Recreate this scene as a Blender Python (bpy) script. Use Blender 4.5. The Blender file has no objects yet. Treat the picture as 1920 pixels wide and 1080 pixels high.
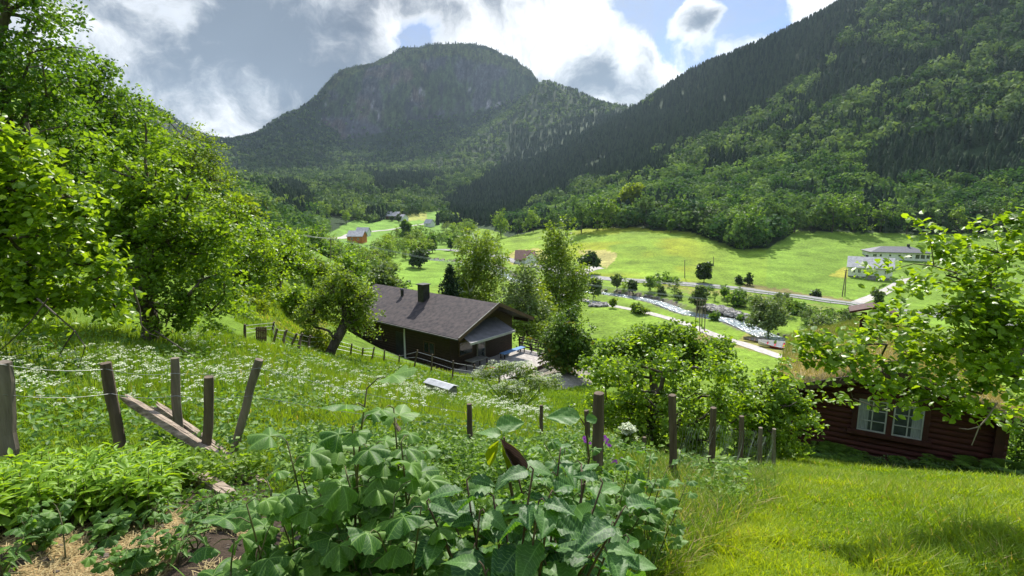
import bpy, math, random
import numpy as np
R = math.radians
sc = bpy.context.scene
COL = sc.collection

# ------------------------------------------------------------------ camera
F = 1000.0 / 1920.0            # focal length in image widths
PITCH = R(9.37)
cam_d = bpy.data.cameras.new("camera")
cam_d.sensor_width = 36.0
cam_d.lens = 36.0 * F
cam_d.clip_start = 0.05
cam_d.clip_end = 20000.0
cam = bpy.data.objects.new("camera", cam_d)
COL.objects.link(cam)
cam.location = (0, 0, 0)
cam.rotation_euler = (R(90) - PITCH, 0, 0)
sc.camera = cam
sc.render.resolution_x, sc.render.resolution_y = 1024, 576

# ------------------------------------------------------------------ light and sky
SUN_EL, SUN_AZ = R(46), R(10)          # azimuth measured from +Y towards +X
sun_d = bpy.data.lights.new("sun", 'SUN')
sun_d.energy = 5.0
sun_d.angle = R(0.53)
sun_d.color = (1.0, 0.95, 0.86)
sun = bpy.data.objects.new("sun", sun_d)
COL.objects.link(sun)
sun.rotation_euler = (R(90) - SUN_EL, 0, math.pi - SUN_AZ)

w = bpy.data.worlds.new("World")
sc.world = w
w.use_nodes = True
nt = w.node_tree
nt.nodes.clear()
def N(t, **k):
    n = nt.nodes.new(t)
    for a, b in k.items():
        setattr(n, a, b)
    return n
L = lambda a, b: nt.links.new(a, b)
def MATH(op, a, b=None, c=None, clamp=False):
    n = N('ShaderNodeMath', operation=op, use_clamp=clamp)
    for i, v in enumerate((a, b, c)):
        if v is None: continue
        if isinstance(v, (int, float)): n.inputs[i].default_value = v
        else: L(v, n.inputs[i])
    return n.outputs[0]
def SMOOTH(x, lo, hi):
    n = N('ShaderNodeMapRange', interpolation_type='SMOOTHSTEP', clamp=True)
    L(x, n.inputs[0]); n.inputs[1].default_value = lo; n.inputs[2].default_value = hi
    return n.outputs[0]
def MIXC(f, a, b):
    n = N('ShaderNodeMix', data_type='RGBA')
    if isinstance(f, (int, float)): n.inputs[0].default_value = f
    else: L(f, n.inputs[0])
    for s, v in ((6, a), (7, b)):
        if isinstance(v, tuple): n.inputs[s].default_value = v + (1,)
        else: L(v, n.inputs[s])
    return n.outputs[2]
out = N('ShaderNodeOutputWorld'); bg = N('ShaderNodeBackground')
sky = N('ShaderNodeTexSky', sky_type='NISHITA')
sky.sun_disc = False
sky.sun_elevation = SUN_EL
sky.sun_rotation = SUN_AZ
sky.altitude = 100; sky.air_density = 1.0; sky.dust_density = 0.6; sky.ozone_density = 1.6
tc = N('ShaderNodeTexCoord')
sep = N('ShaderNodeSeparateXYZ'); L(tc.outputs['Generated'], sep.inputs[0])
zz = MATH('ADD', MATH('MAXIMUM', sep.outputs[2], 0.0), 0.10)
cb = N('ShaderNodeCombineXYZ')
L(MATH('DIVIDE', sep.outputs[0], zz), cb.inputs[0]); L(MATH('DIVIDE', sep.outputs[1], zz), cb.inputs[1])
def dirv(px, py):
    u, v = (px - 960) / 1000, (540 - py) / 1000
    d = np.array([u, math.cos(PITCH) + v * math.sin(PITCH), -math.sin(PITCH) + v * math.cos(PITCH)])
    return d / np.linalg.norm(d)
def noise(vec, scale, detail, rough, off=(0, 0, 0), dist=0.0):
    m = N('ShaderNodeMapping'); L(vec, m.inputs[0]); m.inputs['Location'].default_value = off
    n = N('ShaderNodeTexNoise'); L(m.outputs[0], n.inputs['Vector'])
    n.inputs['Scale'].default_value = scale; n.inputs['Detail'].default_value = detail
    n.inputs['Roughness'].default_value = rough; n.inputs['Distortion'].default_value = dist
    return n.outputs[0]
warp = N('ShaderNodeTexNoise'); L(tc.outputs['Generated'], warp.inputs['Vector'])
warp.inputs['Scale'].default_value = 9.0; warp.inputs['Detail'].default_value = 5
ws = N('ShaderNodeVectorMath', operation='SCALE'); L(warp.outputs['Color'], ws.inputs[0]); ws.inputs['Scale'].default_value = 0.10
wa = N('ShaderNodeVectorMath', operation='ADD'); L(tc.outputs['Generated'], wa.inputs[0]); L(ws.outputs[0], wa.inputs[1])
def blob(px, py, rad, amp, acc, soft=0.45):
    d = dirv(px, py) + 0.05
    dn = N('ShaderNodeVectorMath', operation='DISTANCE'); L(wa.outputs[0], dn.inputs[0]); dn.inputs[1].default_value = tuple(d)
    n = N('ShaderNodeMapRange', interpolation_type='SMOOTHSTEP', clamp=True)
    L(dn.outputs['Value'], n.inputs[0])
    n.inputs[1].default_value = rad; n.inputs[2].default_value = rad * soft
    n.inputs[3].default_value = 0; n.inputs[4].default_value = amp
    return MATH('ADD', acc, n.outputs[0]) if acc is not None else n.outputs[0]
big = noise(cb.outputs[0], 0.62, 9, 0.60, (3.1, 1.7, 0), 0.4)
fine = noise(wa.outputs[0], 6.0, 9, 0.62, (0.4, 2.2, 5.0), 0.2)
cov = MATH('ADD', MATH('MULTIPLY', big, 0.45), MATH('MULTIPLY', fine, 0.55))
acc = None
for b in [(350, 130, .50, .22), (560, 80, .26, .14), (180, 60, .5, .08), (830, 40, .24, .10), (960, 70, .20, .12), (1130, 130, .15, .24), (1310, 40, .06, .40),
          (1060, 60, .16, .08), (1250, 150, .13, .30), (1400, 90, .07, .22), (960, -20, .22, .10), (1500, 10, .07, .30)]:
    acc = blob(*b, acc, 0.1)
neg = None
for b in [(755, 100, .085, .24), (780, 55, .07, .12), (610, 155, .045, .14), (1400, 25, .13, .18), (1210, 55, .13, .14), (310, 5, .10, .20), (1280, 100, .07, .10), (1460, 60, .08, .10)]:
    neg = blob(*b, neg, 0.1)
cov = MATH('SUBTRACT', MATH('ADD', cov, acc), neg)
alpha = SMOOTH(cov, 0.52, 0.63)
dk = None
for b in [(430, 60, .26, .13), (590, 50, .20, .16), (690, 60, .09, .10), (500, 130, .16, .08), (250, 210, .20, .06), (870, 0, .16, .14), (1110, 140, .06, .20), (1210, 170, .07, .14), (380, 210, .18, .10), (1310, 52, .04, .10)]:
    dk = blob(*b, dk, 0.1)
lt = None
for b in [(722, 60, .06, .20), (880, 80, .12, .12), (1050, 60, .10, .10), (250, 60, .14, .07), (460, 200, .10, .10), (1170, 120, .05, .15), (1290, 130, .08, .10)]:
    lt = blob(*b, lt, 0.1)
shade_n = noise(wa.outputs[0], 5.0, 9, 0.64, (1.4, 0.3, 2.0), 0.5)
sx = MATH('SUBTRACT', MATH('ADD', shade_n, dk), lt)
sx2 = MATH('ADD', MATH('MULTIPLY', sx, 0.72), MATH('MULTIPLY', noise(wa.outputs[0], 13.0, 7, 0.6, (4.0, 1.3, 2.0), 0.3), 0.30))
dark = MATH('MULTIPLY', SMOOTH(sx2, 0.40, 0.69), SMOOTH(cov, 0.52, 0.70), clamp=True)
cloudc = MIXC(dark, (5.0, 5.05, 5.1), (0.58, 0.74, 1.0))
skm = N('ShaderNodeMix', data_type='RGBA', blend_type='MULTIPLY'); skm.inputs[0].default_value = 1
L(sky.outputs[0], skm.inputs[6]); skm.inputs[7].default_value = (0.27, 0.33, 0.47, 1)
veil = SMOOTH(noise(wa.outputs[0], 4.0, 9, 0.66, (7.0, 1.0, 0.4), 0.5), 0.26, 0.62)
vz = MIXC(MATH('MULTIPLY', veil, 0.85), skm.outputs[2], (1.75, 1.98, 2.35))
allc = MIXC(alpha, vz, cloudc)
# sky above the frame is scaled brighter with height, added as fill light
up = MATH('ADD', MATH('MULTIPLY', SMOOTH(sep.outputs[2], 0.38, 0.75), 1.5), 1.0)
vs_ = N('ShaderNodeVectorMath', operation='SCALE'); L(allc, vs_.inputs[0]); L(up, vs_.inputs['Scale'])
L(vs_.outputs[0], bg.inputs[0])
bg.inputs[1].default_value = 0.14
L(bg.outputs[0], out.inputs[0])

sc.view_settings.view_transform = 'Standard'
sc.view_settings.look = 'None'
sc.view_settings.exposure = 0.86
sc.view_settings.gamma = 1
sc.view_settings.use_curve_mapping = False
try:
    sc.cycles.use_adaptive_sampling = True
    sc.cycles.max_bounces = 6; sc.cycles.diffuse_bounces = 3; sc.cycles.transmission_bounces = 4
    sc.cycles.glossy_bounces = 2; sc.cycles.volume_bounces = 0
    sc.cycles.sample_clamp_indirect = 6
    sc.cycles.use_denoising = True
except Exception:
    pass

# ------------------------------------------------------------------ helpers
rng = np.random.default_rng(7)
CP, SP = math.cos(PITCH), math.sin(PITCH)
def ray(px, py):
    u, v = (px - 960) / 1000, (540 - py) / 1000
    d = np.array([u, CP + v * SP, -SP + v * CP])
    return d / d[1]
def P(px, py, Y):
    return ray(px, py) * Y
def proj(p):
    p = np.asarray(p, float)
    x, y, z = p[..., 0], p[..., 1], p[..., 2]
    dep = np.maximum(y * CP - z * SP, 1e-3)
    up = y * SP + z * CP
    return 960 + 1000 * x / dep, 540 - 1000 * up / dep
def in_poly(px, py, poly):
    px = np.asarray(px); py = np.asarray(py)
    ins = np.zeros(px.shape, bool)
    n = len(poly)
    for i in range(n):
        x1, y1 = poly[i]; x2, y2 = poly[(i + 1) % n]
        if y1 == y2: continue
        c = ((y1 > py) != (y2 > py)) & (px < (x2 - x1) * (py - y1) / (y2 - y1) + x1)
        ins ^= c
    return ins
def hash2(ix, iy, s):
    h = (ix.astype(np.int64) * 374761393 + iy.astype(np.int64) * 668265263 + s * 1442695041) & 0xffffffff
    h = ((h ^ (h >> 13)) * 1274126177) & 0xffffffff
    return ((h ^ (h >> 16)) & 0xffff) / 65535.0
def vnoise(x, y, s=0):
    ix, iy = np.floor(x), np.floor(y)
    fx, fy = x - ix, y - iy
    fx = fx * fx * (3 - 2 * fx); fy = fy * fy * (3 - 2 * fy)
    a = hash2(ix, iy, s); b = hash2(ix + 1, iy, s); c = hash2(ix, iy + 1, s); d = hash2(ix + 1, iy + 1, s)
    return (a * (1 - fx) + b * fx) * (1 - fy) + (c * (1 - fx) + d * fx) * fy
def fbm(x, y, s=0, o=4):
    t, a, n = 0, 0.5, 0
    for i in range(o):
        t = t + a * vnoise(x * 2 ** i, y * 2 ** i, s + i); n += a; a *= 0.5
    return t / n
def sstep(x, a, b):
    t = np.clip((x - a) / (b - a), 0, 1)
    return t * t * (3 - 2 * t)

def tag(o, label=None, cat=None, group=None, kind=None):
    if label: o["label"] = label
    if cat: o["category"] = cat
    if group: o["group"] = group
    if kind: o["kind"] = kind
    return o
def empty(name, loc, label=None, cat=None, group=None, rz=0.0):
    o = bpy.data.objects.new(name, None)
    COL.objects.link(o)
    o.location = tuple(float(v) for v in loc); o.rotation_euler = (0, 0, rz)
    o.empty_display_size = 0.2
    return tag(o, label, cat, group)
def build(name, V, Fs, mat, parent=None, rnd=None, smooth=False, col=None, uv=None, origin=None):
    V = np.asarray(V, dtype=np.float64)
    if parent is not None and origin is None:
        origin = np.array(parent.location) + (np.array(parent.parent.location) if parent.parent else 0)
    if origin is None: origin = np.zeros(3)
    V = V - np.asarray(origin)
    if not isinstance(Fs, (list, tuple)): Fs = [Fs]
    Fs = [np.asarray(f, dtype=np.int32) for f in Fs if len(f)]
    me = bpy.data.meshes.new(name)
    me.vertices.add(len(V)); me.vertices.foreach_set('co', V.astype(np.float32).ravel())
    loops = np.concatenate([f.ravel() for f in Fs])
    tot = np.concatenate([np.full(len(f), f.shape[1], np.int32) for f in Fs])
    me.loops.add(len(loops)); me.loops.foreach_set('vertex_index', loops)
    me.polygons.add(len(tot))
    me.polygons.foreach_set('loop_start', np.concatenate([[0], np.cumsum(tot)[:-1]]).astype(np.int32))
    me.polygons.foreach_set('use_smooth', np.full(len(tot), bool(smooth)))
    if rnd is not None:
        a = me.attributes.new('rnd', 'FLOAT', 'POINT'); a.data.foreach_set('value', np.asarray(rnd, np.float32))
    if col is not None:
        a = me.color_attributes.new('Col', 'FLOAT_COLOR', 'POINT')
        c = np.concatenate([col, np.ones((len(col), 1))], 1).astype(np.float32); a.data.foreach_set('color', c.ravel())
    if uv is not None:
        u = me.uv_layers.new(name='UVMap'); u.data.foreach_set('uv', np.asarray(uv, np.float32)[loops].ravel())
    me.materials.append(mat)
    me.update(calc_edges=True)
    me.validate()
    o = bpy.data.objects.new(name, me)
    COL.objects.link(o)
    if parent is None:
        o.location = tuple(float(v) for v in origin)
    else:
        o.parent = parent
    return o

class MB:
    """collects geometry that becomes ONE mesh object"""
    def __init__(s): s.V = []; s.F = {3: [], 4: []}; s.r = []; s.uv = []; s.n = 0
    def add(s, V, Fs, rnd=None, uv=None):
        V = np.asarray(V, float)
        if not isinstance(Fs, (list, tuple)): Fs = [Fs]
        for f in Fs:
            f = np.asarray(f, int)
            if len(f): s.F[f.shape[1]].append(f + s.n)
        s.V.append(V)
        s.r.append(np.broadcast_to(np.asarray(0.5 if rnd is None else rnd, float), (len(V),)))
        s.uv.append(np.zeros((len(V), 2)) if uv is None else np.asarray(uv, float))
        s.n += len(V)
        return s
    def box(s, c, size, ax=None, rnd=None):
        c = np.asarray(c, float); h = np.asarray(size, float) / 2
        ax = np.eye(3) if ax is None else np.asarray(ax, float)
        k = np.array([[-1, -1, -1], [1, -1, -1], [1, 1, -1], [-1, 1, -1], [-1, -1, 1], [1, -1, 1], [1, 1, 1], [-1, 1, 1]]) * h
        return s.add(c + k @ ax, np.array([[0, 3, 2, 1], [4, 5, 6, 7], [0, 1, 5, 4], [1, 2, 6, 5], [2, 3, 7, 6], [3, 0, 4, 7]]), rnd)
    def beam(s, a, b, wd, ht, up=(0, 0, 1), rnd=None):
        a = np.asarray(a, float); b = np.asarray(b, float)
        d = b - a; Ln = np.linalg.norm(d); d = d / Ln
        up = np.asarray(up, float); sd = np.cross(d, up)
        if np.linalg.norm(sd) < 1e-4: sd = np.cross(d, (1, 0, 0))
        sd /= np.linalg.norm(sd); u2 = np.cross(sd, d)
        return s.box((a + b) / 2, (Ln, wd, ht), np.array([d, sd, u2]), rnd)
    def tube(s, pts, rad, n=8, cap=True, rnd=None):
        pts = np.asarray(pts, float); rad = np.broadcast_to(np.asarray(rad, float), (len(pts),))
        m = len(pts); T = np.gradient(pts, axis=0); T /= np.linalg.norm(T, axis=1)[:, None] + 1e-9
        ref = np.array([0, 0, 1.]) if abs(T[0][2]) < 0.8 else np.array([1., 0, 0])
        Vs = []
        for i in range(m):
            a = np.cross(T[i], ref); a /= np.linalg.norm(a) + 1e-9; b = np.cross(T[i], a)
            ang = np.arange(n) * 2 * math.pi / n
            Vs.append(pts[i] + rad[i] * (np.cos(ang)[:, None] * a + np.sin(ang)[:, None] * b))
        V = np.concatenate(Vs)
        i, j = np.meshgrid(np.arange(m - 1), np.arange(n), indexing='ij')
        i = i.ravel(); j = j.ravel(); j2 = (j + 1) % n
        Q = np.stack([i * n + j, (i + 1) * n + j, (i + 1) * n + j2, i * n + j2], 1)
        Fs = [Q]
        if cap:
            V = np.concatenate([V, pts[:1], pts[-1:]])
            k = np.arange(n); k2 = (k + 1) % n
            Fs.append(np.concatenate([np.stack([np.full(n, m * n), k, k2], 1), np.stack([np.full(n, m * n + 1), (m - 1) * n + k2, (m - 1) * n + k], 1)]))
        return s.add(V, Fs, rnd)
    def prism(s, poly, ext, rnd=None):
        """extrude a planar polygon (list of 3-D points) by the vector ext"""
        p = np.asarray(poly, float); n = len(p); V = np.concatenate([p, p + np.asarray(ext, float)])
        tri = np.array([[0, i + 1, i + 2] for i in range(n - 2)])
        k = np.arange(n); k2 = (k + 1) % n
        return s.add(V, [np.concatenate([tri, tri[:, ::-1] + n]), np.stack([k, k2, k2 + n, k + n], 1)], rnd)
    def build(s, name, mat, parent=None, smooth=False, uv=False, origin=None):
        V = np.concatenate(s.V)
        Fs = [np.concatenate(s.F[k]) for k in (3, 4) if s.F[k]]
        return build(name, V, Fs, mat, parent, np.concatenate(s.r), smooth, None, np.concatenate(s.uv) if uv else None, origin)

# ------------------------------------------------------------------ materials
def newmat(name):
    m = bpy.data.materials.new(name); m.use_nodes = True
    t = m.node_tree; b = t.nodes['Principled BSDF']
    return m, t, b
def mat_plain(name, c1, c2=None, scale=4.0, rough=0.8, bump=0.0, stretch=(1, 1, 1), spec=0.3, detail=5, metal=0.0, contrast=(0.35, 0.65), use_rnd=False):
    m, t, b = newmat(name)
    b.inputs['Roughness'].default_value = rough; b.inputs['Specular IOR Level'].default_value = spec; b.inputs['Metallic'].default_value = metal
    if c2 is None:
        b.inputs['Base Color'].default_value = tuple(c1) + (1,); 
    tcn = t.nodes.new('ShaderNodeTexCoord'); mp = t.nodes.new('ShaderNodeMapping'); mp.inputs['Scale'].default_value = stretch
    t.links.new(tcn.outputs['Object'], mp.inputs[0])
    n = t.nodes.new('ShaderNodeTexNoise'); n.inputs['Scale'].default_value = scale; n.inputs['Detail'].default_value = detail; n.inputs['Roughness'].default_value = 0.6
    t.links.new(mp.outputs[0], n.inputs['Vector'])
    if c2 is not None:
        r = t.nodes.new('ShaderNodeValToRGB')
        r.color_ramp.elements[0].position = contrast[0]; r.color_ramp.elements[0].color = tuple(c1) + (1,)
        r.color_ramp.elements[1].position = contrast[1]; r.color_ramp.elements[1].color = tuple(c2) + (1,)
        src = n.outputs[0]
        if use_rnd:
            at = t.nodes.new('ShaderNodeAttribute'); at.attribute_name = 'rnd'
            ad = t.nodes.new('ShaderNodeMath'); ad.operation = 'MULTIPLY_ADD'; ad.inputs[1].default_value = 0.6; 
            t.links.new(at.outputs['Fac'], ad.inputs[0]); 
            sb = t.nodes.new('ShaderNodeMath'); sb.operation = 'SUBTRACT'; sb.inputs[1].default_value = 0.3
            t.links.new(n.outputs[0], sb.inputs[0]); t.links.new(sb.outputs[0], ad.inputs[2]); src = ad.outputs[0]
        t.links.new(src, r.inputs[0]); t.links.new(r.outputs[0], b.inputs['Base Color'])
    if bump:
        bp = t.nodes.new('ShaderNodeBump'); bp.inputs['Strength'].default_value = bump; bp.inputs['Distance'].default_value = 0.02
        t.links.new(n.outputs[0], bp.inputs['Height']); t.links.new(bp.outputs[0], b.inputs['Normal'])
    return m
def mat_leaf(name, c1, c2, tr=0.42, tmul=(1.5, 1.45, 0.6), rough=0.5, spec=0.25, vein=False, c3=None):
    """leaf surface: colour varies leaf by leaf (rnd), light also passes through"""
    m, t, b = newmat(name)
    at = t.nodes.new('ShaderNodeAttribute'); at.attribute_name = 'rnd'
    r = t.nodes.new('ShaderNodeValToRGB')
    r.color_ramp.elements[0].position = 0.1; r.color_ramp.elements[0].color = tuple(c1) + (1,)
    r.color_ramp.elements[1].position = 0.85; r.color_ramp.elements[1].color = tuple(c2) + (1,)
    if c3:
        e = r.color_ramp.elements.new(0.985); e.color = tuple(c3) + (1,)
    t.links.new(at.outputs['Fac'], r.inputs[0])
    src = r.outputs[0]
    if vein:
        uvn = t.nodes.new('ShaderNodeUVMap'); sp = t.nodes.new('ShaderNodeSeparateXYZ'); t.links.new(uvn.outputs[0], sp.inputs[0])
        def M(op, a, bb):
            n = t.nodes.new('ShaderNodeMath'); n.operation = op
            for i, v in enumerate((a, bb)):
                if v is None: continue
                if isinstance(v, (int, float)): n.inputs[i].default_value = v
                else: t.links.new(v, n.inputs[i])
            return n.outputs[0]
        au = M('ABSOLUTE', sp.outputs[0], None)
        if vein == 'palm':
            fr_ = M('ABSOLUTE', M('SUBTRACT', M('FRACT', M('ADD', M('MULTIPLY', sp.outputs[0], 3.02), 10.5), None), 0.5), None)
            main = M('LESS_THAN', M('MULTIPLY', fr_, sp.outputs[1]), 0.020)
            sub_ = M('LESS_THAN', M('ABSOLUTE', M('SUBTRACT', M('FRACT', M('MULTIPLY', M('SUBTRACT', sp.outputs[1], M('MULTIPLY', fr_, 0.7)), 6.0), None), 0.5), None), 0.07)
            pal = M('MAXIMUM', main, M('MULTIPLY', sub_, 0.6))
        ph = M('FRACT', M('MULTIPLY', M('SUBTRACT', sp.outputs[1], M('MULTIPLY', au, 0.45)), 11.0), None)
        v1 = M('LESS_THAN', M('ABSOLUTE', M('SUBTRACT', ph, 0.5), None), 0.07)
        v2 = M('LESS_THAN', au, 0.018)
        vv = M('MAXIMUM', v1, v2)
        if vein == 'palm': vv = pal
        mx = t.nodes.new('ShaderNodeMix'); mx.data_type = 'RGBA'
        t.links.new(M('MULTIPLY', vv, 0.6), mx.inputs[0]); t.links.new(src, mx.inputs[6]); mx.inputs[7].default_value = (c2[0] * 2.0, c2[1] * 1.7, c2[2] * 2.6, 1)
        src = mx.outputs[2]
    t.links.new(src, b.inputs['Base Color'])
    b.inputs['Roughness'].default_value = rough; b.inputs['Specular IOR Level'].default_value = spec
    mu = t.nodes.new('ShaderNodeMix'); mu.data_type = 'RGBA'; mu.blend_type = 'MULTIPLY'; mu.inputs[0].default_value = 1
    t.links.new(src, mu.inputs[6]); mu.inputs[7].default_value = tuple(tmul) + (1,)
    tr_n = t.nodes.new('ShaderNodeBsdfTranslucent'); t.links.new(mu.outputs[2], tr_n.inputs[0])
    mix = t.nodes.new('ShaderNodeMixShader'); mix.inputs[0].default_value = tr
    t.links.new(b.outputs[0], mix.inputs[1]); t.links.new(tr_n.outputs[0], mix.inputs[2])
    t.links.new(mix.outputs[0], t.nodes['Material Output'].inputs[0])
    return m

# ------------------------------------------------------------------ the shape of the land
# control points: (x, y, z) or pixel-and-depth sightings turned into points
CT = []
def cp(px, py, Y): CT.append(P(px, py, Y))
def cx(x, y, z): CT.append(np.array([x, y, z], float))
# under and around the viewer
for a in range(-180, 181, 30):
    cx(0.6 * math.sin(R(a)), 0.6 * math.cos(R(a)), -1.62 + 0.12 * -math.cos(R(a)))
for px, Y in ((0, 2.3), (400, 2.3), (960, 2.2), (1500, 2.2), (1920, 2.3)): cx((px - 960) / 900 * Y, Y, -1.66 - 0.0002 * max(px - 900, 0))
cx(-3.9, 4.5, -2.25); cx(-2.6, 4.5, -2.38); cx(-0.5, 4.6, -2.5); cx(0.9, 4.6, -2.6); cx(1.5, 4.8, -2.7); cx(2.1, 5.5, -3.08); cx(3.4, 5.0, -2.95); cx(5.2, 5.2, -3.1)
cx(3.2, 7.2, -3.95); cx(4.7, 9.8, -5.1); cx(6.5, 8.5, -4.8); cx(9.0, 9.5, -5.2)
cx(-8, 4, -1.7); cx(-16, 5, -0.6); cx(9, 4, -2.6); cx(18, 5, -4.0)
cp(1490, 858, 14.2); cp(1700, 880, 13.0); cp(1885, 895, 12.0); cx(9, 16, -8.3); cx(16, 14, -8.2); cx(5, 18, -9.0)
# the meadow slope
cp(275, 640, 14); cp(0, 605, 13.5); cp(100, 640, 11.5); cp(400, 660, 14.5); cp(600, 690, 19); cp(826, 748, 20); cp(430, 610, 20)
cx(0, 8, -3.8); cx(-4, 9, -3.5); cx(0, 14, -5.9); cx(3, 14, -6.6); cx(-9, 8, -2.4)
cp(600, 665, 27); cp(700, 680, 28.5); cp(870, 716, 29.5); cx(2.5, 28, -10.9); cx(9, 28, -12.2); cx(18, 26, -12.8); cx(32, 26, -13.5)
# cabin shelf and the lawn beside it
cx(-3.4, 34, -11.3); cx(-9, 40, -11.3); cx(1, 37, -11.4); cx(-12.5, 44, -11.2); cx(-5, 46, -11.9); cx(4, 40, -11.9)
cp(560, 610, 33); cp(600, 640, 30); cp(520, 532, 38); cp(570, 560, 46); cp(480, 560, 30)
cx(4, 55, -16.5); cx(16, 50, -19); cx(30, 50, -21); cx(50, 55, -24); cx(-6, 62, -17.5); cx(10, 75, -23.5); cx(-20, 62, -16)
# valley floor
for x, y in ((12, 95), (40, 90), (75, 85), (0, 120), (25, 125), (60, 115), (100, 110), (140, 130), (-15, 150), (30, 165), (80, 165), (140, 165), (-25, 190), (200, 150), (300, 190)):
    cx(x, y, -26.0)
cx(-45, 150, -23); cx(-50, 200, -24.5); cx(10, 210, -25.5); cx(-10, 250, -26)
cp(1200, 500, 192); cp(1450, 500, 190); cp(1640, 522, 177); cp(1850, 520, 170)
cp(1200, 455, 235); cp(1000, 455, 300); cp(930, 457, 310); cp(1100, 432, 275); cp(1300, 432, 262); cp(1420, 468, 226); cp(1550, 440, 245); cp(1700, 437, 248); cp(1850, 437, 250); cp(1680, 470, 215); cp(1920, 470, 215)
# valley floor further up the valley
cp(860, 470, 290); cp(780, 520, 183); cp(700, 470, 270); cp(650, 447, 380); cp(735, 412, 500); cp(790, 425, 460); cp(850, 440, 430); cp(820, 400, 560); cp(640, 490, 210)
# left hillside
cp(480, 410, 330); cp(560, 420, 360); cp(620, 425, 400); cp(500, 455, 240); cp(430, 380, 330); cp(560, 385, 480); cp(680, 385, 620); cp(450, 360, 480)
cx(-28, 30, -1.5); cx(-40, 60, 2); cx(-60, 100, 3); cx(-30, 80, -8); cx(-30, 115, -17); cx(-120, 250, -6); cx(-200, 250, 40); cx(-50, 25, 10); cx(-100, 60, 34)
# right mountain slope
cp(1300, 395, 330); cp(1500, 380, 320); cp(1700, 390, 300); cp(1900, 390, 290); cp(1100, 400, 400); cp(1000, 418, 430)
cp(1900, 250, 390); cp(1700, 270, 410); cp(1500, 290, 440); cp(1300, 320, 470); cp(1920, 100, 520); cp(1750, 130, 560); cp(1600, 150, 640); cp(1500, 200, 600); cp(1350, 250, 640)
cp(1200, 330, 560); cp(1100, 355, 600); cp(1000, 385, 640); cp(900, 410, 600)
cp(1920, -60, 680); cp(1750, -40, 780); cp(1600, 4, 900); cp(1450, 74, 1000); cp(1300, 134, 1120); cp(1215, 196, 1250)
for k in range(24):
    f_ = k / 23; rp = np.array([(1750, -42, 780), (1600, 2, 900), (1530, 38, 950), (1450, 72, 1000), (1370, 104, 1060), (1300, 134, 1120), (1250, 168, 1190), (1215, 194, 1250)], float)
    px, py, Y = (np.interp(f_ * 7, np.arange(8), rp[:, j]) for j in range(3)); cp(px, py, Y); q = P(px, py, Y); cx(q[0] * 1.1, q[1] * 1.1, q[2] * 0.85)
cp(1920, -130, 760); cp(1800, -110, 830)
cp(1400, 150, 850); cp(1250, 215, 980); cp(1180, 240, 1050); cp(1100, 260, 1100)
cp(1150, 300, 800); cp(1050, 330, 850); cp(950, 370, 800); cp(870, 395, 760)
# behind that ridge it falls away
cx(720, 1150, 330); cx(540, 1250, 190); cx(420, 1400, 160); cx(380, 1500, 150)
# lit shoulder in front of the peak
cp(1020, 150, 1750); cp(1080, 168, 1700); cp(1150, 194, 1650); cp(1200, 201, 1620); cp(985, 200, 1650); cp(960, 250, 1480); cp(1060, 220, 1500); cp(1000, 290, 1250)
cx(130, 2000, 330); cx(330, 1950, 250)
# the peak: rim, cliff foot, apron
rim = np.array([(420, 279, 1750), (460, 262, 1800), (500, 243, 1850), (530, 226, 1930), (560, 207, 2000), (605, 178, 2080), (612, 160, 2100), (625, 148, 2130), (660, 125, 2170), (700, 111, 2220), (750, 98, 2260), (800, 87, 2300), (850, 80, 2330), (880, 81, 2330), (905, 87, 2330), (930, 96, 2300), (960, 107, 2280), (985, 122, 2230), (1005, 145, 2200)], float)
tq = np.linspace(0, len(rim) - 1, 40)
for q0 in tq:
    px, py, Y = (np.interp(q0, np.arange(len(rim)), rim[:, k]) for k in range(3))
    cp(px, py, Y)
    q = P(px, py, Y); cx(q[0] * 1.09, q[1] * 1.09, q[2] * 0.80)
    if int(q0 * 2) % 3 == 0: cx(q[0] * 1.35, q[1] * 1.35, q[2] * 0.25)
for px, py, Y in ((640, 240, 2010), (720, 240, 2030), (800, 215, 2080), (880, 215, 2090), (950, 190, 2100), (620, 190, 2060), (990, 175, 2120), (700, 262, 1960), (560, 245, 1850)):
    cp(px, py, Y)
for px, py, Y in ((660, 160, 2110), (710, 140, 2150), (760, 128, 2190), (810, 115, 2220), (860, 110, 2250), (905, 112, 2250), (940, 125, 2230), (970, 140, 2190)): cp(px, py, Y)
cp(450, 310, 1300); cp(550, 310, 1350); cp(700, 305, 1400); cp(850, 290, 1400); cp(930, 300, 1350); cp(650, 340, 1000); cp(800, 345, 1000); cp(450, 345, 900); cp(740, 362, 780); cp(850, 370, 850)
# dark far hill seen between the trees at the left
cp(280, 200, 1500); cp(320, 222, 1500); cp(360, 262, 1450); cp(150, 190, 1500); cp(300, 330, 1100); cp(0, 200, 1400)
# all round the viewer
for a, zs in ((-70, (2, 26, 260)), (-100, (1, 30, 250)), (-140, (2, 34, 250)), (180, (3, 36, 260)), (-180, (3, 36, 260)), (140, (1, 24, 240)), (105, (-3, 5, 200)), (75, (-4.5, -14, 160))):
    for rr, z in zip((12, 90, 800), zs):
        cx(rr * math.sin(R(a)), rr * math.cos(R(a)), z)
    cx(4200 * math.sin(R(a)), 4200 * math.cos(R(a)), 300)
for a in (-50, -30, -10, 10, 30, 50): cx(4300 * math.sin(R(a)), 4300 * math.cos(R(a)), 90)
CT = np.array(CT)
def feat(x, y):
    r = np.hypot(x, y) + 1e-6
    return np.arctan2(x, y) * 1.9, np.log(r + 3.0), r
fa, fl, fr = feat(CT[:, 0], CT[:, 1])
tw = CT[:, 2] / (fr + 8.0)
EPS = 0.02
def kern(d2): return np.sqrt(d2 + EPS ** 2)
A = kern((fa[:, None] - fa) ** 2 + (fl[:, None] - fl) ** 2)
n_ = len(CT)
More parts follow.
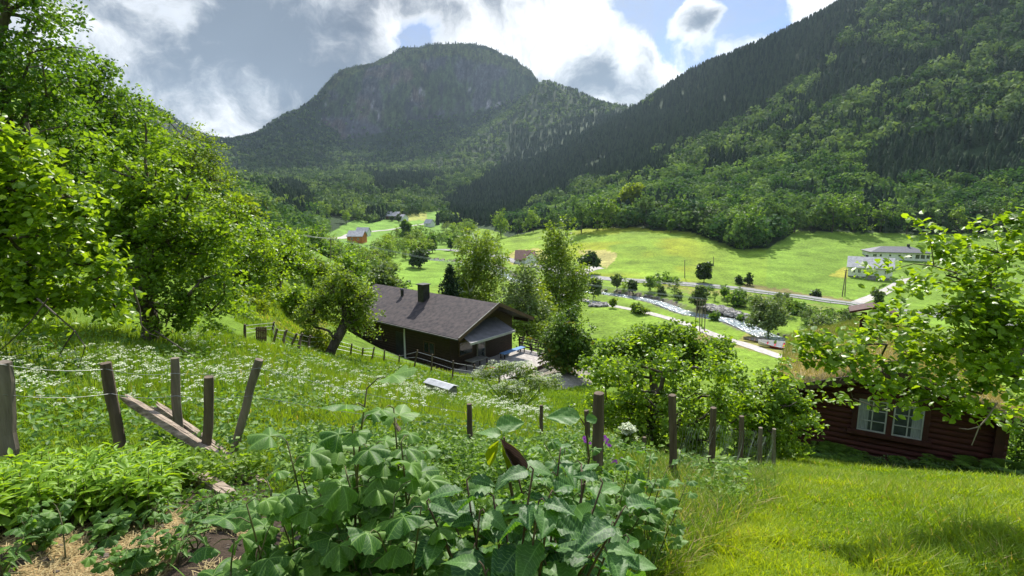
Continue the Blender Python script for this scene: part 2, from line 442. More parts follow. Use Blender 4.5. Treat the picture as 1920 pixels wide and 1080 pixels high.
M = np.zeros((n_ + 3, n_ + 3)); M[:n_, :n_] = A - np.eye(n_) * 0.004
M[:n_, n_] = 1; M[:n_, n_ + 1] = fa; M[:n_, n_ + 2] = fl; M[n_:, :n_] = M[:n_, n_:].T
sol = np.linalg.lstsq(M, np.concatenate([tw, [0, 0, 0]]), rcond=None)[0]
def base_h(x, y):
    x = np.asarray(x, float); y = np.asarray(y, float); sh = x.shape
    x = x.ravel(); y = y.ravel(); o = np.empty(len(x))
    for i in range(0, len(x), 60000):
        a, l, r = feat(x[i:i + 60000], y[i:i + 60000])
        k = kern((a[:, None] - fa) ** 2 + (l[:, None] - fl) ** 2)
        o[i:i + 60000] = (k @ sol[:n_] + sol[n_] + sol[n_ + 1] * a + sol[n_ + 2] * l) * (r + 8.0)
    return o.reshape(sh)
CARVE = []       # (polyline xy, half width, depth)
def seg_dist(x, y, pl):
    d = np.full(x.shape, 1e9)
    for i in range(len(pl) - 1):
        ax, ay = pl[i][:2]; bx, by = pl[i + 1][:2]
        vx, vy = bx - ax, by - ay
        t = np.clip(((x - ax) * vx + (y - ay) * vy) / (vx * vx + vy * vy + 1e-9), 0, 1)
        d = np.minimum(d, np.hypot(x - ax - t * vx, y - ay - t * vy))
    return d
def Hh(x, y):
    x = np.asarray(x, float); y = np.asarray(y, float)
    z = base_h(x, y)
    r = np.hypot(x, y)
    far = sstep(r, 280, 900)
    z = z + far * 26 * (fbm(x / 210, y / 210, 3, 5) - 0.5) * sstep(z, -15, 60)
    vf = sstep(r, 1700, 1950) * sstep(z, 180, 260)
    z = z + vf * 40 * (fbm(x / 75, y / 220, 11, 5) - 0.5)
    z = z + sstep(r, 5, 30) * (1 - far) * 0.7 * (fbm(x / 9, y / 9, 5, 4) - 0.5)
    z = z + (1 - sstep(r, 20, 50)) * 0.10 * (fbm(x * 0.9, y * 0.9, 8, 3) - 0.5)
    qx, qy = x + 0.95, y - 37.15
    u_, v_ = qx * -.774 + qy * .633, qx * .633 + qy * .774
    pad = sstep(u_, -5.5, -3.2) * (1 - sstep(u_, 14.0, 16.5)) * sstep(v_, -5.2, -3.4) * (1 - sstep(v_, 5, 8))
    z = z * (1 - pad) + np.minimum(z, -11.95) * pad
    for pl, hw, dep in CARVE:
        d = seg_dist(x, y, pl)
        z = z - dep * (1 - sstep(d, hw * 0.75, hw * 1.25))
    return z
def G(px, py, rmin=1.5, rmax=4000):
    d = ray(px, py); h = math.hypot(d[0], d[1])
    rr = np.exp(np.linspace(math.log(rmin), math.log(rmax), 700)) / h
    e = d[2] * rr - Hh(d[0] * rr, d[1] * rr)
    k = np.where((e[:-1] > 0) & (e[1:] <= 0))[0]
    k = k[0] if len(k) else (np.argmin(np.abs(e)) if e[0] > 0 else 0)
    k = min(k, len(rr) - 2)
    t = e[k] / (e[k] - e[k + 1] + 1e-12); t = min(max(t, 0), 1)
    y = rr[k] * (1 - t) + rr[k + 1] * t
    return d * y
def ground(x, y): return float(Hh(np.array([x], float), np.array([y], float))[0])
# ------------------------------------------------------------------ lines over the valley floor
def gline(pts, **k): return np.array([G(px, py, **k) for px, py in pts])
def smooth_line(pl, n=6):
    pl = np.asarray(pl, float); m = len(pl); out = []
    for i in range(m - 1):
        p0, p1, p2, p3 = pl[max(i - 1, 0)], pl[i], pl[i + 1], pl[min(i + 2, m - 1)]
        for t in np.linspace(0, 1, n, endpoint=False):
            out.append(0.5 * ((2 * p1) + (-p0 + p2) * t + (2 * p0 - 5 * p1 + 4 * p2 - p3) * t * t + (-p0 + 3 * p1 - 3 * p2 + p3) * t ** 3))
    out.append(pl[-1]); return np.array(out)
river_l = smooth_line(gline([(1700, 700), (1545, 668), (1480, 642), (1425, 620), (1370, 598), (1290, 583), (1230, 563), (1170, 551), (1100, 542), (1030, 532), (960, 520), (925, 500), (880, 492), (800, 484)], rmin=55))
river_w = np.interp(np.linspace(0, 1, len(river_l)), [0, .25, .45, .65, 1], [2.6, 2.1, 1.6, 1.7, 2.0])
CARVE.append((river_l, 2.9, 1.4))
road_l = smooth_line(gline([(2100, 640), (1900, 612), (1760, 592), (1660, 580), (1600, 570), (1500, 557), (1400, 544), (1300, 534), (1200, 527), (1120, 521), (1075, 515), (1040, 505), (990, 495), (945, 485), (890, 474), (830, 468), (780, 471)], rmin=60))
track_l = smooth_line(gline([(1560, 706), (1470, 672), (1400, 648), (1320, 621), (1270, 602), (1215, 587), (1160, 576), (1110, 566), (1080, 560), (1040, 548)], rmin=55))
drive_l = smooth_line(gline([(1598, 571), (1640, 555), (1685, 532), (1700, 525), (1740, 520)], rmin=60))
yardr_l = smooth_line(gline([(1082, 517), (1100, 507), (1130, 500)], rmin=60))
farm_l = smooth_line(gline([(600, 452), (650, 442), (700, 434), (730, 431), (770, 424), (800, 419)], rmin=150))

FIELD = [(915, 458), (1010, 428), (1100, 430), (1185, 428), (1300, 436), (1380, 468), (1440, 468), (1500, 432), (1700, 438), (1930, 436), (1930, 640), (1400, 560), (1130, 524), (1090, 500), (960, 486)]
def land_colour(V):
    x, y = V[:, 0], V[:, 1]; px, py = proj(V); r = np.hypot(x, y)
    vis = (y > 1)
    c = np.tile(np.array([0.135, 0.225, 0.022]), (len(V), 1))
    def setc(mask, col, mix=1.0):
        mix = np.asarray(mix); m = (mask & vis) * mix
        c[:] = c * (1 - m[:, None]) + np.array(col) * m[:, None]
    n1 = fbm(x / 25, y / 25, 21, 4); n2 = fbm(x / 6, y / 6, 31, 4)
    js = np.maximum(r * 0.022, 0.10); k_ = np.where(r < 8, 26.0, 7.0)
    px = px + k_ * 2 * (fbm(x / js, y / js, 41, 3) - 0.5); py = py + k_ * 1.2 * (fbm(x / js, y / js, 43, 3) - 0.5)
    setc(r > 60, (0.150, 0.235, 0.026))
    setc((r > 60) & in_poly(px, py, [(430, 380), (700, 400), (900, 440), (920, 500), (800, 540), (650, 520), (450, 470)]), (0.145, 0.245, 0.030))
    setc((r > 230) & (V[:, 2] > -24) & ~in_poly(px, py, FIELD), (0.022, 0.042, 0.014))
    setc((r > 260) & in_poly(px, py, [(700, 395), (830, 395), (825, 470), (640, 475), (560, 470), (640, 425)]), (0.14, 0.25, 0.04))
    f = in_poly(px, py, FIELD)
    setc(f & (r > 120), (0.155, 0.24, 0.024))
    setc(f & (r > 150), (0.25, 0.28, 0.018), 0.85 * sstep(n1, 0.42, 0.62) * sstep(-np.abs(px - 1180), -190, -60))
    setc(f & (r > 120) & (px > 1440), (0.12, 0.21, 0.026), 0.6)
    setc(in_poly(px, py, [(945, 482), (975, 467), (1010, 466), (1025, 480), (1000, 500), (960, 496)]) & (r > 150), (0.36, 0.31, 0.10), 0.8)
    setc(in_poly(px, py, [(1085, 472), (1120, 469), (1155, 476), (1150, 490), (1135, 505), (1100, 498)]) & (r > 150), (0.36, 0.31, 0.12), 0.8)
    setc(in_poly(px, py, [(1552, 517), (1590, 500), (1592, 522)]) & (r > 120), (0.36, 0.34, 0.05), 0.8)
    setc(in_poly(px, py, [(1380, 540), (1400, 532), (1600, 562), (1590, 568), (1500, 556)]) & (r > 100), (0.17, 0.12, 0.06), 0.75)
    setc(in_poly(px, py, [(1200, 533), (1300, 541), (1400, 552), (1500, 565), (1620, 584), (1600, 600), (1480, 580), (1380, 562), (1250, 545)]) & (r > 90), (0.20, 0.17, 0.06), 0.75 * sstep(n2, 0.3, 0.6))
    setc(in_poly(px, py, [(1370, 650), (1400, 625), (1440, 640), (1480, 665), (1440, 665)]) & (r > 50), (0.22, 0.19, 0.06), 0.8)
    setc(in_poly(px, py, [(1285, 640), (1310, 618), (1335, 632), (1330, 655), (1300, 652)]) & (r > 50), (0.25, 0.18, 0.08), 0.8)
    setc(in_poly(px, py, [(730, 400), (800, 398), (800, 412), (760, 418)]) & (r > 300), (0.32, 0.28, 0.08), 0.6)
    setc(in_poly(px, py, [(540, 590), (600, 600), (620, 640), (560, 640)]) & (r < 60) & (r > 20), (0.34, 0.33, 0.07), 0.7)
    # banks of the river are stony
    d = seg_dist(x, y, river_l); setc((d < 4.2) & (r > 40), (0.13, 0.115, 0.095), sstep(n2, 0.25, 0.5))
    # yard of the cabin: gravel
    setc(in_poly(px, py, [(960, 690), (1000, 652), (1040, 650), (1110, 690), (1120, 720), (1060, 730)]) & (r < 60) & (r > 22), (0.34, 0.30, 0.26), 0.9)
    # garden soil under the near plants, straw mulch
    setc((r < 5) & (px < 520) & (py > 880) & (py < 3000), (0.075, 0.055, 0.04))
    setc((r < 5) & (n2 > -1) & in_poly(px, py, [(-500, 1400), (-300, 1020), (0, 1020), (120, 1000), (330, 965), (380, 1010), (330, 1080), (300, 1400)]), (0.44, 0.30, 0.14), 0.9 * sstep(fbm(x * 3.3, y * 3.3, 77, 3), 0.36, 0.50))
    setc((r < 7) & in_poly(px, py, [(1240, 1100), (1250, 960), (1330, 930), (1400, 960), (1330, 1010), (1320, 1100)]), (0.30, 0.24, 0.10), 0.7 * sstep(fbm(x * 2.2, y * 2.2, 79, 3), 0.35, 0.55))
    # mountain: rock wall, brown heath, scree
    wall = in_poly(px, py, [(610, 182), (622, 150), (655, 130), (720, 118), (800, 105), (880, 108), (950, 122), (985, 150), (985, 182), (940, 200), (880, 218), (800, 222), (740, 240), (690, 255), (640, 262), (625, 240), (600, 235)]) & (r > 1700)
    e1 = fbm(x / 60, y / 60, 55, 4)
    st = fbm(x / 14, V[:, 2] / 60, 57, 4); e2 = fbm(x / 90, V[:, 2] / 50, 58, 4)
    setc(wall, (0.064, 0.066, 0.072)); setc(wall & (px < 800), (0.12, 0.088, 0.062), 0.7 * sstep(e2, 0.45, 0.6))
    setc(wall, (0.045, 0.070, 0.025), 0.9 * sstep(e1, 0.56, 0.44))
    setc(wall, (0.030, 0.032, 0.040), 0.8 * sstep(st, 0.55, 0.68)); setc(wall & (py > 165), (0.26, 0.245, 0.24), 0.8 * sstep(st * .5 + e2 * .5, 0.60, 0.68))
    setc((r > 1900) & in_poly(px, py, [(600, 190), (640, 120), (850, 76), (1000, 120), (1010, 150), (960, 130), (850, 105), (700, 120), (640, 150)]), (0.07, 0.085, 0.025), 0.9)
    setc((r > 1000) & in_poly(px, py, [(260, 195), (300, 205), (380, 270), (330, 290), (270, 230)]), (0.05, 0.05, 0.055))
    return c

# ------------------------------------------------------------------ ground, one sheet to the horizon
az = np.concatenate([np.arange(-180, -56, 4.0), np.arange(-56, -47, 0.6), np.arange(-47, 47, 0.16), np.arange(47, 56, 0.6), np.arange(56, 180, 4.0)])
rs = [0.4]
while rs[-1] < 9000:
    r0 = rs[-1]
    rs.append(r0 * (1.03 if r0 < 2 else 1.0125 if r0 < 1800 else 1.004 if r0 < 2400 else 1.03))
rs = np.array(rs)
AA, RR = np.meshgrid(np.radians(az), rs)
gx, gy = (RR * np.sin(AA)).ravel(), (RR * np.cos(AA)).ravel()
gz = Hh(gx, gy)
# steep rock wall: gullies and ribs
GV = np.stack([gx, gy, gz], 1)
gpx, gpy = proj(GV)
wm = sstep(np.hypot(gx, gy), 1950, 2050) * in_poly(gpx, gpy, [(600, 240), (620, 150), (700, 115), (850, 95), (960, 120), (990, 160), (960, 210), (800, 230), (640, 265)])
GV[:, 2] += wm * 22 * (fbm(gx / 28, gy / 28, 91, 4) - 0.5)
na, nr = len(az), len(rs)
i, j = np.meshgrid(np.arange(nr - 1), np.arange(na), indexing='ij')
i = i.ravel(); j = j.ravel(); j2 = (j + 1) % na
Q = np.stack([i * na + j, i * na + j2, (i + 1) * na + j2, (i + 1) * na + j], 1)
ctr = np.array([[0, 0, ground(0, 0.01)]])
k = np.arange(na)
T = np.stack([np.full(na, nr * na), (k + 1) % na, k], 1)
GV2 = np.concatenate([GV, ctr])
gm, t, b = newmat("ground_cover")
at = t.nodes.new('ShaderNodeAttribute'); at.attribute_name = 'Col'
geo = t.nodes.new('ShaderNodeNewGeometry')
def tn(scale, detail=6, rough=0.65):
    n = t.nodes.new('ShaderNodeTexNoise'); n.inputs['Scale'].default_value = scale; n.inputs['Detail'].default_value = detail; n.inputs['Roughness'].default_value = rough
    t.links.new(geo.outputs['Position'], n.inputs['Vector']); return n.outputs[0]
def rmp(src, lo, hi, a, bb):
    n = t.nodes.new('ShaderNodeMapRange'); t.links.new(src, n.inputs[0])
    n.inputs[1].default_value = lo; n.inputs[2].default_value = hi; n.inputs[3].default_value = a; n.inputs[4].default_value = bb; return n.outputs[0]
def mm(op, a, bb):
    n = t.nodes.new('ShaderNodeMath'); n.operation = op; t.links.new(a, n.inputs[0]); t.links.new(bb, n.inputs[1]); return n.outputs[0]
f1 = mm('MULTIPLY', rmp(tn(0.12), 0.3, 0.7, 0.66, 1.32), rmp(tn(0.035, 4), 0.35, 0.65, 0.80, 1.15)); f2 = rmp(tn(1.3, 8), 0.3, 0.7, 0.60, 1.40); f3 = rmp(tn(14.0, 4), 0.3, 0.7, 0.7, 1.3)
mul = mm('MULTIPLY', mm('MULTIPLY', f1, f2), f3)
mpp = t.nodes.new('ShaderNodeMapping'); mpp.inputs['Scale'].default_value = (0.075, 0.03, 0.016); t.links.new(geo.outputs['Position'], mpp.inputs[0])
nst = t.nodes.new('ShaderNodeTexNoise'); nst.inputs['Scale'].default_value = 1.0; nst.inputs['Detail'].default_value = 10; nst.inputs['Roughness'].default_value = 0.72; nst.inputs['Distortion'].default_value = 0.6; t.links.new(mpp.outputs[0], nst.inputs['Vector'])
sn = t.nodes.new('ShaderNodeSeparateXYZ'); t.links.new(geo.outputs['Position'], sn.inputs[0])
steep = mm('MULTIPLY', rmp(sn.outputs[2], 190, 260, 0, 1), rmp(sn.outputs[1], 1900, 2000, 0, 1)); steep.node.use_clamp = True
stk = rmp(nst.outputs[0], 0.38, 0.62, 0.30, 1.50); sx_ = t.nodes.new('ShaderNodeMix'); t.links.new(steep, sx_.inputs[0]); sx_.inputs[2].default_value = 1.0; t.links.new(stk, sx_.inputs[3]); mul = mm('MULTIPLY', mul, sx_.outputs[0])
vm = t.nodes.new('ShaderNodeVectorMath'); vm.operation = 'SCALE'; t.links.new(at.outputs['Color'], vm.inputs[0]); t.links.new(mul, vm.inputs['Scale'])
# dry straw-coloured patches in the grass
hs = t.nodes.new('ShaderNodeMix'); hs.data_type = 'RGBA'; dryf = mm('MULTIPLY', rmp(tn(0.5, 7), 0.58, 0.75, 0.0, 0.30), rmp(sn.outputs[1], 270, 360, 1, 0)); dryf.node.use_clamp = True; t.links.new(dryf, hs.inputs[0]); t.links.new(vm.outputs[0], hs.inputs[6]); hs.inputs[7].default_value = (0.17, 0.16, 0.045, 1)
t.links.new(hs.outputs[2], b.inputs['Base Color'])
b.inputs['Roughness'].default_value = 0.95; b.inputs['Specular IOR Level'].default_value = 0.1
bp = t.nodes.new('ShaderNodeBump'); bp.inputs['Strength'].default_value = 0.8; bp.inputs['Distance'].default_value = 0.3
t.links.new(tn(2.2, 9, 0.7), bp.inputs['Height']); t.links.new(bp.outputs[0], b.inputs['Normal'])
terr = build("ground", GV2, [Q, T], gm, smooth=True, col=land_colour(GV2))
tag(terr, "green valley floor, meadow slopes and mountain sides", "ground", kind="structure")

# ------------------------------------------------------------------ ribbons: river, road, tracks
def ribbon(pl, hw, lift, across=5, zfun=None):
    pl = np.asarray(pl, float)[:, :2]; m = len(pl); hw = np.broadcast_to(hw, (m,))
    Tn = np.gradient(pl, axis=0); Tn /= np.linalg.norm(Tn, axis=1)[:, None]; Nn = np.stack([-Tn[:, 1], Tn[:, 0]], 1)
    s = np.linspace(-1, 1, across)
    XY = pl[:, None, :] + Nn[:, None, :] * (hw[:, None] * s)[:, :, None]
    x, y = XY[..., 0].ravel(), XY[..., 1].ravel()
    z = (Hh(x, y) if zfun is None else zfun(x, y)) + lift
    i, j = np.meshgrid(np.arange(m - 1), np.arange(across - 1), indexing='ij'); i = i.ravel(); j = j.ravel()
    Q = np.stack([i * across + j, i * across + j + 1, (i + 1) * across + j + 1, (i + 1) * across + j], 1)
    return np.stack([x, y, z], 1), Q
def densify(pl, step=1.5):
    pl = np.asarray(pl)[:, :2]; d = np.concatenate([[0], np.cumsum(np.linalg.norm(np.diff(pl, axis=0), axis=1))])
    s = np.arange(0, d[-1], step); return np.stack([np.interp(s, d, pl[:, 0]), np.interp(s, d, pl[:, 1])], 1)
m_water, t, b = newmat("river_water")
b.inputs['Roughness'].default_value = 0.12; b.inputs['Specular IOR Level'].default_value = 0.5
tcn = t.nodes.new('ShaderNodeNewGeometry')
n1 = t.nodes.new('ShaderNodeTexNoise'); n1.inputs['Scale'].default_value = 1.3; n1.inputs['Detail'].default_value = 9; n1.inputs['Roughness'].default_value = 0.7; n1.inputs['Distortion'].default_value = 0.8
t.links.new(tcn.outputs['Position'], n1.inputs['Vector'])
rr_ = t.nodes.new('ShaderNodeValToRGB'); rr_.color_ramp.elements[0].position = 0.46; rr_.color_ramp.elements[0].color = (0.09, 0.13, 0.14, 1); rr_.color_ramp.elements[1].position = 0.68; rr_.color_ramp.elements[1].color = (0.62, 0.68, 0.72, 1)
t.links.new(n1.outputs[0], rr_.inputs[0]); t.links.new(rr_.outputs[0], b.inputs['Base Color'])
bp = t.nodes.new('ShaderNodeBump'); bp.inputs['Strength'].default_value = 1; bp.inputs['Distance'].default_value = 0.25
t.links.new(n1.outputs[0], bp.inputs['Height']); t.links.new(bp.outputs[0], b.inputs['Normal'])
rl = densify(river_l, 2.0)
V, Qr = ribbon(rl, np.interp(np.linspace(0, 1, len(rl)), np.linspace(0, 1, len(river_w)), river_w), -0.55, 7, zfun=lambda x, y: base_h(x, y))
o = build("water", V, Qr, m_water, smooth=True); tag(o, "fast white mountain river running along the valley floor", "river", kind="structure")
m_road = mat_plain("asphalt", (0.15, 0.15, 0.15), (0.24, 0.235, 0.23), 1.2, 0.85, 0.1)
m_gravel = mat_plain("gravel_track", (0.27, 0.25, 0.23), (0.44, 0.41, 0.38), 1.6, 0.95, 0.3)
m_paint = mat_plain("road_paint", (0.75, 0.75, 0.72))
def strip(name, pl, hw, lift, mat, label, cat, across=5, step=2.0):
    V, q = ribbon(densify(pl, step), hw, lift, across)
    o = build(name, V, q, mat, smooth=True); tag(o, label, cat, kind="structure"); return o
strip("road", road_l, 2.9, 0.10, m_road, "grey asphalt valley road behind the guard rail", "road")
strip("road_marking", road_l, 0.06, 0.12, m_paint, "thin white line along the middle of the valley road", "road marking", 2)
strip("path", track_l, 1.35, 0.07, m_gravel, "pale gravel track between the near field and the river", "track")
strip("driveway", drive_l, 1.6, 0.06, m_gravel, "gravel drive climbing from the road to the white houses", "driveway")
strip("farm_yard", yardr_l, 3.0, 0.06, m_gravel, "gravel turning place by the road bend", "yard")
strip("farm_road", farm_l, 1.8, 0.12, m_gravel, "pale farm road passing the orange barn", "road")

# ------------------------------------------------------------------ plant matter toolkit
def frames(n, upb=0.4, g=rng, out=None, outb=0.0):
    nv = g.normal(size=(n, 3)); nv /= np.linalg.norm(nv, axis=1)[:, None]
    nv[:, 2] = np.abs(nv[:, 2]) + upb
    if out is not None: nv = nv + out * outb
    nv /= np.linalg.norm(nv, axis=1)[:, None]
    d = g.normal(size=(n, 3)); d -= (d * nv).sum(1)[:, None] * nv; d /= np.linalg.norm(d, axis=1)[:, None]
    s = np.cross(nv, d)
    return s, d, nv                 # side, along, normal
LEAF_D = (np.array([[0, 0, 0], [-0.34, 0.45, 0.06], [0, 1, -0.04], [0.34, 0.45, 0.06]]), np.array([[0, 3, 2], [0, 2, 1]]))
LEAF_O = (np.array([[0, 0, 0], [-0.30, 0.28, 0.08], [-0.30, 0.65, 0.04], [0, 1, -0.12], [0.30, 0.65, 0.04], [0.30, 0.28, 0.08], [0, 0.5, -0.02]]), np.array([[0, 6, 1], [1, 6, 2], [2, 6, 3], [3, 6, 4], [4, 6, 5], [5, 6, 0]]))
def stamp(pos, fr, size, tpl):
    s, d, nv = fr; TV, TF = tpl; n = len(pos)
    size = np.broadcast_to(size, (n,))
    V = pos[:, None, :] + size[:, None, None] * (TV[None, :, 0:1] * s[:, None, :] + TV[None, :, 1:2] * d[:, None, :] + TV[None, :, 2:3] * nv[:, None, :])
    Fc = TF[None] + (np.arange(n) * len(TV))[:, None, None]
    return V.reshape(-1, 3), Fc.reshape(-1, TF.shape[1])

def crown_points(lobes, n, g, shell=2.4):
    lobes = np.asarray(lobes, float)
    wt = lobes[:, 3] * lobes[:, 4] * lobes[:, 5]; wt = wt ** 0.8; wt /= wt.sum()
    k = g.choice(len(lobes), n, p=wt)
    d = g.normal(size=(n, 3)); d /= np.linalg.norm(d, axis=1)[:, None]
    rad = g.random(n) ** (1 / shell)
    return lobes[k, :3] + d * rad[:, None] * lobes[k, 3:6], d
def skeleton(base, lobes, n, g, trunk_r, bend=0.06, nodes0=None, first=0.25):
    """trunk and limbs that reach points spread through the crown; returns polylines"""
    lobes = np.asarray(lobes, float); base = np.asarray(base, float)
    top = lobes[:, :3].mean(0); top[2] = np.max(lobes[:, 2] + 0.4 * lobes[:, 5])
    if nodes0 is None:
        m = 9; tt = np.linspace(0, 1, m)[:, None]; H = np.linalg.norm(top - base)
        nodes0 = base + (top - base) * tt + g.normal(size=(m, 3)) * bend * H * 0.4 * np.sin(tt * math.pi) * np.array([1, 1, 0.2])
    nodes = [np.array(p) for p in nodes0]; par = [-1] + list(range(len(nodes) - 1)); m0 = len(nodes)
    tips, _ = crown_points(lobes, n, g, 1.8)
    dist = np.linalg.norm(tips[:, None] - np.array(nodes)[None], axis=2).min(1)
    H = np.linalg.norm(nodes0[-1] - nodes0[0])
    lo = base[2] + first * H * 0.5
    for q in np.argsort(dist):
        tp = tips[q]; A_ = np.array(nodes)
        dd = np.linalg.norm(A_ - tp, axis=1) + 0.9 * np.maximum(A_[:, 2] - tp[2], 0) + 50 * (A_[:, 2] < lo)
        k = int(np.argmin(dd)); a = A_[k]; L_ = np.linalg.norm(tp - a); s = max(1, min(6, int(L_ / (0.055 * H + 0.03)))); prev = k; bow = g.normal(size=3) * 0.10 * L_; bow[2] += 0.12 * L_
        for u in range(1, s + 1):
            f = u / s; p = a + (tp - a) * f + bow * math.sin(f * math.pi) + g.normal(size=3) * 0.022 * L_ * (f < 1)
            nodes.append(p); par.append(prev); prev = len(nodes) - 1
    cnt = np.ones(len(nodes))
    for k in range(len(nodes) - 1, 0, -1): cnt[par[k]] += cnt[k]
    rad = trunk_r * (cnt / cnt[0]) ** 0.5
    return np.array(nodes), np.array(par), rad, m0
def limbs_mesh(nodes, par, rad, nseg=5, sel=None, rmin=0.0):
    idx = np.where(par >= 0)[0]
    if rmin: idx = idx[rad[idx] > rmin]
    a, b_ = nodes[par[idx]], nodes[idx]; ra, rb = np.minimum(rad[par[idx]], rad[idx] * 1.5), rad[idx]
    d = b_ - a; d /= np.linalg.norm(d, axis=1)[:, None] + 1e-9
    ref = np.where(np.abs(d[:, 2:3]) < 0.9, np.array([[0, 0, 1.]]), np.array([[1., 0, 0]]))
    s = np.cross(d, ref); s /= np.linalg.norm(s, axis=1)[:, None]; u = np.cross(d, s)
    an = np.arange(nseg) * 2 * math.pi / nseg; c, sn = np.cos(an), np.sin(an)
    ring = c[None, :, None] * s[:, None] + sn[None, :, None] * u[:, None]
    Va = a[:, None] + ring * ra[:, None, None]; Vb = b_[:, None] + ring * rb[:, None, None]
    V = np.concatenate([Va, Vb], 1).reshape(-1, 3)
    k = np.arange(nseg); k2 = (k + 1) % nseg
    q = np.stack([k, k2, k2 + nseg, k + nseg], 1)
    return V, (q[None] + (np.arange(len(idx)) * 2 * nseg)[:, None, None]).reshape(-1, 4)
m_bark = mat_plain("bark_grey_brown", (0.045, 0.036, 0.028), (0.12, 0.10, 0.08), 6, 0.95, 0.6, (1, 1, 0.3))
m_birchbark = mat_plain("bark_birch", (0.20, 0.18, 0.16), (0.60, 0.57, 0.52), 5, 0.85, 0.3, (1, 1, 3), contrast=(0.35, 0.5))
LM = dict(
    apple=mat_leaf("leaf_apple", (0.085, 0.165, 0.014), (0.205, 0.320, 0.024), 0.48, (2.0, 1.8, 0.5), rough=0.42, spec=0.4),
    deep=mat_leaf("leaf_deep_green", (0.046, 0.112, 0.016), (0.125, 0.225, 0.026), 0.43, (1.9, 1.75, 0.5), rough=0.5),
    mid=mat_leaf("leaf_mid_green", (0.072, 0.145, 0.016), (0.175, 0.280, 0.028), 0.46, (1.9, 1.75, 0.5)),
    birch=mat_leaf("leaf_birch", (0.090, 0.150, 0.020), (0.19, 0.27, 0.034), 0.44, (1.7, 1.6, 0.5)),
    willow=mat_leaf("leaf_willow", (0.080, 0.125, 0.040), (0.17, 0.235, 0.075), 0.36, (1.5, 1.5, 0.6)),
    dark=mat_leaf("leaf_dark", (0.028, 0.060, 0.013), (0.065, 0.115, 0.02), 0.28, (1.4, 1.4, 0.5)),
    yellow=mat_leaf("leaf_yellow_green", (0.14, 0.21, 0.014), (0.27, 0.34, 0.02), 0.42, (1.4, 1.35, 0.4)),
    redtip=mat_leaf("leaf_green_with_bronze_tips", (0.035, 0.085, 0.014), (0.105, 0.18, 0.02), 0.38, (1.6, 1.5, 0.5), c3=(0.30, 0.19, 0.03)),
    conifer=mat_leaf("needles", (0.018, 0.038, 0.020), (0.044, 0.074, 0.034), 0.10, (1.2, 1.2, 0.6), rough=0.8, spec=0.1),
    far=mat_leaf("far_broadleaf", (0.036, 0.088, 0.028), (0.140, 0.225, 0.066), 0.34, (1.5, 1.5, 0.6), rough=0.8, spec=0.1),
    slope=mat_leaf("slope_broadleaf", (0.040, 0.082, 0.032), (0.145, 0.215, 0.082), 0.30, (1.4, 1.4, 0.6), rough=0.8, spec=0.1),
)
def tree(name, label, base, lobes, kind, n_limb=60, n_leaf=6000, leaf=0.14, tr=0.12, seed=1, group=None, cat="tree", bark=None, tpl=LEAF_D, clump=0.35, shell=2.2, nodes0=None, tips_frac=0.7, rmin=0.0, crown_name="crown", upb=0.35, bend=0.06, first=0.25, droop=0.0):
    g = np.random.default_rng(seed); base = np.asarray(base, float); lobes = np.asarray(lobes, float)
    root = empty(name, base, label, cat, group)
    nodes, par, rad, m0 = skeleton(base - np.array([0, 0, 0.25]), lobes, n_limb, g, tr, bend, nodes0, first)
    V, q = limbs_mesh(nodes, par, rad, 6 if tr > 0.1 else 4, rmin=rmin)
    build("trunk", V, q, bark or m_bark, root, smooth=True)
    # leaf clumps sit on the limbs' ends and through the crown's volume
    ntip = max(6, int(n_leaf / (36 if n_leaf > 9000 else 22))); nl = int(ntip * tips_frac)
    ends = nodes[m0:]; A_ = ends[g.integers(0, len(ends), nl)] + g.normal(size=(nl, 3)) * clump * 0.8
    B_, _ = crown_points(lobes, ntip - nl, g, shell)
    cl = np.concatenate([A_, B_]); crn = g.random(len(cl))
    per = g.integers(0, len(cl), n_leaf)
    off = g.normal(size=(n_leaf, 3)) * clump * 0.42 * (0.6 + 0.8 * crn[per][:, None])
    off[:, 2] *= 0.7
    if droop: off[:, 2] -= np.abs(g.normal(size=n_leaf)) * droop
    pos = cl[per] + off
    fr = frames(n_leaf, upb, g)
    size = leaf * (0.65 + 0.7 * g.random(n_leaf))
    V, f = stamp(pos, fr, size, tpl)
    r_ = np.clip(0.55 * crn[per] + 0.45 * g.random(n_leaf), 0, 1)
    build(crown_name, V, f, LM[kind], root, rnd=np.repeat(r_, len(tpl[0])))
    return root
def plobe(px, py, Y, rpx, ry=None, depth=None):
    """crown lobe sighted at a pixel, at its own distance Y: radius follows from the distance"""
    c = P(px, py, Y); k = Y / 1000 * 1.02; rx = rpx * k; rz = (ry or rpx) * k
    return [c[0], c[1], c[2], rx, (depth if depth else min(rx, rz * 1.3)), rz]

# ------------------------------------------------------------------ woods on the mountain sides
CON = [[(1165, 205), (1220, 190), (1300, 130), (1450, 68), (1600, -4), (1660, -30), (1560, 110), (1490, 160), (1440, 215), (1330, 262), (1250, 280), (1185, 330), (1100, 345), (1005, 395), (965, 425), (860, 432), (822, 385), (900, 342), (950, 300), (962, 238), (1010, 250), (1090, 222)],
       [(1527, 171), (1570, 102), (1740, 98), (1826, 98), (1810, 124), (1698, 158), (1570, 196), (1505, 200)],
       [(1925, 231), (1783, 248), (1634, 290), (1612, 316), (1668, 375), (1732, 352), (1834, 352), (1925, 347)],
       [(1336, 300), (1400, 292), (1405, 335), (1340, 335)], [(1150, 300), (1240, 300), (1240, 345), (1130, 345)],
       [(498, 352), (560, 345), (590, 375), (585, 410), (545, 445), (520, 405), (500, 392)],
       [(700, 330), (745, 322), (830, 335), (830, 352), (760, 358), (700, 364)]]
MIXZ = [[(1732, 170), (1826, 162), (1740, 273), (1570, 290), (1480, 285)], [(1240, 230), (1300, 260), (1200, 330), (1080, 350)], [(1000, 150), (1160, 195), (1100, 230), (960, 240)]]
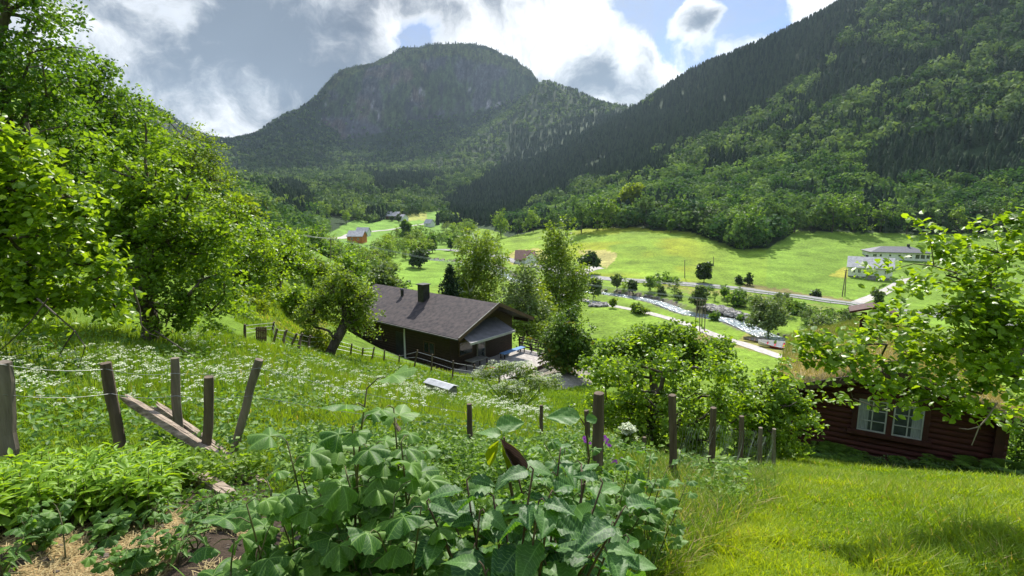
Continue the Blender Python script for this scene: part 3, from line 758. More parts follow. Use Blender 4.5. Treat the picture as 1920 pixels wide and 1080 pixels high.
NONE = FIELD
OPEN = [[(640, 425), (700, 418), (830, 395), (830, 400), (810, 440), (700, 470), (640, 470), (600, 455)], [(1090, 312), (1140, 290), (1145, 300), (1100, 325)],
        [(1240, 322), (1330, 324), (1335, 333), (1240, 331)]]
WALL = [(612, 180), (624, 152), (660, 132), (720, 122), (800, 108), (880, 110), (950, 126), (985, 152), (980, 178), (940, 196), (880, 214), (800, 218), (740, 236), (690, 250), (645, 256), (630, 238), (606, 225)]
def scatter(rlo, rhi, spacing, seed, azr=(-50, 52)):
    g = np.random.default_rng(seed)
    area = (rhi ** 2 - rlo ** 2) / 2 * R(azr[1] - azr[0]); n = int(area / spacing ** 2)
    a = np.radians(g.uniform(*azr, n)); r = np.sqrt(g.uniform(rlo ** 2, rhi ** 2, n))
    x, y = r * np.sin(a), r * np.cos(a); z = Hh(x, y); V = np.stack([x, y, z], 1)
    return V, r, g
def front_facing(V, r):
    # keep only ground the valley can see: slope rising away from the viewer, or nearly
    f = 1 + 12 / r
    z2 = base_h(V[:, 0] * f, V[:, 1] * f)
    return z2 / (r * f) > V[:, 2] / r - 0.030
def blobtree(g, nfac, jag=0.3):
    """lumpy crown of leaf-clump facets, unit size: height 1, half-width about .45"""
    n = nfac; d = g.normal(size=(n, 3)); d /= np.linalg.norm(d, axis=1)[:, None]
    lob = g.normal(size=(5, 3)) * 0.16; lob[:, 2] = np.abs(lob[:, 2])
    k = g.integers(0, 5, n)
    c = lob[k] + d * (0.30 + 0.07 * g.random(n))[:, None] * np.array([1, 1, 1.15]); c[:, 2] += 0.48
    s, dd, nv = frames(n, 0.0, g); nv = d * 0.8 + g.normal(size=(n, 3)) * 0.4; nv /= np.linalg.norm(nv, axis=1)[:, None]
    dd = g.normal(size=(n, 3)); dd -= (dd * nv).sum(1)[:, None] * nv; dd /= np.linalg.norm(dd, axis=1)[:, None]; s = np.cross(nv, dd)
    sz = jag * (0.7 + 0.6 * g.random(n))
    tri = np.array([[-0.5, -0.35, 0], [0.5, -0.35, 0], [0.05, 0.6, 0.0]])
    V = c[:, None] + sz[:, None, None] * (tri[None, :, 0:1] * s[:, None] + tri[None, :, 1:2] * dd[:, None])
    return V.reshape(-1, 3), np.arange(n * 3).reshape(-1, 3)
def cone_tree(g, tiers=4, nf=6, wd=0.17):
    Vs, Fs, n0 = [], [], 0
    for k in range(tiers):
        z0 = 0.06 + 0.80 * k / tiers; z1 = min(1.0, z0 + 1.35 / tiers); r0 = wd * (1 - z0) ** 0.85 + 0.02
        an = np.arange(nf) * 2 * math.pi / nf + k * 0.7; rr_ = r0 * (0.75 + 0.5 * g.random(nf))
        Vs.append(np.stack([rr_ * np.cos(an), rr_ * np.sin(an), z0 - 0.05 * g.random(nf)], 1)); Vs.append(np.array([[0, 0, z1]]))
        a = np.arange(nf); Fs.append(np.stack([a, (a + 1) % nf, np.full(nf, nf)], 1) + n0); n0 += nf + 1
    return np.concatenate(Vs), np.concatenate(Fs)
def forest(name, label, cat, V, size, wf, mat, proto, g, rsh=None):
    """many far trees that read as one mass"""
    Vs, Fs, rn, n0 = [], [], [], 0
    which = g.integers(0, len(proto), len(V))
    for k, (PV, PF) in enumerate(proto):
        m = np.where(which == k)[0]
        if not len(m): continue
        a = g.uniform(0, 6.283, len(m)); ca, sa = np.cos(a), np.sin(a); h = size[m]; wd = (h * wf * g.uniform(0.8, 1.25, len(m)))
        X = PV[None, :, 0] * ca[:, None] - PV[None, :, 1] * sa[:, None]; Y_ = PV[None, :, 0] * sa[:, None] + PV[None, :, 1] * ca[:, None]
        out_ = np.stack([V[m, 0:1] + X * wd[:, None], V[m, 1:2] + Y_ * wd[:, None], V[m, 2:3] + PV[None, :, 2] * h[:, None] - 0.05 * h[:, None]], 2)
        Vs.append(out_.reshape(-1, 3)); Fs.append((PF[None] + (np.arange(len(m)) * len(PV))[:, None, None] + n0).reshape(-1, 3)); n0 += out_.shape[0] * len(PV)
        base = (g.random(len(m)) if rsh is None else rsh[m])
        rn.append((np.clip(base[:, None] + 0.25 * (g.random((len(m), len(PV))) - 0.5), 0, 1)).ravel())
    o = build(name, np.concatenate(Vs), np.concatenate(Fs), mat, rnd=np.concatenate(rn))
    return tag(o, label, cat, kind="stuff")
def species(px, py, x, y):
    con = np.zeros(len(px), bool); mix = np.zeros(len(px), bool)
    jx = px + 14 * (fbm(x / 30, y / 30, 61, 3) - 0.5) * 2; jy = py + 12 * (fbm(x / 30, y / 30, 62, 3) - 0.5) * 2
    for p in CON: con |= in_poly(jx, jy, p)
    for p in MIXZ: mix |= in_poly(jx, jy, p)
    return con, mix
def open_land(px, py):
    m = in_poly(px, py, NONE)
    for p in OPEN: m |= in_poly(px, py, p)
    return m
pg = np.random.default_rng(5)
P_NEARB = [blobtree(pg, 210, 0.13) for _ in range(5)]
P_MIDB = [blobtree(pg, 70, 0.21) for _ in range(5)]
P_FARB = [blobtree(pg, 20, 0.40) for _ in range(5)]
P_CON = [cone_tree(pg, 7, 8) for _ in range(4)]
P_CONF = [cone_tree(pg, 3, 5) for _ in range(3)]
LMfar = LM['far']
for (rlo, rhi, sp, PB, PC, nm) in ((235, 480, 5.4, P_NEARB, P_CON, 0), (480, 1150, 6.6, P_MIDB, P_CON, 1), (1150, 2600, 10.5, P_FARB, P_CONF, 2)):
    V, r, g = scatter(rlo, rhi, sp, 100 + nm)
    px, py = proj(V); keep = (px > -80) & (px < 2010) & (py > -200)
    V, r, px, py = V[keep], r[keep], px[keep], py[keep]
    keep = front_facing(V, r) & ~open_land(px, py) & (V[:, 2] > -22.5) & ~((r > 1600) & in_poly(px, py, WALL) & (g.random(len(r)) < 0.93))
    keep &= ~((r < 480) & (px < 830) & (px > 600) & (py > 395)) & ~((r > 1900) & (V[:, 2] > 400) & (g.random(len(r)) < 0.35))
    V, r, px, py = V[keep], r[keep], px[keep], py[keep]
    con, mix = species(px, py, V[:, 0], V[:, 1]); con = con | (mix & (g.random(len(r)) < 0.4))
    cl = fbm(V[:, 0] / 45, V[:, 1] / 45, 71, 3)
    con |= (r > 300) & (cl > 0.60) & (g.random(len(r)) < 0.75)
    con |= (r > 300) & (g.random(len(r)) < 0.07)
    szb = np.where(r < 480, g.uniform(5, 13, len(r)), np.where(r < 1150, 5.5 + 9.5 * g.random(len(r)) ** 1.8, g.uniform(6, 10.5, len(r))))
    szb = np.where((r > 1900) & (V[:, 2] > 400), szb * 0.6, szb)
    mats = (LM['far'], LM['slope'], LM['slope'])[nm]
    names = (("broadleaf_wood", "round bright broadleaf trees along the foot of the right slope", "spruce_stand", "dark spruces in the wood above the fields"),
             ("mountainside_wood", "mixed green broadleaf wood covering the right mountainside", "spruce_forest", "dark spruce forest on the shaded mountain shoulder"),
             ("far_wood", "dull green birch wood over the far mountain's lower slopes", "far_spruce_forest", "far dark spruces on the ridge below the peak"))[nm]
    b_ = ~con; cn = np.clip(fbm(V[:, 0] / 18, V[:, 1] / 18, 72, 2) * 1.4 - 0.45 + 0.95 * (g.random(len(r)) - 0.45), 0, 1)
    forest(names[0], names[1], "wood", V[b_], szb[b_], 1.0, mats, PB, g, cn[b_])
    # spruces stand closer than broadleaf trees
    Vc = V[con]; Vc = np.concatenate([Vc, Vc + g.normal(size=Vc.shape) * np.array([3, 3, 0])]); Vc[:, 2] = Hh(Vc[:, 0], Vc[:, 1])
    forest(names[2], names[3], "forest", Vc, g.uniform(9, 16, len(Vc)) * (1 if nm < 2 else 0.9), 1.0, LM['conifer'], PC, g)
    print("forest", nm, b_.sum(), len(Vc))
# ------------------------------------------------------------------ haze: the air of the valley
hz = MB().box((0, 2400, 500), (9000, 6400, 1240))
m_h = bpy.data.materials.new("valley_air"); m_h.use_nodes = True
t = m_h.node_tree; t.nodes.remove(t.nodes['Principled BSDF'])
pv = t.nodes.new('ShaderNodeVolumePrincipled'); pv.inputs['Color'].default_value = (0.64, 0.82, 1.0, 1); pv.inputs['Density'].default_value = 0.00005; pv.inputs['Anisotropy'].default_value = 0.35
t.links.new(pv.outputs[0], t.nodes['Material Output'].inputs['Volume'])
o = hz.build("haze", m_h); tag(o, "thin bluish summer haze filling the valley", "haze", kind="stuff")

Z = np.array([0, 0, 1.0])
# unseen cumulus added above the frame, towards the sun, to shade the slopes
SD = np.array([math.sin(SUN_AZ) * math.cos(SUN_EL), math.cos(SUN_AZ) * math.cos(SUN_EL), math.sin(SUN_EL)])
def sphere_pts(nu=22, nv=13):
    a, b_ = np.meshgrid(np.linspace(0, 2 * math.pi, nu, endpoint=False), np.linspace(0.12, math.pi - .12, nv), indexing='xy')
    V = np.stack([np.sin(b_) * np.cos(a), np.sin(b_) * np.sin(a), np.cos(b_)], 2).reshape(-1, 3); i, j = np.meshgrid(np.arange(nv - 1), np.arange(nu), indexing='ij'); i = i.ravel(); j = j.ravel()
    return V, np.stack([i * nu + j, (i + 1) * nu + j, (i + 1) * nu + (j + 1) % nu, i * nu + (j + 1) % nu], 1)
gc = np.random.default_rng(17); mb = MB(); SV, SF = sphere_pts()
for (tp, rad_, ncl) in ((P(800, 175, 2150), 400, 14), (P(540, 290, 1500), 240, 8), (P(1450, 170, 850), 150, 6)):
    c0 = tp + SD * (1650 - tp[2]) / SD[2]
    for k in range(ncl):
        d = gc.normal(size=3) * np.array([.50, .38, .10]) * rad_; s_ = rad_ * gc.uniform(.28, .55)
        V = SV * (1 + .18 * (fbm(SV[:, 0] * 3 + k * 7, SV[:, 1] * 3 + SV[:, 2] * 2, k, 3) - .5)[:, None]) * s_ * np.array([1, 1, .5]); V[:, 2] = np.maximum(V[:, 2], -.22 * s_); mb.add(V + c0 + d, SF)
o = mb.build("shade_clouds", mat_plain("cloud_white", (0.75, 0.76, 0.78), (0.85, 0.85, 0.85), .002, 1.0, spec=0), smooth=True); tag(o, "unseen cumulus added above the valley to shade the slopes", "shade_clouds", kind="stuff")
class Fr:
    """local frame: s along a, t along b, h up"""
    def __init__(s, O, a):
        s.O = np.asarray(O, float); a = np.array([a[0], a[1], 0.0]); s.a = a / np.linalg.norm(a); s.b = np.array([-s.a[1], s.a[0], 0]); s.ax = np.array([s.a, s.b, Z])
    def p(s, u, v, h): return s.O + s.a * u + s.b * v + Z * h
    def box(s, mb, u0, u1, v0, v1, h0, h1, rnd=None): return mb.box(s.p((u0 + u1) / 2, (v0 + v1) / 2, (h0 + h1) / 2), (abs(u1 - u0), abs(v1 - v0), abs(h1 - h0)), s.ax, rnd)
m_dwood = mat_plain("brown_stained_cladding", (0.020, 0.012, 0.009), (0.050, 0.028, 0.020), 3, 0.7, 0.5, (1, 1, 8))
m_dwood2 = mat_plain("weathered_brown_plank", (0.06, 0.035, 0.022), (0.13, 0.08, 0.05), 4, 0.8, 0.5, (1, 1, 6))
m_roofsh = mat_plain("dark_bitumen_roofing", (0.026, 0.022, 0.026), (0.078, 0.060, 0.058), 3.2, 0.85, 0.5, detail=9)
m_black = mat_plain("black_metal", (0.012, 0.012, 0.013), (0.03, 0.03, 0.032), 3, 0.5)
m_white = mat_plain("white_paint", (0.62, 0.63, 0.62), (0.80, 0.80, 0.78), 2, 0.6)
m_glass = mat_plain("window_glass", (0.012, 0.015, 0.018), (0.05, 0.06, 0.07), 1.5, 0.08, spec=0.8)
m_sash = mat_plain("shaded_white_paint", (0.22, 0.23, 0.22), (0.32, 0.33, 0.32), 3, 0.7)  # white sash paint, with the shade of the hut front put into its colour
m_curtain = mat_plain("curtain", (0.13, 0.15, 0.15), (0.24, 0.26, 0.26), 9, 0.9, 0.3, (6, 6, 0.4))
m_red = mat_plain("red_stained_log", (0.034, 0.009, 0.007), (0.066, 0.017, 0.012), 4, 0.75, 0.5, (1, 1, 7))
m_redd = mat_plain("dark_red_trim", (0.026, 0.008, 0.006), (0.052, 0.015, 0.011), 5, 0.7, 0.3)
m_grey = mat_plain("weathered_grey_wood", (0.12, 0.11, 0.10), (0.30, 0.285, 0.26), 5, 0.85, 0.6, (0.6, 0.6, 5))
m_deck = mat_plain("terrace_boards", (0.26, 0.23, 0.21), (0.42, 0.39, 0.36), 3, 0.8, 0.4)
m_awn = mat_plain("awning_cloth", (0.085, 0.082, 0.085), (0.13, 0.125, 0.13), 2, 0.8)
m_awn2 = mat_plain("awning_front_bar", (0.28, 0.27, 0.27), (0.36, 0.35, 0.35), 2, 0.5)
m_slate = mat_plain("pale_slate_roof", (0.24, 0.24, 0.26), (0.44, 0.43, 0.45), 1.2, 0.6, 0.3, detail=9)
m_slate2 = mat_plain("dark_tile_roof", (0.07, 0.072, 0.085), (0.12, 0.12, 0.14), 2, 0.7, 0.3)
m_brownroof = mat_plain("red_brown_tile_roof", (0.10, 0.045, 0.035), (0.17, 0.08, 0.06), 2, 0.7, 0.3)
m_stone = mat_plain("grey_stone", (0.10, 0.095, 0.09), (0.30, 0.285, 0.27), 3, 0.9, 0.8, use_rnd=True)
m_orange = mat_plain("orange_barn_paint", (0.42, 0.13, 0.03), (0.55, 0.19, 0.05), 2, 0.7)
m_post = mat_plain("fence_post_wood", (0.050, 0.036, 0.026), (0.155, 0.115, 0.080), 9, 0.9, 0.8, (1, 1, 0.12), detail=8)
m_postg = mat_plain("grey_fence_post_wood", (0.075, 0.060, 0.045), (0.22, 0.185, 0.145), 9, 0.9, 0.8, (1, 1, 0.12), detail=8)
m_plank = mat_plain("split_weathered_plank", (0.10, 0.075, 0.055), (0.36, 0.29, 0.22), 8, 0.9, 0.9, (0.5, 4, 4), detail=8)
m_wire = mat_plain("galvanised_wire", (0.20, 0.21, 0.20), (0.36, 0.38, 0.36), 20, 0.45, metal=0.7)
def cloth(name, c): return mat_plain(name, c, tuple(min(1, v * 1.35) for v in c), 8, 0.9)

def window(fr, parent, u, h, w_, hh, side=-1, v=0.0, mat=None, frame=m_white, bars=1, name="window"):
    """window on the wall plane t=v facing side*b; pane recessed inside a frame"""
    mb = MB(); f = 0.07 if w_ < 1.6 else 0.09; o0, o1 = v + side * 0.002, v + side * 0.06
    fr.box(mb, u - w_ / 2, u + w_ / 2, o0, o1, h, h + f); fr.box(mb, u - w_ / 2, u + w_ / 2, o0, o1, h + hh - f, h + hh)
    for k in range(bars + 2):
        uu = u - w_ / 2 + f / 2 + (w_ - f) * k / (bars + 1); fr.box(mb, uu - f / 2, uu + f / 2, o0, v + side * 0.055, h + f, h + hh - f)
    wnd = mb.build(name, frame, parent)
    g_ = MB(); fr.box(g_, u - w_ / 2 + 0.02, u + w_ / 2 - 0.02, v + side * 0.004, v + side * 0.02, h + 0.02, h + hh - 0.02); g_.build("pane", mat or m_glass, wnd, origin=np.array(parent.location))
    return wnd
def gable_house(name, label, O, a, Ln, Wd, wh, rise, wall, roof, wins=(), cat="house", over=0.5, plinth=0.5, hip=False, chim=None, base=3.0, group=None, trim=None):
    fr = Fr(O, a); root = empty(name, O, label, cat, group)
    mb = MB()
    poly = [fr.p(0, -Wd / 2, -base), fr.p(0, Wd / 2, -base), fr.p(0, Wd / 2, wh), fr.p(0, 0, wh + (0 if hip else rise)), fr.p(0, -Wd / 2, wh)]
    mb.prism(poly, fr.a * Ln); mb.build("wall", wall, root)
    rb = MB(); th = 0.22; hv = Wd / 2 + over; dz = rise * over / (Wd / 2)
    if hip:
        e = [fr.p(-over, -hv, wh), fr.p(Ln + over, -hv, wh), fr.p(Ln + over, hv, wh), fr.p(-over, hv, wh), fr.p(Wd / 2, 0, wh + rise), fr.p(Ln - Wd / 2, 0, wh + rise)]
        e2 = [q - Z * 0.2 for q in e[:4]]
        rb.add(np.array(e + e2), [np.array([[0, 1, 5, 4], [2, 3, 4, 5], [0, 6, 7, 1], [1, 7, 8, 2], [2, 8, 9, 3], [3, 9, 6, 0], [6, 9, 8, 7]]), np.array([[3, 0, 4], [1, 2, 5]])])
    else:
        for sg in (-1, 1):
            p0 = [fr.p(-over, 0, wh + rise + 0.03), fr.p(-over, sg * hv, wh - dz + 0.03), fr.p(-over, sg * hv, wh - dz + th), fr.p(-over, 0, wh + rise + th + 0.03)]
            rb.prism(p0, fr.a * (Ln + 2 * over))
    rf = rb.build("roof", roof, root)
    if chim:
        for u, v_, hh in chim:
            c_ = MB(); fr.box(c_, u - .4, u + .4, v_ - .35, v_ + .35, wh + rise * 0.4, wh + rise + hh); c_.build("chimney", m_black, rf, origin=O)
    for (u, h, w_, hh, bars) in wins: window(fr, root, u, h, w_, hh, -1, -Wd / 2, bars=bars, frame=trim or m_white)
    return root, fr
def gq(px, py, **k): return G(px, py, **k)

# white farmhouses by the right field
q = gq(1589, 518, rmin=100); q2 = q + np.array([14.4, -1.8, 0]); hz0 = q[2] - 0.2
hs_, fh = gable_house("white_farmhouse", "white farmhouse with pale slate roof and steps in front, beside the gravel drive", (q[0], q[1], hz0), (.84, -.54), 12.3, 8.0, 3.6, 2.9, m_white, m_slate,
    [(1.6, 1.6, .9, 1.3, 1), (3.2, 1.6, .9, 1.3, 1), (6.2, 1.3, .45, 1.9, 0), (7.0, 1.3, .45, 1.9, 0), (10.6, 1.6, .9, 1.3, 1), (9.2, -0.1, 1.1, .5, 1)], chim=[(5.0, 0.8, .8)])
# O of the frame is the front-left corner: shift so the front wall stands on the sighted line
for o_ in [hs_]: o_.location = tuple(np.array(o_.location) + fh.b * 4.0)
mb = MB(); 
for k in range(4): fh.box(mb, 5.2, 8.0, -4.1 - 0.35 * (k + 1), -4.1 - 0.35 * k, -1.2, 0.9 - 0.25 * k)
mb.build("front_steps", m_stone, hs_, origin=np.array([q[0], q[1], hz0]))
mb = MB(); fh.box(mb, -0.03, 12.33, -4.04, -3.99, -2.5, 0.45); mb.build("plinth", m_stone, hs_, origin=np.array([q[0], q[1], hz0]))
q = P(1640, 487, 203); z0 = q[2]
hs2, f2 = gable_house("white_villa", "long white villa with dark hipped roof standing behind the slate-roofed farmhouse", (q[0], q[1] + 5, z0), (19, -5), 19.4, 9.5, 3.0, 1.9, m_white, m_slate2,
    [(1.2, 1.2, 1.3, 1.1, 1), (3.2, 1.3, .8, .9, 0), (6.3, 1.4, .8, .8, 0), (9.4, 1.4, 1.0, .8, 0), (11.7, .8, .7, 1.5, 0), (13.2, .8, .7, 1.5, 0), (15.3, .7, 1.5, 1.7, 0), (17.0, .7, 1.5, 1.7, 0), (18.7, .8, 1.2, 1.4, 0), (1.6, -1.4, 1.6, 1.2, 1), (8.0, -2.0, 2.2, 1.6, 0)], hip=True, chim=[(13.8, 0, .9)], base=7)
# far farms
def px_house(name, label, pxl, pxr, pyb, rot, Wd, wh, rise, wall, roof, Y=None, wins=(), cat="house", **k):
    q = gq((pxl + pxr) / 2, pyb, rmin=120) if Y is None else P((pxl + pxr) / 2, pyb, Y)
    Ln = (pxr - pxl) / 1000 * q[1] * 1.0; a = np.array([math.cos(rot), math.sin(rot)]); O = np.array([q[0] - a[0] * Ln / 2, q[1] - a[1] * Ln / 2 + Wd / 2, q[2]])
    return gable_house(name, label, O, a, Ln / max(abs(math.cos(rot)), .3), Wd, wh, rise, wall, roof, wins, cat, **k)
px_house("orange_barn", "small orange painted barn with grey metal roof on a pale basement", 652, 681, 456, -0.10, 8, 4.4, 3.0, m_orange, m_slate, wins=[(3, 2, 1.2, 1.2, 1), (7, 2, 1.2, 1.2, 1)], cat="barn", base=0.1)
px_house("farmhouse", "pale roofed farmhouse tucked right behind the orange barn", 668, 690, 443, -0.15, 7, 3.2, 3.0, m_white, m_slate, wins=[(3, 1, 1.2, 1.2, 1), (6, 1, 1.2, 1.2, 1)])
px_house("farmhouse", "distant dark-walled farmhouse with long grey roof among bushes", 724, 748, 412, -0.2, 9, 3.6, 3.6, m_dwood2, m_slate, wins=[(4, 1, 1.4, 1.2, 1), (9, 1, 1.4, 1.2, 1)])
px_house("outbuilding", "small pale outbuilding at the right end of the distant farm", 749, 759, 414, -0.9, 6, 3.0, 2.6, m_white, m_slate, cat="shed")
px_house("cottage", "small grey cottage by the far tan field and its road", 797, 810, 425, -0.5, 6, 3.0, 3.0, m_white, m_slate, wins=[(3, 1, 1.2, 1.2, 1)])
bh, fb = px_house("brown_roofed_house", "house with steep red brown roof half hidden by the tall birch", 968, 1002, 493, -0.08, 8, 1.5, 3.2, m_white, m_brownroof, wins=[(2, .2, 1.1, 1.1, 1), (10, .2, 1.1, 1.1, 1)])
g_ = MB()
for sg in (-1, 1): g_.prism([fb.p(6.5, -6.2, 4.7), fb.p(6.5 + sg * 3.0, -6.2, 1.4), fb.p(6.5 + sg * 3.0, -6.2, 1.65), fb.p(6.5, -6.2, 4.95)], fb.b * 6)
g_.build("cross_gable", m_brownroof, bh)
g_ = MB(); g_.prism([fb.p(3.9, -5.9, -1), fb.p(9.1, -5.9, -1), fb.p(9.1, -5.9, 1.8), fb.p(6.5, -5.9, 4.6), fb.p(3.9, -5.9, 1.8)], fb.b * 2); g_.build("bay_wall", m_white, bh)

# ------------------------------------------------------------------ brown cabin below the meadow
cA = np.array([-.774, .633]); apex = np.array([-0.95, 37.15, -7.4])
fc = Fr(apex, (-.774, .633)); fc.b = -fc.b; fc.ax = np.array([fc.a, fc.b, Z])        # b points away from the viewer
zf = -4.25                                                                           # terrace level below the ridge
cabin = empty("log_cabin", apex + Z * zf, "long dark brown cabin with wide low roof, awning and terrace at its right end", "cabin")
EV = 4.05; EH = -1.76
mb = MB(); 
def gab(u, zt=0.0): return [fc.p(u, -3.35, zf - 1.8), fc.p(u, 3.35, zf - 1.8), fc.p(u, 3.35, -1.76 * 3.35 / 4.05 - 0.06), fc.p(u, 0, -0.06), fc.p(u, -3.35, -1.76 * 3.35 / 4.05 - 0.06)]
mb.prism(gab(1.5), fc.a * 12.0)
wl = mb.build("wall", m_dwood, cabin)
mb = MB()
for k in range(17): fc.box(mb, 1.5, 13.5, -3.385, -3.345, zf - 1.0 + k * 0.19, zf - 1.0 + k * 0.19 + 0.165)
mb.build("cladding_board", m_dwood, cabin)
rb = MB()
for sg in (-1, 1): rb.prism([fc.p(0, 0, 0), fc.p(0, sg * EV, EH), fc.p(0, sg * EV, EH + 0.16), fc.p(0, 0, 0.16)], fc.a * 14.2)
rf = rb.build("roof", m_roofsh, cabin)
mb = MB()
for sg in (-1, 1): mb.beam(fc.p(-0.06, 0, 0.10), fc.p(-0.06, sg * (EV + .06), EH + 0.10), 0.05, 0.24)
mb.build("barge_board", m_dwood2, cabin)
mb = MB(); mb.beam(fc.p(-0.07, 0, 0.235), fc.p(-0.07, -(EV + .06), EH + 0.235), 0.07, 0.03); mb.build("roof_edge_strip", m_grey, rf, origin=np.array(cabin.location))
mb = MB(); mb.beam(fc.p(-.02, -EV - .07, EH + .08), fc.p(14.2, -EV - .07, EH + .08), .1, .1); mb.build("gutter", m_black, cabin)
for tt in (-3.6, 0, 3.6):
    mb = MB(); fc.box(mb, .1, 1.49, tt - .08, tt + .08, -1.76 * abs(tt) / 4.05 - .25, -1.76 * abs(tt) / 4.05 - .05); mb.build("purlin", m_dwood, cabin)
ch = MB(); fc.box(ch, 6.55, 7.2, -1.25, -0.6, -.8, 0.95); cho = ch.build("chimney", m_black, rf, origin=np.array(cabin.location))
mb = MB(); fc.box(mb, 6.45, 7.3, -1.35, -0.5, 0.952, 1.0); mb.build("chimney_cap", m_black, rf, origin=np.array(cabin.location))
mb = MB(); mb.tube([fc.p(9.5, -0.9, -.5), fc.p(9.5, -0.9, 0.25)], .13, 8); mb.tube([fc.p(9.5, -0.9, 0.25), fc.p(9.5, -0.9, 0.36)], [.22, .12], 8); mb.build("vent_pipe", m_black, rf, origin=np.array(cabin.location))
mb = MB(); mb.tube([fc.p(6.2, -3.5, EH + .05), fc.p(6.2, -3.46, zf - .4)], .05, 8); mb.build("downpipe", m_white, cabin)
mb = MB(); fc.box(mb, 6.35, 7.3, -3.44, -3.39, zf - .2, zf + 1.9); dr = mb.build("door", m_black, cabin)
mb = MB(); fc.box(mb, 6.25, 6.349, -3.46, -3.39, zf - .2, zf + 1.95); fc.box(mb, 6.25, 7.4, -3.462, -3.39, zf - .3, zf - .201); mb.build("door_frame", m_white, dr, origin=np.array(cabin.location))
window(fc, cabin, 9.6, zf + .8, 1.2, .9, -1, -3.39, frame=m_dwood2)
window(fc, cabin, 3.6, zf + .8, 1.2, .9, -1, -3.39, frame=m_dwood2)
# gable end: glazed door and window (the wall faces -a)
fg = Fr(fc.p(1.5, 0, 0), fc.b[:2]); 
mb = MB(); fc.box(mb, 1.44, 1.497, -0.75, .15, zf, zf + 2.05); gd = mb.build("glazed_door", m_grey, cabin)
mb = MB(); fc.box(mb, 1.42, 1.439, -0.65, .05, zf + .2, zf + 1.95); mb.build("pane", m_glass, gd, origin=np.array(cabin.location))
mb = MB(); fc.box(mb, 1.44, 1.497, -2.6, -1.2, zf + .8, zf + 1.9); gw = mb.build("window", m_dwood2, cabin)
mb = MB(); fc.box(mb, 1.42, 1.439, -2.52, -1.28, zf + .88, zf + 1.82); mb.build("pane", m_glass, gw, origin=np.array(cabin.location))
# awning
aw = MB(); pts = [fc.p(1.42, -3.2, -1.25), fc.p(1.42, 1.3, -1.25), fc.p(-0.7, 1.0, -1.9), fc.p(-0.7, -3.65, -1.9)]
aw.prism(pts, Z * 0.03); awn = aw.build("awning", m_awn, cabin)
mb = MB(); mb.beam(pts[2] - Z * .03, pts[3] - Z * .03, .07, .16); mb.build("front_bar", m_awn2, awn, origin=np.array(cabin.location))
for tt in (-3.0, .8):
    mb = MB(); mb.tube([fc.p(1.42, tt, -1.5), fc.p(.4, tt, -1.75), fc.p(-.65, tt, -1.93)], .03, 6); mb.build("folding_arm", m_grey, awn, origin=np.array(cabin.location))
# terrace with railing
mb = MB(); nb = 26
for k in range(nb): fc.box(mb, -2.6 + k * 0.157, -2.6 + k * 0.157 + 0.145, -3.6, 4.1, zf - .05, zf)
mb.build("terrace_floor", m_deck, cabin)
mb = MB(); fc.box(mb, -2.55, 1.45, -3.55, 4.05, zf - 1.6, zf - .052); mb.build("terrace_base", m_dwood2, cabin)
rl_ = empty("railing", cabin.location); rl_.location = (0, 0, 0); rl_.parent = cabin
for k, u in enumerate((1.3, 0.1, -1.2, -2.5)):
    mb = MB(); fc.box(mb, u - .05, u + .05, 4.0, 4.1, zf, zf + .95); mb.build("post", m_dwood, rl_, origin=np.array(cabin.location))
for h in (.25, .52, .78, .95):
    mb = MB(); mb.beam(fc.p(1.3, 3.97, zf + h), fc.p(-2.6, 3.97, zf + h), .035, .12); mb.beam(fc.p(-2.6, 3.97, zf + h), fc.p(-2.6, 1.2, zf + h), .035, .12); mb.build("rail", m_dwood, rl_, origin=np.array(cabin.location))
# privacy screen of planks at the front corner
scn = empty("plank_screen", fc.p(1.0, -3.9, zf - .5), "low brown plank screen at the front corner of the cabin", "screen")
for k in range(5):
    mb = MB(); fc.box(mb, -.4, 2.8, -3.92, -3.88, zf - .75 + k * .2, zf - .75 + k * .2 + .18); mb.build("board", m_dwood2, scn)
for u in (-.4, 1.2, 2.8):
    mb = MB(); fc.box(mb, u - .04, u + .04, -4.0, -3.925, zf - 1.2, zf + .3); mb.build("post", m_dwood2, scn)
# furniture on the terrace
def bench(name, label, cat, fr, u, v, h, L_, D_, mt, ml, group=None, vert=.42, backrest=False):
    r = empty(name, fr.p(u, v, h), label, cat, group)
    mb = MB(); 
    for k in range(3): fr.box(mb, u - D_ / 2 + k * D_ / 3, u - D_ / 2 + (k + 1) * D_ / 3 - .015, v - L_ / 2, v + L_ / 2, h + vert - .04, h + vert)
    mb.build("seat" if cat == "bench" else "table_top", mt, r)
    for sv in (-1, 1):
        for su in (-1, 1):
            mb = MB(); fr.box(mb, u + su * (D_ / 2 - .06) - .03, u + su * (D_ / 2 - .06) + .03, v + sv * (L_ / 2 - .12) - .03, v + sv * (L_ / 2 - .12) + .03, h, h + vert - .042); mb.build("leg", ml, r)
    return r
m_blue = cloth("blue_painted_boards", (0.13, 0.24, 0.42))
bench("garden_bench", "long bench with light blue seat near the terrace railing", "bench", fc, 0.5, 2.2, zf, 2.6, .5, m_blue, m_dwood)
bench("garden_table", "grey garden table under the awning of the brown cabin", "table", fc, 0.4, -1.9, zf, 1.6, .8, m_grey, m_dwood, vert=.72)
bench("low_bench", "low dark bench below the awning carrying coloured cushions", "bench", fc, -1.2, -1.9, zf, 1.7, .45, m_dwood2, m_dwood)
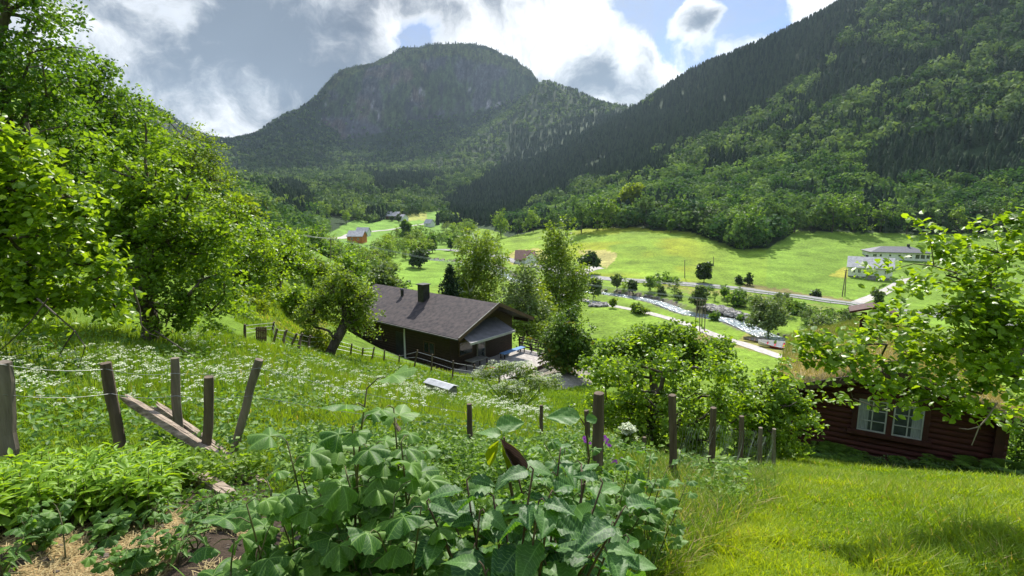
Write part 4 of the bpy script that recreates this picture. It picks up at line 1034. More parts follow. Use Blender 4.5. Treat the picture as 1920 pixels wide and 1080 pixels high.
for k, (c_, lb) in enumerate((((.62, .24, .05), "orange cushion on the low bench by the cabin"), ((.5, .03, .03), "red cushion between the orange and blue cushions"), ((.10, .22, .5), "blue cushion at the right end of the low bench"))):
    mb = MB(); v0 = -2.65 + k * .52; pz = zf + .425
    ang = np.linspace(0, 2 * math.pi, 13)[:-1]; rr_ = .22 * (1 - .12 * np.cos(4 * ang))
    ring = lambda s, h: np.array([fc.p(-1.2 + s * r_ * math.cos(a_), v0 + s * r_ * math.sin(a_), h) for r_, a_ in zip(rr_, ang)])
    V = np.concatenate([ring(.8, pz), ring(1, pz + .05), ring(.7, pz + .10)]); kk = np.arange(12); k2 = (kk + 1) % 12
    mb.add(V, [np.concatenate([np.stack([kk, k2, k2 + 12, kk + 12], 1), np.stack([kk, k2, k2 + 12, kk + 12], 1) + 12])])
    mb.add(np.concatenate([ring(.7, pz + .10), [fc.p(-1.2, v0, pz + .115)]]), [np.stack([kk, k2, np.full(12, 12)], 1)])
    o = mb.build("cushion", cloth("cushion_cloth_" + ("orange", "red", "blue")[k], c_), smooth=True, origin=fc.p(-1.2, v0, pz)); tag(o, lb, "cushion")
# pale storage box by the front wall
r = empty("storage_box", fc.p(8.0, -4.1, zf - .7), "pale grey storage box standing against the front wall of the cabin", "box")
mb = MB(); fc.box(mb, 7.4, 8.5, -4.4, -3.8, zf - .8, zf + .02); mb.build("body", m_awn2, r)
mb = MB(); fc.box(mb, 7.36, 8.54, -4.44, -3.76, zf + .022, zf + .09); mb.build("lid", m_white, r)

# ------------------------------------------------------------------ red hut with a turf roof
Rc = ray(1885, 782) * 12.0; Lc = ray(1490, 718) * 14.2
fw = Fr((Rc[0], Rc[1], -5.05), (Lc - Rc)[:2]); fw.b = -fw.b if fw.b[1] < 0 else fw.b; fw.ax = np.array([fw.a, fw.b, Z])
WL = float(np.linalg.norm((Lc - Rc)[:2])); HB = -3.2; RI = 0.80; DP = 5.2
hut = empty("turf_hut", fw.p(WL / 2, 0, -1.9), "dark red log hut with dry grass growing on its turf roof", "hut")
mb = MB(); mb.prism([fw.p(0, 0, HB), fw.p(WL, 0, HB), fw.p(WL, 0, 0), fw.p(WL / 2, 0, RI), fw.p(0, 0, 0)], fw.b * DP); mb.build("wall", m_red, hut)
mb = MB(); k = 0
h = HB
while h < RI - .1:
    half = WL / 2 if h < 0 else WL / 2 * (1 - (h + .08) / RI)
    if half > .15: mb.tube([fw.p(WL / 2 - half - (.12 if h < 0 else 0), +.035, h + .07), fw.p(WL / 2 + half + (.12 if h < 0 else 0), +.035, h + .07)], .080, 10, rnd=rng.random())
    h += .145
mb.build("log", m_red, hut, smooth=True)
for u in (0.06, WL - .06):
    mb = MB(); fw.box(mb, u - .09, u + .09, -.13, .02, HB, -.05); mb.build("corner_board", m_redd, hut)
# twin window
wc = None
for (px_, which) in ((1640, 0), (1703, 1)):
    pass
def wall_u(px, py=780):
    d = ray(px, py)[:2]; A_ = np.array([[d[0], -fw.a[0]], [d[1], -fw.a[1]]]); s = np.linalg.solve(A_, fw.O[:2]); return s[1], s[0]
def wall_h(px, py):
    u, Y = wall_u(px, py); return ray(px, py)[2] * Y - fw.O[2] if False else (ray(px, py) * (Y))[2] - fw.O[2]
uL, uR = wall_u(1607)[0], wall_u(1732)[0]; hT, hB_ = wall_h(1668, 752), wall_h(1668, 812)
mb = MB(); ff = -.09
u0, u1 = min(uL, uR), max(uL, uR)
fw.box(mb, u0 - .12, u1 + .12, -.15, ff, hT, hT + .13); fw.box(mb, u0 - .2, u1 + .2, -.19, ff, hB_ - .12, hB_)
for uu in (u0 - .06, (u0 + u1) / 2, u1 + .06): fw.box(mb, uu - .06, uu + .06, -.148, ff, hB_, hT)
wn = mb.build("window", m_redd, hut)
for kk in (0, 1):
    a0 = u0 + .005 if kk == 0 else (u0 + u1) / 2 + .065; a1 = (u0 + u1) / 2 - .065 if kk == 0 else u1 - .005
    mb = MB(); e_ = .035; fw.box(mb, a0, a1, -.14, -.10, hB_, hB_ + e_); fw.box(mb, a0, a1, -.14, -.10, hT - e_, hT)
    for uu in (a0 + e_ / 2, a1 - e_ / 2): fw.box(mb, uu - e_ / 2, uu + e_ / 2, -.139, -.10, hB_ + e_, hT - e_)
    fw.box(mb, (a0 + a1) / 2 - .014, (a0 + a1) / 2 + .014, -.135, -.10, hB_ + e_, hT - e_)
    for j in (1, 2): hh_ = hB_ + (hT - hB_) * j / 3; fw.box(mb, a0 + e_, a1 - e_, -.134, -.10, hh_ - .011, hh_ + .011)
    mb.build("sash", m_sash, wn, origin=np.array(hut.location))
    mb = MB(); fw.box(mb, a0 + .02, a1 - .02, -.115, -.109, hB_ + .02, hT - .02); mb.build("pane", m_glass, wn, origin=np.array(hut.location))
    mb = MB(); c0, c1 = ((a0, a0 + (a1 - a0) * .42) if kk == 0 else (a0 + (a1 - a0) * .58, a1))
    mb = MB(); n_c = 14; us = np.linspace(c0 + .03, c1 - .03, n_c); V = np.array([[fw.p(u, -.1185 - .0018 * math.sin(i_ * 2.2), hh) for u, i_ in zip(us, range(n_c))] for hh in (hB_ + .04, hT - .04)]).reshape(-1, 3)
    mb.add(V, np.array([[i_, i_ + 1, n_c + i_ + 1, n_c + i_] for i_ in range(n_c - 1)])); mb.build("curtain", m_curtain, wn, origin=np.array(hut.location))
# the turf roof: boards under, sod on top, grass growing out
OV, OG = .45, .55; sl = RI / (WL / 2)
rb = MB()
for sg in (-1, 1):
    uo = WL / 2 + sg * (WL / 2 + OV); zo = -sl * OV
    rb.prism([fw.p(WL / 2, -OG, RI + .02), fw.p(uo, -OG, zo + .02), fw.p(uo, -OG, zo + .07), fw.p(WL / 2, -OG, RI + .07)], fw.b * (DP + 2 * OG))
rf = rb.build("roof", m_dwood, hut)
mb = MB()
for sg in (-1, 1):
    uo = WL / 2 + sg * (WL / 2 + OV); zo = -sl * OV; mb.beam(fw.p(WL / 2, -OG - .03, RI + .07), fw.p(uo, -OG - .03, zo + .07), .04, .20)
mb.build("barge_board", m_dwood, hut)
m_sod = mat_plain("turf", (0.10, 0.095, 0.035), (0.34, 0.25, 0.11), 2.5, 0.95, 1.0, detail=9)
def sod_z(u, v):
    return RI - sl * np.abs(u - WL / 2) + .08 + .20 * np.minimum(1, 1.0) + .10 * (fbm(u * 1.3 + 5, v * 1.3, 15, 3) - .5) + .05 * (fbm(u * 5 + 5, v * 5, 16, 2) - .5)
us = np.linspace(-OV, WL + OV, 60); vs = np.linspace(-OG, DP + OG, 60); UU, VV = np.meshgrid(us, vs); zt = sod_z(UU, VV)
edge = np.minimum.reduce([UU + OV, WL + OV - UU, VV + OG, DP + OG - VV]); zt -= .16 * (1 - sstep(edge, 0, .18))
TV = fw.O + UU[..., None] * fw.a + VV[..., None] * fw.b + zt[..., None] * Z
zb = RI - sl * np.abs(UU - WL / 2) + .075; BV = fw.O + UU[..., None] * fw.a + VV[..., None] * fw.b + zb[..., None] * Z
nV, nU = UU.shape; i, j = np.meshgrid(np.arange(nV - 1), np.arange(nU - 1), indexing='ij'); i = i.ravel(); j = j.ravel()
Q = np.stack([i * nU + j, i * nU + j + 1, (i + 1) * nU + j + 1, (i + 1) * nU + j], 1)
bd = [(0, j_) for j_ in range(nU)] + [(i_, nU - 1) for i_ in range(1, nV)] + [(nV - 1, j_) for j_ in range(nU - 2, -1, -1)] + [(i_, 0) for i_ in range(nV - 2, 0, -1)]
bi = np.array([a_ * nU + b_ for a_, b_ in bd]); b2 = np.roll(bi, -1); off = nV * nU
Vs = np.concatenate([TV.reshape(-1, 3), BV.reshape(-1, 3)])
sod = build("turf", Vs, [Q, np.stack([bi, bi + off, b2 + off, b2], 1)], m_sod, rf, smooth=True, origin=np.array(hut.location))
gt = np.random.default_rng(31)
def blades(pos, h, wd, lean, g, nseg=2, up=None, tip=True):
    """grass blades: pos (n,3), heights, widths; each bends over towards its lean direction"""
    n = len(pos); a = g.uniform(0, 6.283, n); fd = np.stack([np.cos(a), np.sin(a), np.zeros(n)], 1); sd = np.stack([-np.sin(a), np.cos(a), np.zeros(n)], 1)
    a2 = a + g.uniform(-1.2, 1.2, n); sd = np.stack([-np.sin(a2), np.cos(a2), np.zeros(n)], 1)
    ks = np.linspace(0, 1, nseg + 1); rows = []
    for k in ks[:-1]:
        c = pos + fd * (lean * k ** 2)[:, None] + np.array([0, 0, 1]) * (h * k * (1 - .25 * k * lean / np.maximum(h, 1e-3)))[:, None]
        hw = (wd * (1 - .5 * k) / 2)[:, None]; rows += [c - sd * hw, c + sd * hw]
    rows.append(pos + fd * lean[:, None] + np.array([0, 0, 1]) * (h * (1 - .25 * lean / np.maximum(h, 1e-3)))[:, None])
    V = np.stack(rows, 1); m = V.shape[1]; f = []
    for k in range(nseg - 1): f += [[2 * k, 2 * k + 1, 2 * k + 3], [2 * k, 2 * k + 3, 2 * k + 2]]
    f.append([2 * nseg - 2, 2 * nseg - 1, 2 * nseg])
    Fc = np.array(f)[None] + (np.arange(n) * m)[:, None, None]
    return V.reshape(-1, 3), Fc.reshape(-1, 3), m
m_dry = mat_leaf("dry_roof_grass", (0.17, 0.22, 0.030), (0.44, 0.34, 0.13), 0.35, (1.3, 1.2, 0.8), rough=0.8)
n = 26000; u_ = gt.uniform(-OV - .02, WL + OV + .02, n); v_ = gt.uniform(-OG - .03, DP + OG, n)
z_ = sod_z(u_, v_) - .16 * (1 - sstep(np.minimum.reduce([u_ + OV, WL + OV - u_, v_ + OG, DP + OG - v_]), 0, .18)) - .02
pos = fw.O + u_[:, None] * fw.a + v_[:, None] * fw.b + z_[:, None] * Z
hgt = gt.uniform(.06, .20, n) * (1 + .8 * fbm(u_ * 1.5, v_ * 1.5, 18, 2))
V, Fc, m = blades(pos, hgt, np.full(n, .011), hgt * gt.uniform(.2, .9, n), gt)
gr_ = build("roof_grass", V, Fc, m_dry, rf, rnd=np.repeat(np.clip(-.12 + .9 * (1 - sstep(v_, 0, 4)) * .6 + .5 * (gt.random(n) - .3) + .4 * (fbm(u_ * 2, v_ * 2, 19, 2) - .5), 0, 1), m), origin=np.array(hut.location)); tag(gr_, kind="stuff")
# flue with its little roof
cq = fw.p(WL * .5 + .55, 3.3, RI + .1)
mb = MB(); mb.box(cq + Z * .25, (.16, .16, .9), fw.ax); mb.box(cq + fw.a * -.45 + Z * .25, (.16, .16, .9), fw.ax); hd = mb.build("flue_post", m_redd, rf, origin=np.array(hut.location))
mb = MB(); c2 = cq + fw.a * -.22 + Z * .78
for sg in (-1, 1): mb.prism([c2 + fw.a * 0 + Z * .13 - fw.b * .45, c2 + fw.a * sg * .62 - Z * .06 - fw.b * .45, c2 + fw.a * sg * .62 - Z * .0 - fw.b * .45, c2 + Z * .19 - fw.b * .45], fw.b * .9)
mb.build("flue_roof", m_red, rf, origin=np.array(hut.location))

# ------------------------------------------------------------------ chest in the meadow
qa = P(842, 748, 19.2); fx = Fr((qa[0], qa[1], qa[2] + .10), (-.79, .61)); fx.b = np.array([.61, .79, 0]); fx.ax = np.array([fx.a, fx.b, Z])
ro = empty("storage_chest", fx.p(.65, .22, 0), "weathered grey wooden chest with white metal lid lying in the meadow", "chest")
mb = MB(); fx.box(mb, 0, 1.3, 0, .44, -.3, .26); mb.build("body", m_grey, ro)
mb = MB(); 
for sg in (0, 1): mb.prism([fx.p(-.05, .22, .36), fx.p(-.05, -.05 + sg * .54, .262), fx.p(-.05, -.05 + sg * .54, .285), fx.p(-.05, .22, .385)], fx.a * 1.4)
mb.build("lid", mat_plain("pale_metal_sheet", (0.26, 0.27, 0.29), (0.42, 0.43, 0.45), 3, 0.7), ro)

# ------------------------------------------------------------------ near fence posts, one by one
def post(label, top, bot, Y, wpx, mat=m_post, group=None, Yb=None, nm="fence_post", below=.35, seed=0):
    a = P(*bot, Yb or Y); b_ = P(*top, Y); g = np.random.default_rng(seed + 3); d = b_ - a; Ln = np.linalg.norm(d); d /= Ln
    a2 = a - d * below; n = 9; k = np.linspace(0, 1, n)[:, None]; pts = a2 + (b_ - a2) * k + g.normal(size=(n, 3)) * .004
    r0 = wpx / 2000 * Y; rad = r0 * (1.06 - .08 * k[:, 0]) * (1 + .04 * g.normal(size=n)); rad[-1] = rad[-2] * .93
    mb = MB(); mb.tube(pts, rad, 12)
    V = np.concatenate(mb.V); nn = 12; ring = (np.arange(len(V) - 2) % nn)
    prof = 1 + .07 * np.sin(ring * 2.1 + seed) + .05 * np.sin(ring * 5.3)
    cpts = np.repeat(pts, nn, 0); V[:-2] = cpts + (V[:-2] - cpts) * prof[:, None]; mb.V = [V]
    o = mb.build(nm, mat, smooth=False, origin=a); tag(o, label, "fence post", group); return o
posts = [
 ("thick grey round post cut off by the left edge of the picture", (0, 682), (10, 850), 3.6, 36, m_postg),
 ("brown post leaning left with a wire tied round its top", (198, 680), (229, 856), 4.4, 20, m_post),
 ("tall straight post standing behind the two broken planks", (327, 670), (336, 832), 4.7, 17, m_postg),
 ("dark square-looking post just right of the tall straight one", (394, 706), (385, 882), 4.2, 18, m_post),
 ("cracked grey post leaning far to the right at the broken planks", (486, 672), (440, 842), 4.7, 16, m_postg),
 ("slim dark post alone in the meadow edge left of the curled leaf", (880, 757), (883, 885), 5.6, 11, m_post),
 ("short thin post just left of the thick one behind the bush", (1015, 760), (1015, 830), 7.4, 8, m_post),
 ("thickest brown post with rounded top beside the purple flowers", (1123, 736), (1121, 905), 4.1, 22, m_post),
 ("tall post between the thick post and the netting", (1262, 740), (1262, 912), 4.7, 15, m_post),
 ("post with loose wire netting hanging from its left side", (1338, 764), (1332, 914), 5.4, 13, m_post),
 ("third post from the right wrapped in twisted wire", (1391, 780), (1387, 895), 6.9, 10, m_post),
 ("second post from the lawn end of the netting fence", (1426, 802), (1424, 890), 7.9, 9, m_postg),
 ("last short post by the lawn at the apple bush edge", (1451, 804), (1450, 885), 9.2, 8, m_postg),
 ("thin post in shade between thick post and tall post", (1208, 820), (1208, 880), 6.3, 9, m_post),
 ("thin leaning post hidden in leaves behind the thick brown post", (1099, 768), (1104, 850), 6.0, 10, m_post)]
for k, (lb, tp_, bt, Y, wp, mt) in enumerate(posts): post(lb, tp_, bt, Y, wp, mt, "old posts of the near fence", seed=k)
def slab(name, label, a, b_, wd, th, mat, seed=0, cat="plank", roll=0.0):
    g = np.random.default_rng(seed); a = np.asarray(a, float); b_ = np.asarray(b_, float); d = b_ - a; Ln = np.linalg.norm(d); d /= Ln
    sd = np.cross(d, Z); sd /= np.linalg.norm(sd); u2 = np.cross(sd, d); c, s_ = math.cos(roll), math.sin(roll); sd, u2 = sd * c + u2 * s_, u2 * c - sd * s_
    n = 14; prof = np.array([(-.5, -.5), (0, -.46), (.5, -.5), (.52, 0), (.5, .5), (.18, .47), (.12, .38), (.05, .5), (-.3, .46), (-.5, .5), (-.48, 0)]); m = len(prof)
    V = []
    for k in range(n):
        f = k / (n - 1); e = (.55 + .5 * g.random(m)) if k in (0, n - 1) else 1 + .05 * g.normal(size=m)
        jit = g.normal(size=m) * .03 * (1 if 0 < k < n - 1 else 2.5)
        V.append(a + d * (Ln * f + jit[:, None] * 1.0) + sd * (prof[:, 0] * wd * e)[:, None] + u2 * (prof[:, 1] * th * (1 + .08 * g.normal(size=m)))[:, None])
    V = np.concatenate(V); i, j = np.meshgrid(np.arange(n - 1), np.arange(m), indexing='ij'); i = i.ravel(); j = j.ravel(); j2 = (j + 1) % m
    Fq = np.stack([i * m + j, (i + 1) * m + j, (i + 1) * m + j2, i * m + j2], 1); cap = np.array([[0, q + 1, q + 2] for q in range(m - 2)])
    o = build(name, V, [Fq, np.concatenate([cap, cap[:, ::-1] + (n - 1) * m])], mat, origin=a); tag(o, label, cat, "broken planks by the fence"); return o
slab("broken_plank", "long cracked plank leaning with its raised end at the far left", P(238, 748, 4.55), P(486, 906, 3.9), .10, .055, m_plank, 1, roll=.5)
slab("broken_plank", "narrow plank pressed under the long cracked one", P(262, 763, 4.60), P(470, 893, 4.1), .07, .05, m_plank, 5, roll=.9)
slab("broken_plank", "shorter plank crossing behind the tall straight post", P(296, 762, 4.95), P(450, 872, 4.5), .09, .05, m_plank, 2, roll=.4)
slab("broken_plank", "sawn board end lying low in the leaves near the soil", P(352, 880, 3.7), P(436, 938, 3.3), .10, .07, m_plank, 3, roll=.2)
slab("leaning_stick", "dark stick leaning in the meadow behind the currant bush", P(744, 800, 5.2), P(786, 862, 4.9), .035, .035, m_post, 4, cat="stick")
# wires
def wire(label, pts, r=.0016, sag=.03, name="fence_wire", cat="wire", mat=m_wire, n=10, group=None):
    mb = MB()
    for a, b_ in zip(pts[:-1], pts[1:]):
        a = np.asarray(a); b_ = np.asarray(b_); k = np.linspace(0, 1, n)[:, None]
        mb.tube(a + (b_ - a) * k - Z * sag * np.sin(k * math.pi), r, 4, False)
    o = mb.build(name, mat); tag(o, label, cat, group); return o
wire("upper strand running from the left edge to the tied post and on", [P(0, 683, 3.55), P(198, 692, 4.36), P(327, 700, 4.66), P(486, 690, 4.66), P(880, 775, 5.58)])
wire("lower strand of wire on the left posts above the leaves", [P(5, 740, 3.55), P(208, 738, 4.36), P(330, 742, 4.66), P(470, 742, 4.66), P(880, 800, 5.58)])
# loose hexagonal netting along the right-hand posts
def netting(label, pts, h, cell=.09, r=.0013, seed=0):
    g = np.random.default_rng(seed); mb = MB(); pts = [np.asarray(p, float) for p in pts]; ls = [np.linalg.norm(b_ - a) for a, b_ in zip(pts[:-1], pts[1:])]; cum = np.concatenate([[0], np.cumsum(ls)]); tot = cum[-1]
    PA = np.array(pts)
    def at_(s, v):
        s = min(max(s, 0), tot); b0 = np.array([np.interp(s, cum, PA[:, c]) for c in range(3)])
        bul = .06 * math.sin(s * 2.1 + seed) * math.sin(v * 5) + .03 * math.sin(7 * s + 9 * v); return b0 - Z * (v + .03 * math.sin(3 * s + 4 * v)) + np.array([bul, bul * .5, 0])
    nu = int(tot / cell); nv = int(h / cell)
    for i_ in range(nu):
        for j_ in range(nv):
            if g.random() < .06: continue
            s0, v0 = i_ * cell, j_ * cell; sh = (cell / 2 if j_ % 2 else 0)
            mb.tube([at_(s0 + sh, v0), at_(s0 + sh + cell / 2, v0 + cell)], r, 3, False); mb.tube([at_(s0 + sh + cell, v0), at_(s0 + sh + cell / 2, v0 + cell)], r, 3, False)
    o = mb.build("wire_netting", m_wire); tag(o, label, "netting"); return o
netting("slack wire netting hung between the right fence posts and lawn", [P(1262, 790, 4.66), P(1338, 800, 5.36), P(1390, 805, 6.86), P(1426, 815, 7.86), P(1451, 818, 9.1)], .62, seed=2)
netting("faint wire netting stretched from the leaning post across the meadow edge", [P(486, 705, 4.72), P(700, 765, 5.2), P(880, 775, 5.62), P(1015, 770, 7.3)], .55, .12, .0011, seed=5)

# ------------------------------------------------------------------ crooked fence above the cabin
fpx = [((459, 608), (459, 634)), ((514, 603), (510, 624)), ((520, 616), (513, 641)), ((538, 618), (528, 646)), ((557, 625), (543, 654)), ((567, 625), (557, 658)), ((582, 629), (575, 661)), ((611, 630), (598, 658)),
       ((660, 644), (657, 668)), ((681, 652), (679, 672)), ((702, 650), (697, 676)), ((721, 656), (720, 680)), ((749, 666), (748, 684)), ((783, 656), (776, 692)), ((811, 664), (808, 703)), ((850, 676), (848, 717)), ((890, 684), (886, 718)), ((936, 700), (936, 722)), ((1011, 708), (1011, 742))]
fn = empty("meadow_fence", G(700, 680, rmin=12), "crooked wooden post fence with wires running above the brown cabin", "fence")
tops = []
for k, (tp_, bt) in enumerate(fpx):
    q = G(*bt, rmin=14); Y = min(q[1], 32); b0 = P(*bt, Y); t0 = P(*tp_, Y); tops.append((b0, t0)); mb = MB(); d = (t0 - b0); mb.tube([b0 - d * .4, b0 + d * .5, t0], [.055, .05, .045], 7)
    mb.build("post", m_post, fn)
    if k in (3, 5, 6):
        mb = MB(); mb.tube([t0 - d * .15 - np.array([.05, 0, 0]), b0 + np.array([.32 * Y / 30, -.3, 0.1])], .04, 6); mb.build("strut", m_post, fn)
for f_ in (.35, .62, .9):
    mb = MB()
    for (b0, t0), (b1, t1) in zip(tops[:-1], tops[1:]): mb.tube([b0 + (t0 - b0) * f_, b1 + (t1 - b1) * f_], .009, 3, False)
    mb.build("wire", m_wire, fn)
q = G(490, 640, rmin=12); gt_ = empty("garden_gate", q, "small reddish picket gate in the fence under the left trees", "gate")
s_ = q[1] / 1000
for k in range(6):
    mb = MB(); a = P(481 + k * 3.5, 640, q[1]); b_ = P(481 + k * 3.5, 613, q[1]); mb.beam(a, b_, .05, .03, up=(0, 1, 0)); mb.build("picket", m_dwood2, gt_)
for yy in (619, 633):
    mb = MB(); mb.beam(P(480, yy, q[1] + .04), P(500, yy + 1, q[1] + .04), .03, .06); mb.build("rail", m_dwood2, gt_)

# ------------------------------------------------------------------ power poles, wires
def pole(label, top, bot, Y=None, r=.13, arm=1.6, name="power_pole", group=None, legs=None):
    q = G(*bot, rmin=50) if Y is None else P(*bot, Y); Y = q[1]; root = empty(name, q, label, "power pole", group); t_ = P(*top, Y)
    for (tb, bb) in (legs or [(top, bot)]):
        a = P(*bb, Y); b_ = P(*tb, Y); mb = MB(); mb.tube([a - (b_ - a) * .1, b_], [r * 1.1, r * .8], 8); mb.build("pole", m_postg, root)
    if arm:
        mb = MB(); mb.beam(t_ - np.array([arm / 2, 0, .3]), t_ + np.array([arm / 2, 0, -.3]), .1, .12); ar = mb.build("crossarm", m_postg, root)
        mb = MB()
        for k in (-1, 0, 1): mb.tube([t_ + np.array([k * arm * .44, 0, -.24]), t_ + np.array([k * arm * .44, 0, -.02])], [.05, .04], 6)
        mb.build("insulator", m_white, ar, origin=q)
    return t_
tA = pole("lone power pole rising above the bushes near the orange barn", (620, 447), (620, 512), 120, r=.12)
tB = pole("braced cluster of power poles beside the gravel track", (1316, 560), (1312, 621), arm=2.6, r=.10, legs=[((1308, 562), (1303, 615)), ((1312, 562), (1312, 621)), ((1317, 563), (1316, 612)), ((1323, 563), (1321, 623))])
pole("tall thin pole standing in the bright field beyond the road", (1284, 487), (1284, 521), r=.13, arm=0)
pole("small distant pole high in the bright field", (1338, 481), (1338, 498), r=.12, arm=0)
pole("two-legged power pole leaning below the white farmhouse", (1587, 505), (1582, 556), r=.13, arm=1.2, legs=[((1587, 505), (1584, 556)), ((1586, 508), (1579, 556))])
for dx in (-.7, 0, .7):
    dxv = np.array([dx, 0, 0])
    lbl = {-.7: "left", 0: "middle", .7: "right"}[dx]
    wire("thin power line sloping from the hillside trees past the lone pole to the braced poles", [P(395, 372, 62) + dxv, tA + dxv, tB + dxv * 1.5], r=.022, sag=1.2, name="power_line", cat="power line", n=24, group="power lines across the valley")

# ------------------------------------------------------------------ guard rail
rd = densify(road_l, 2.0); Tn = np.gradient(rd, axis=0); Tn /= np.linalg.norm(Tn, axis=1)[:, None]; side = np.stack([-Tn[:, 1], Tn[:, 0]], 1)
side *= np.sign(-(side * rd).sum(1))[:, None]; gl = rd + side * 3.3
gz_ = Hh(gl[:, 0], gl[:, 1]); GL = np.stack([gl[:, 0], gl[:, 1], gz_], 1); ppx, _ = proj(GL); sel = np.where((ppx > 1185) & (ppx < 1800))[0]
m_galv = mat_plain("galvanised_steel", (0.42, 0.43, 0.44), (0.60, 0.61, 0.62), 3, 0.4, metal=0.3)
gr = empty("guard_rail", GL[sel[len(sel) // 2]], "galvanised steel guard rail along the near side of the valley road", "guard rail")
mb = MB(); L1 = GL[sel]
for a, b_ in zip(L1[:-1], L1[1:]):
    for dz in (.52, .66): mb.beam(a + Z * dz, b_ + Z * dz, .05, .13)
mb.build("beam", m_galv, gr)
for k in range(0, len(L1), 2):
    mb = MB(); mb.box(L1[k] + Z * .2, (.12, .12, 1.0)); mb.build("post", m_galv, gr)

# ------------------------------------------------------------------ boats on the river bank
def boat(label, px, py, Ln, Wd, H_, ang, mats, name, tilt=0.25):
    q = G(px, py, rmin=50) + Z * .15; root = empty(name, q, label, "boat")
    a = np.array([math.cos(ang), math.sin(ang), 0]); b_ = np.array([-math.sin(ang), math.cos(ang), 0]); up = Z * math.cos(tilt) + b_ * math.sin(tilt); b2 = b_ * math.cos(tilt) - Z * math.sin(tilt)
    n = 15; S = np.linspace(0, 1, n); wid = Wd / 2 * np.sin(np.clip(S * .62 + .38, 0, 1) * math.pi) ** .7 * 1.0; wid[-1] = .02; wid[0] = Wd * .36
    she = H_ * (.85 + .35 * (S - .4) ** 2 * 3); m = 9; tt = np.linspace(-1, 1, m)
    def hull(k_in):
        V = []
        for s, w_, h_ in zip(S, wid, she):
            for t_ in tt: V.append(q + a * (s - .5) * Ln + b2 * (w_ - k_in) * np.sign(t_) * abs(t_) ** .7 + up * ((h_) * abs(t_) ** 2.2 + k_in * (1 if abs(t_) < 1 else 0)))
        return np.array(V)
    i, j = np.meshgrid(np.arange(n - 1), np.arange(m - 1), indexing='ij'); i = i.ravel(); j = j.ravel(); F_ = np.stack([i * m + j, i * m + j + 1, (i + 1) * m + j + 1, (i + 1) * m + j], 1)
    mb = MB(); mb.add(hull(0), F_); mb.add(hull(.04), F_[:, ::-1]); mb.add(np.concatenate([hull(0)[:m]]), [np.array([[0, k + 1, k + 2] for k in range(m - 2)])]); mb.build("hull", mats[0], root, smooth=True)
    for sgn in (0, m - 1):
        mb = MB(); mb.tube([v for v in hull(0)[sgn::m]], .05, 6); mb.build("gunwale", mats[1], root)
    for s in (.25, .5, .72):
        k = int(s * (n - 1)); mb = MB(); c = q + a * (s - .5) * Ln + up * she[k] * .72; mb.box(c, (.25, wid[k] * 1.8, .04), np.array([a, b2, up])); mb.build("thwart", mats[2], root)
    return root, q, a, b2, up, hull(0), m, n
boat("dark grey rowing boat pulled up under the big alder", 1415, 641, 4.0, 1.5, .5, 2.65, (m_grey, m_dwood2, m_dwood2), "rowing_boat", .3)
m_bred = cloth("red_boat_paint", (0.36, 0.025, 0.035)); m_bwh = cloth("white_boat_paint", (0.55, 0.53, 0.52))
root, q, a, b2, up, Hl, m, n = boat("white and red boat tilted on the river bank near the turf roof", 1453, 652, 5.6, 2.0, .85, 2.55, (m_bwh, m_bwh, m_bred), "moored_boat", .35)
mb = MB(); G_ = Hl.reshape(n, m, 3)
rows = G_[:10, m - 3:] + b2 * .09 - up * .02; V = rows.reshape(-1, 3); i, j = np.meshgrid(np.arange(9), np.arange(2), indexing='ij'); i = i.ravel(); j = j.ravel()
mb.add(V, np.stack([i * 3 + j, i * 3 + j + 1, (i + 1) * 3 + j + 1, (i + 1) * 3 + j], 1)); mb.build("red_side_panel", m_bred, root)
mb = MB()
for k in range(5): p0 = G_[1 + k, m - 1] * .72 + G_[1 + k, m - 2] * .28 + b2 * .12; mb.box(p0, (.07, .02, .20), np.array([a, b2, up]))
mb.build("white_stripe", m_bwh, root)

# ------------------------------------------------------------------ rocks by the river
def rock(g, s):
    a = g.normal(size=(26, 3)); a /= np.linalg.norm(a, axis=1)[:, None]
    return a
ICO_V = None
def ico():
    t_ = (1 + 5 ** .5) / 2; v = np.array([[-1, t_, 0], [1, t_, 0], [-1, -t_, 0], [1, -t_, 0], [0, -1, t_], [0, 1, t_], [0, -1, -t_], [0, 1, -t_], [t_, 0, -1], [t_, 0, 1], [-t_, 0, -1], [-t_, 0, 1]]); v /= np.linalg.norm(v[0])
    f = np.array([[0, 11, 5], [0, 5, 1], [0, 1, 7], [0, 7, 10], [0, 10, 11], [1, 5, 9], [5, 11, 4], [11, 10, 2], [10, 7, 6], [7, 1, 8], [3, 9, 4], [3, 4, 2], [3, 2, 6], [3, 6, 8], [3, 8, 9], [4, 9, 5], [2, 4, 11], [6, 2, 10], [8, 6, 7], [9, 8, 1]]); return v, f
IV, IF = ico()
gk = np.random.default_rng(12)
def rocks(name, label, cat, pts, smin, smax, lift=0.0):
    mb = MB()
    for p in pts:
        s = gk.uniform(smin, smax); V = IV * (gk.uniform(.75, 1.25, (12, 1))) * np.array([s * gk.uniform(.8, 1.4), s * gk.uniform(.8, 1.4), s * gk.uniform(.5, .9)]); an = gk.uniform(0, 6.28); c_, s_ = math.cos(an), math.sin(an)
        V = V @ np.array([[c_, s_, 0], [-s_, c_, 0], [0, 0, 1]]); mb.add(V + p + Z * lift, IF, rnd=gk.random())
    o = mb.build(name, m_stone); tag(o, label, cat, kind="stuff"); return o
pts = []
for k in range(260):
    i_ = gk.integers(0, len(river_l) - 1); c = river_l[i_] + (river_l[i_ + 1] - river_l[i_]) * gk.random(); d_ = river_l[i_ + 1] - river_l[i_]; d_ = d_[:2] / np.linalg.norm(d_[:2]); nn = np.array([-d_[1], d_[0]]) * gk.choice([-1, 1]) * gk.uniform(2.3, 3.6)
    x_, y_ = c[0] + nn[0], c[1] + nn[1]; pts.append([x_, y_, ground(x_, y_)])
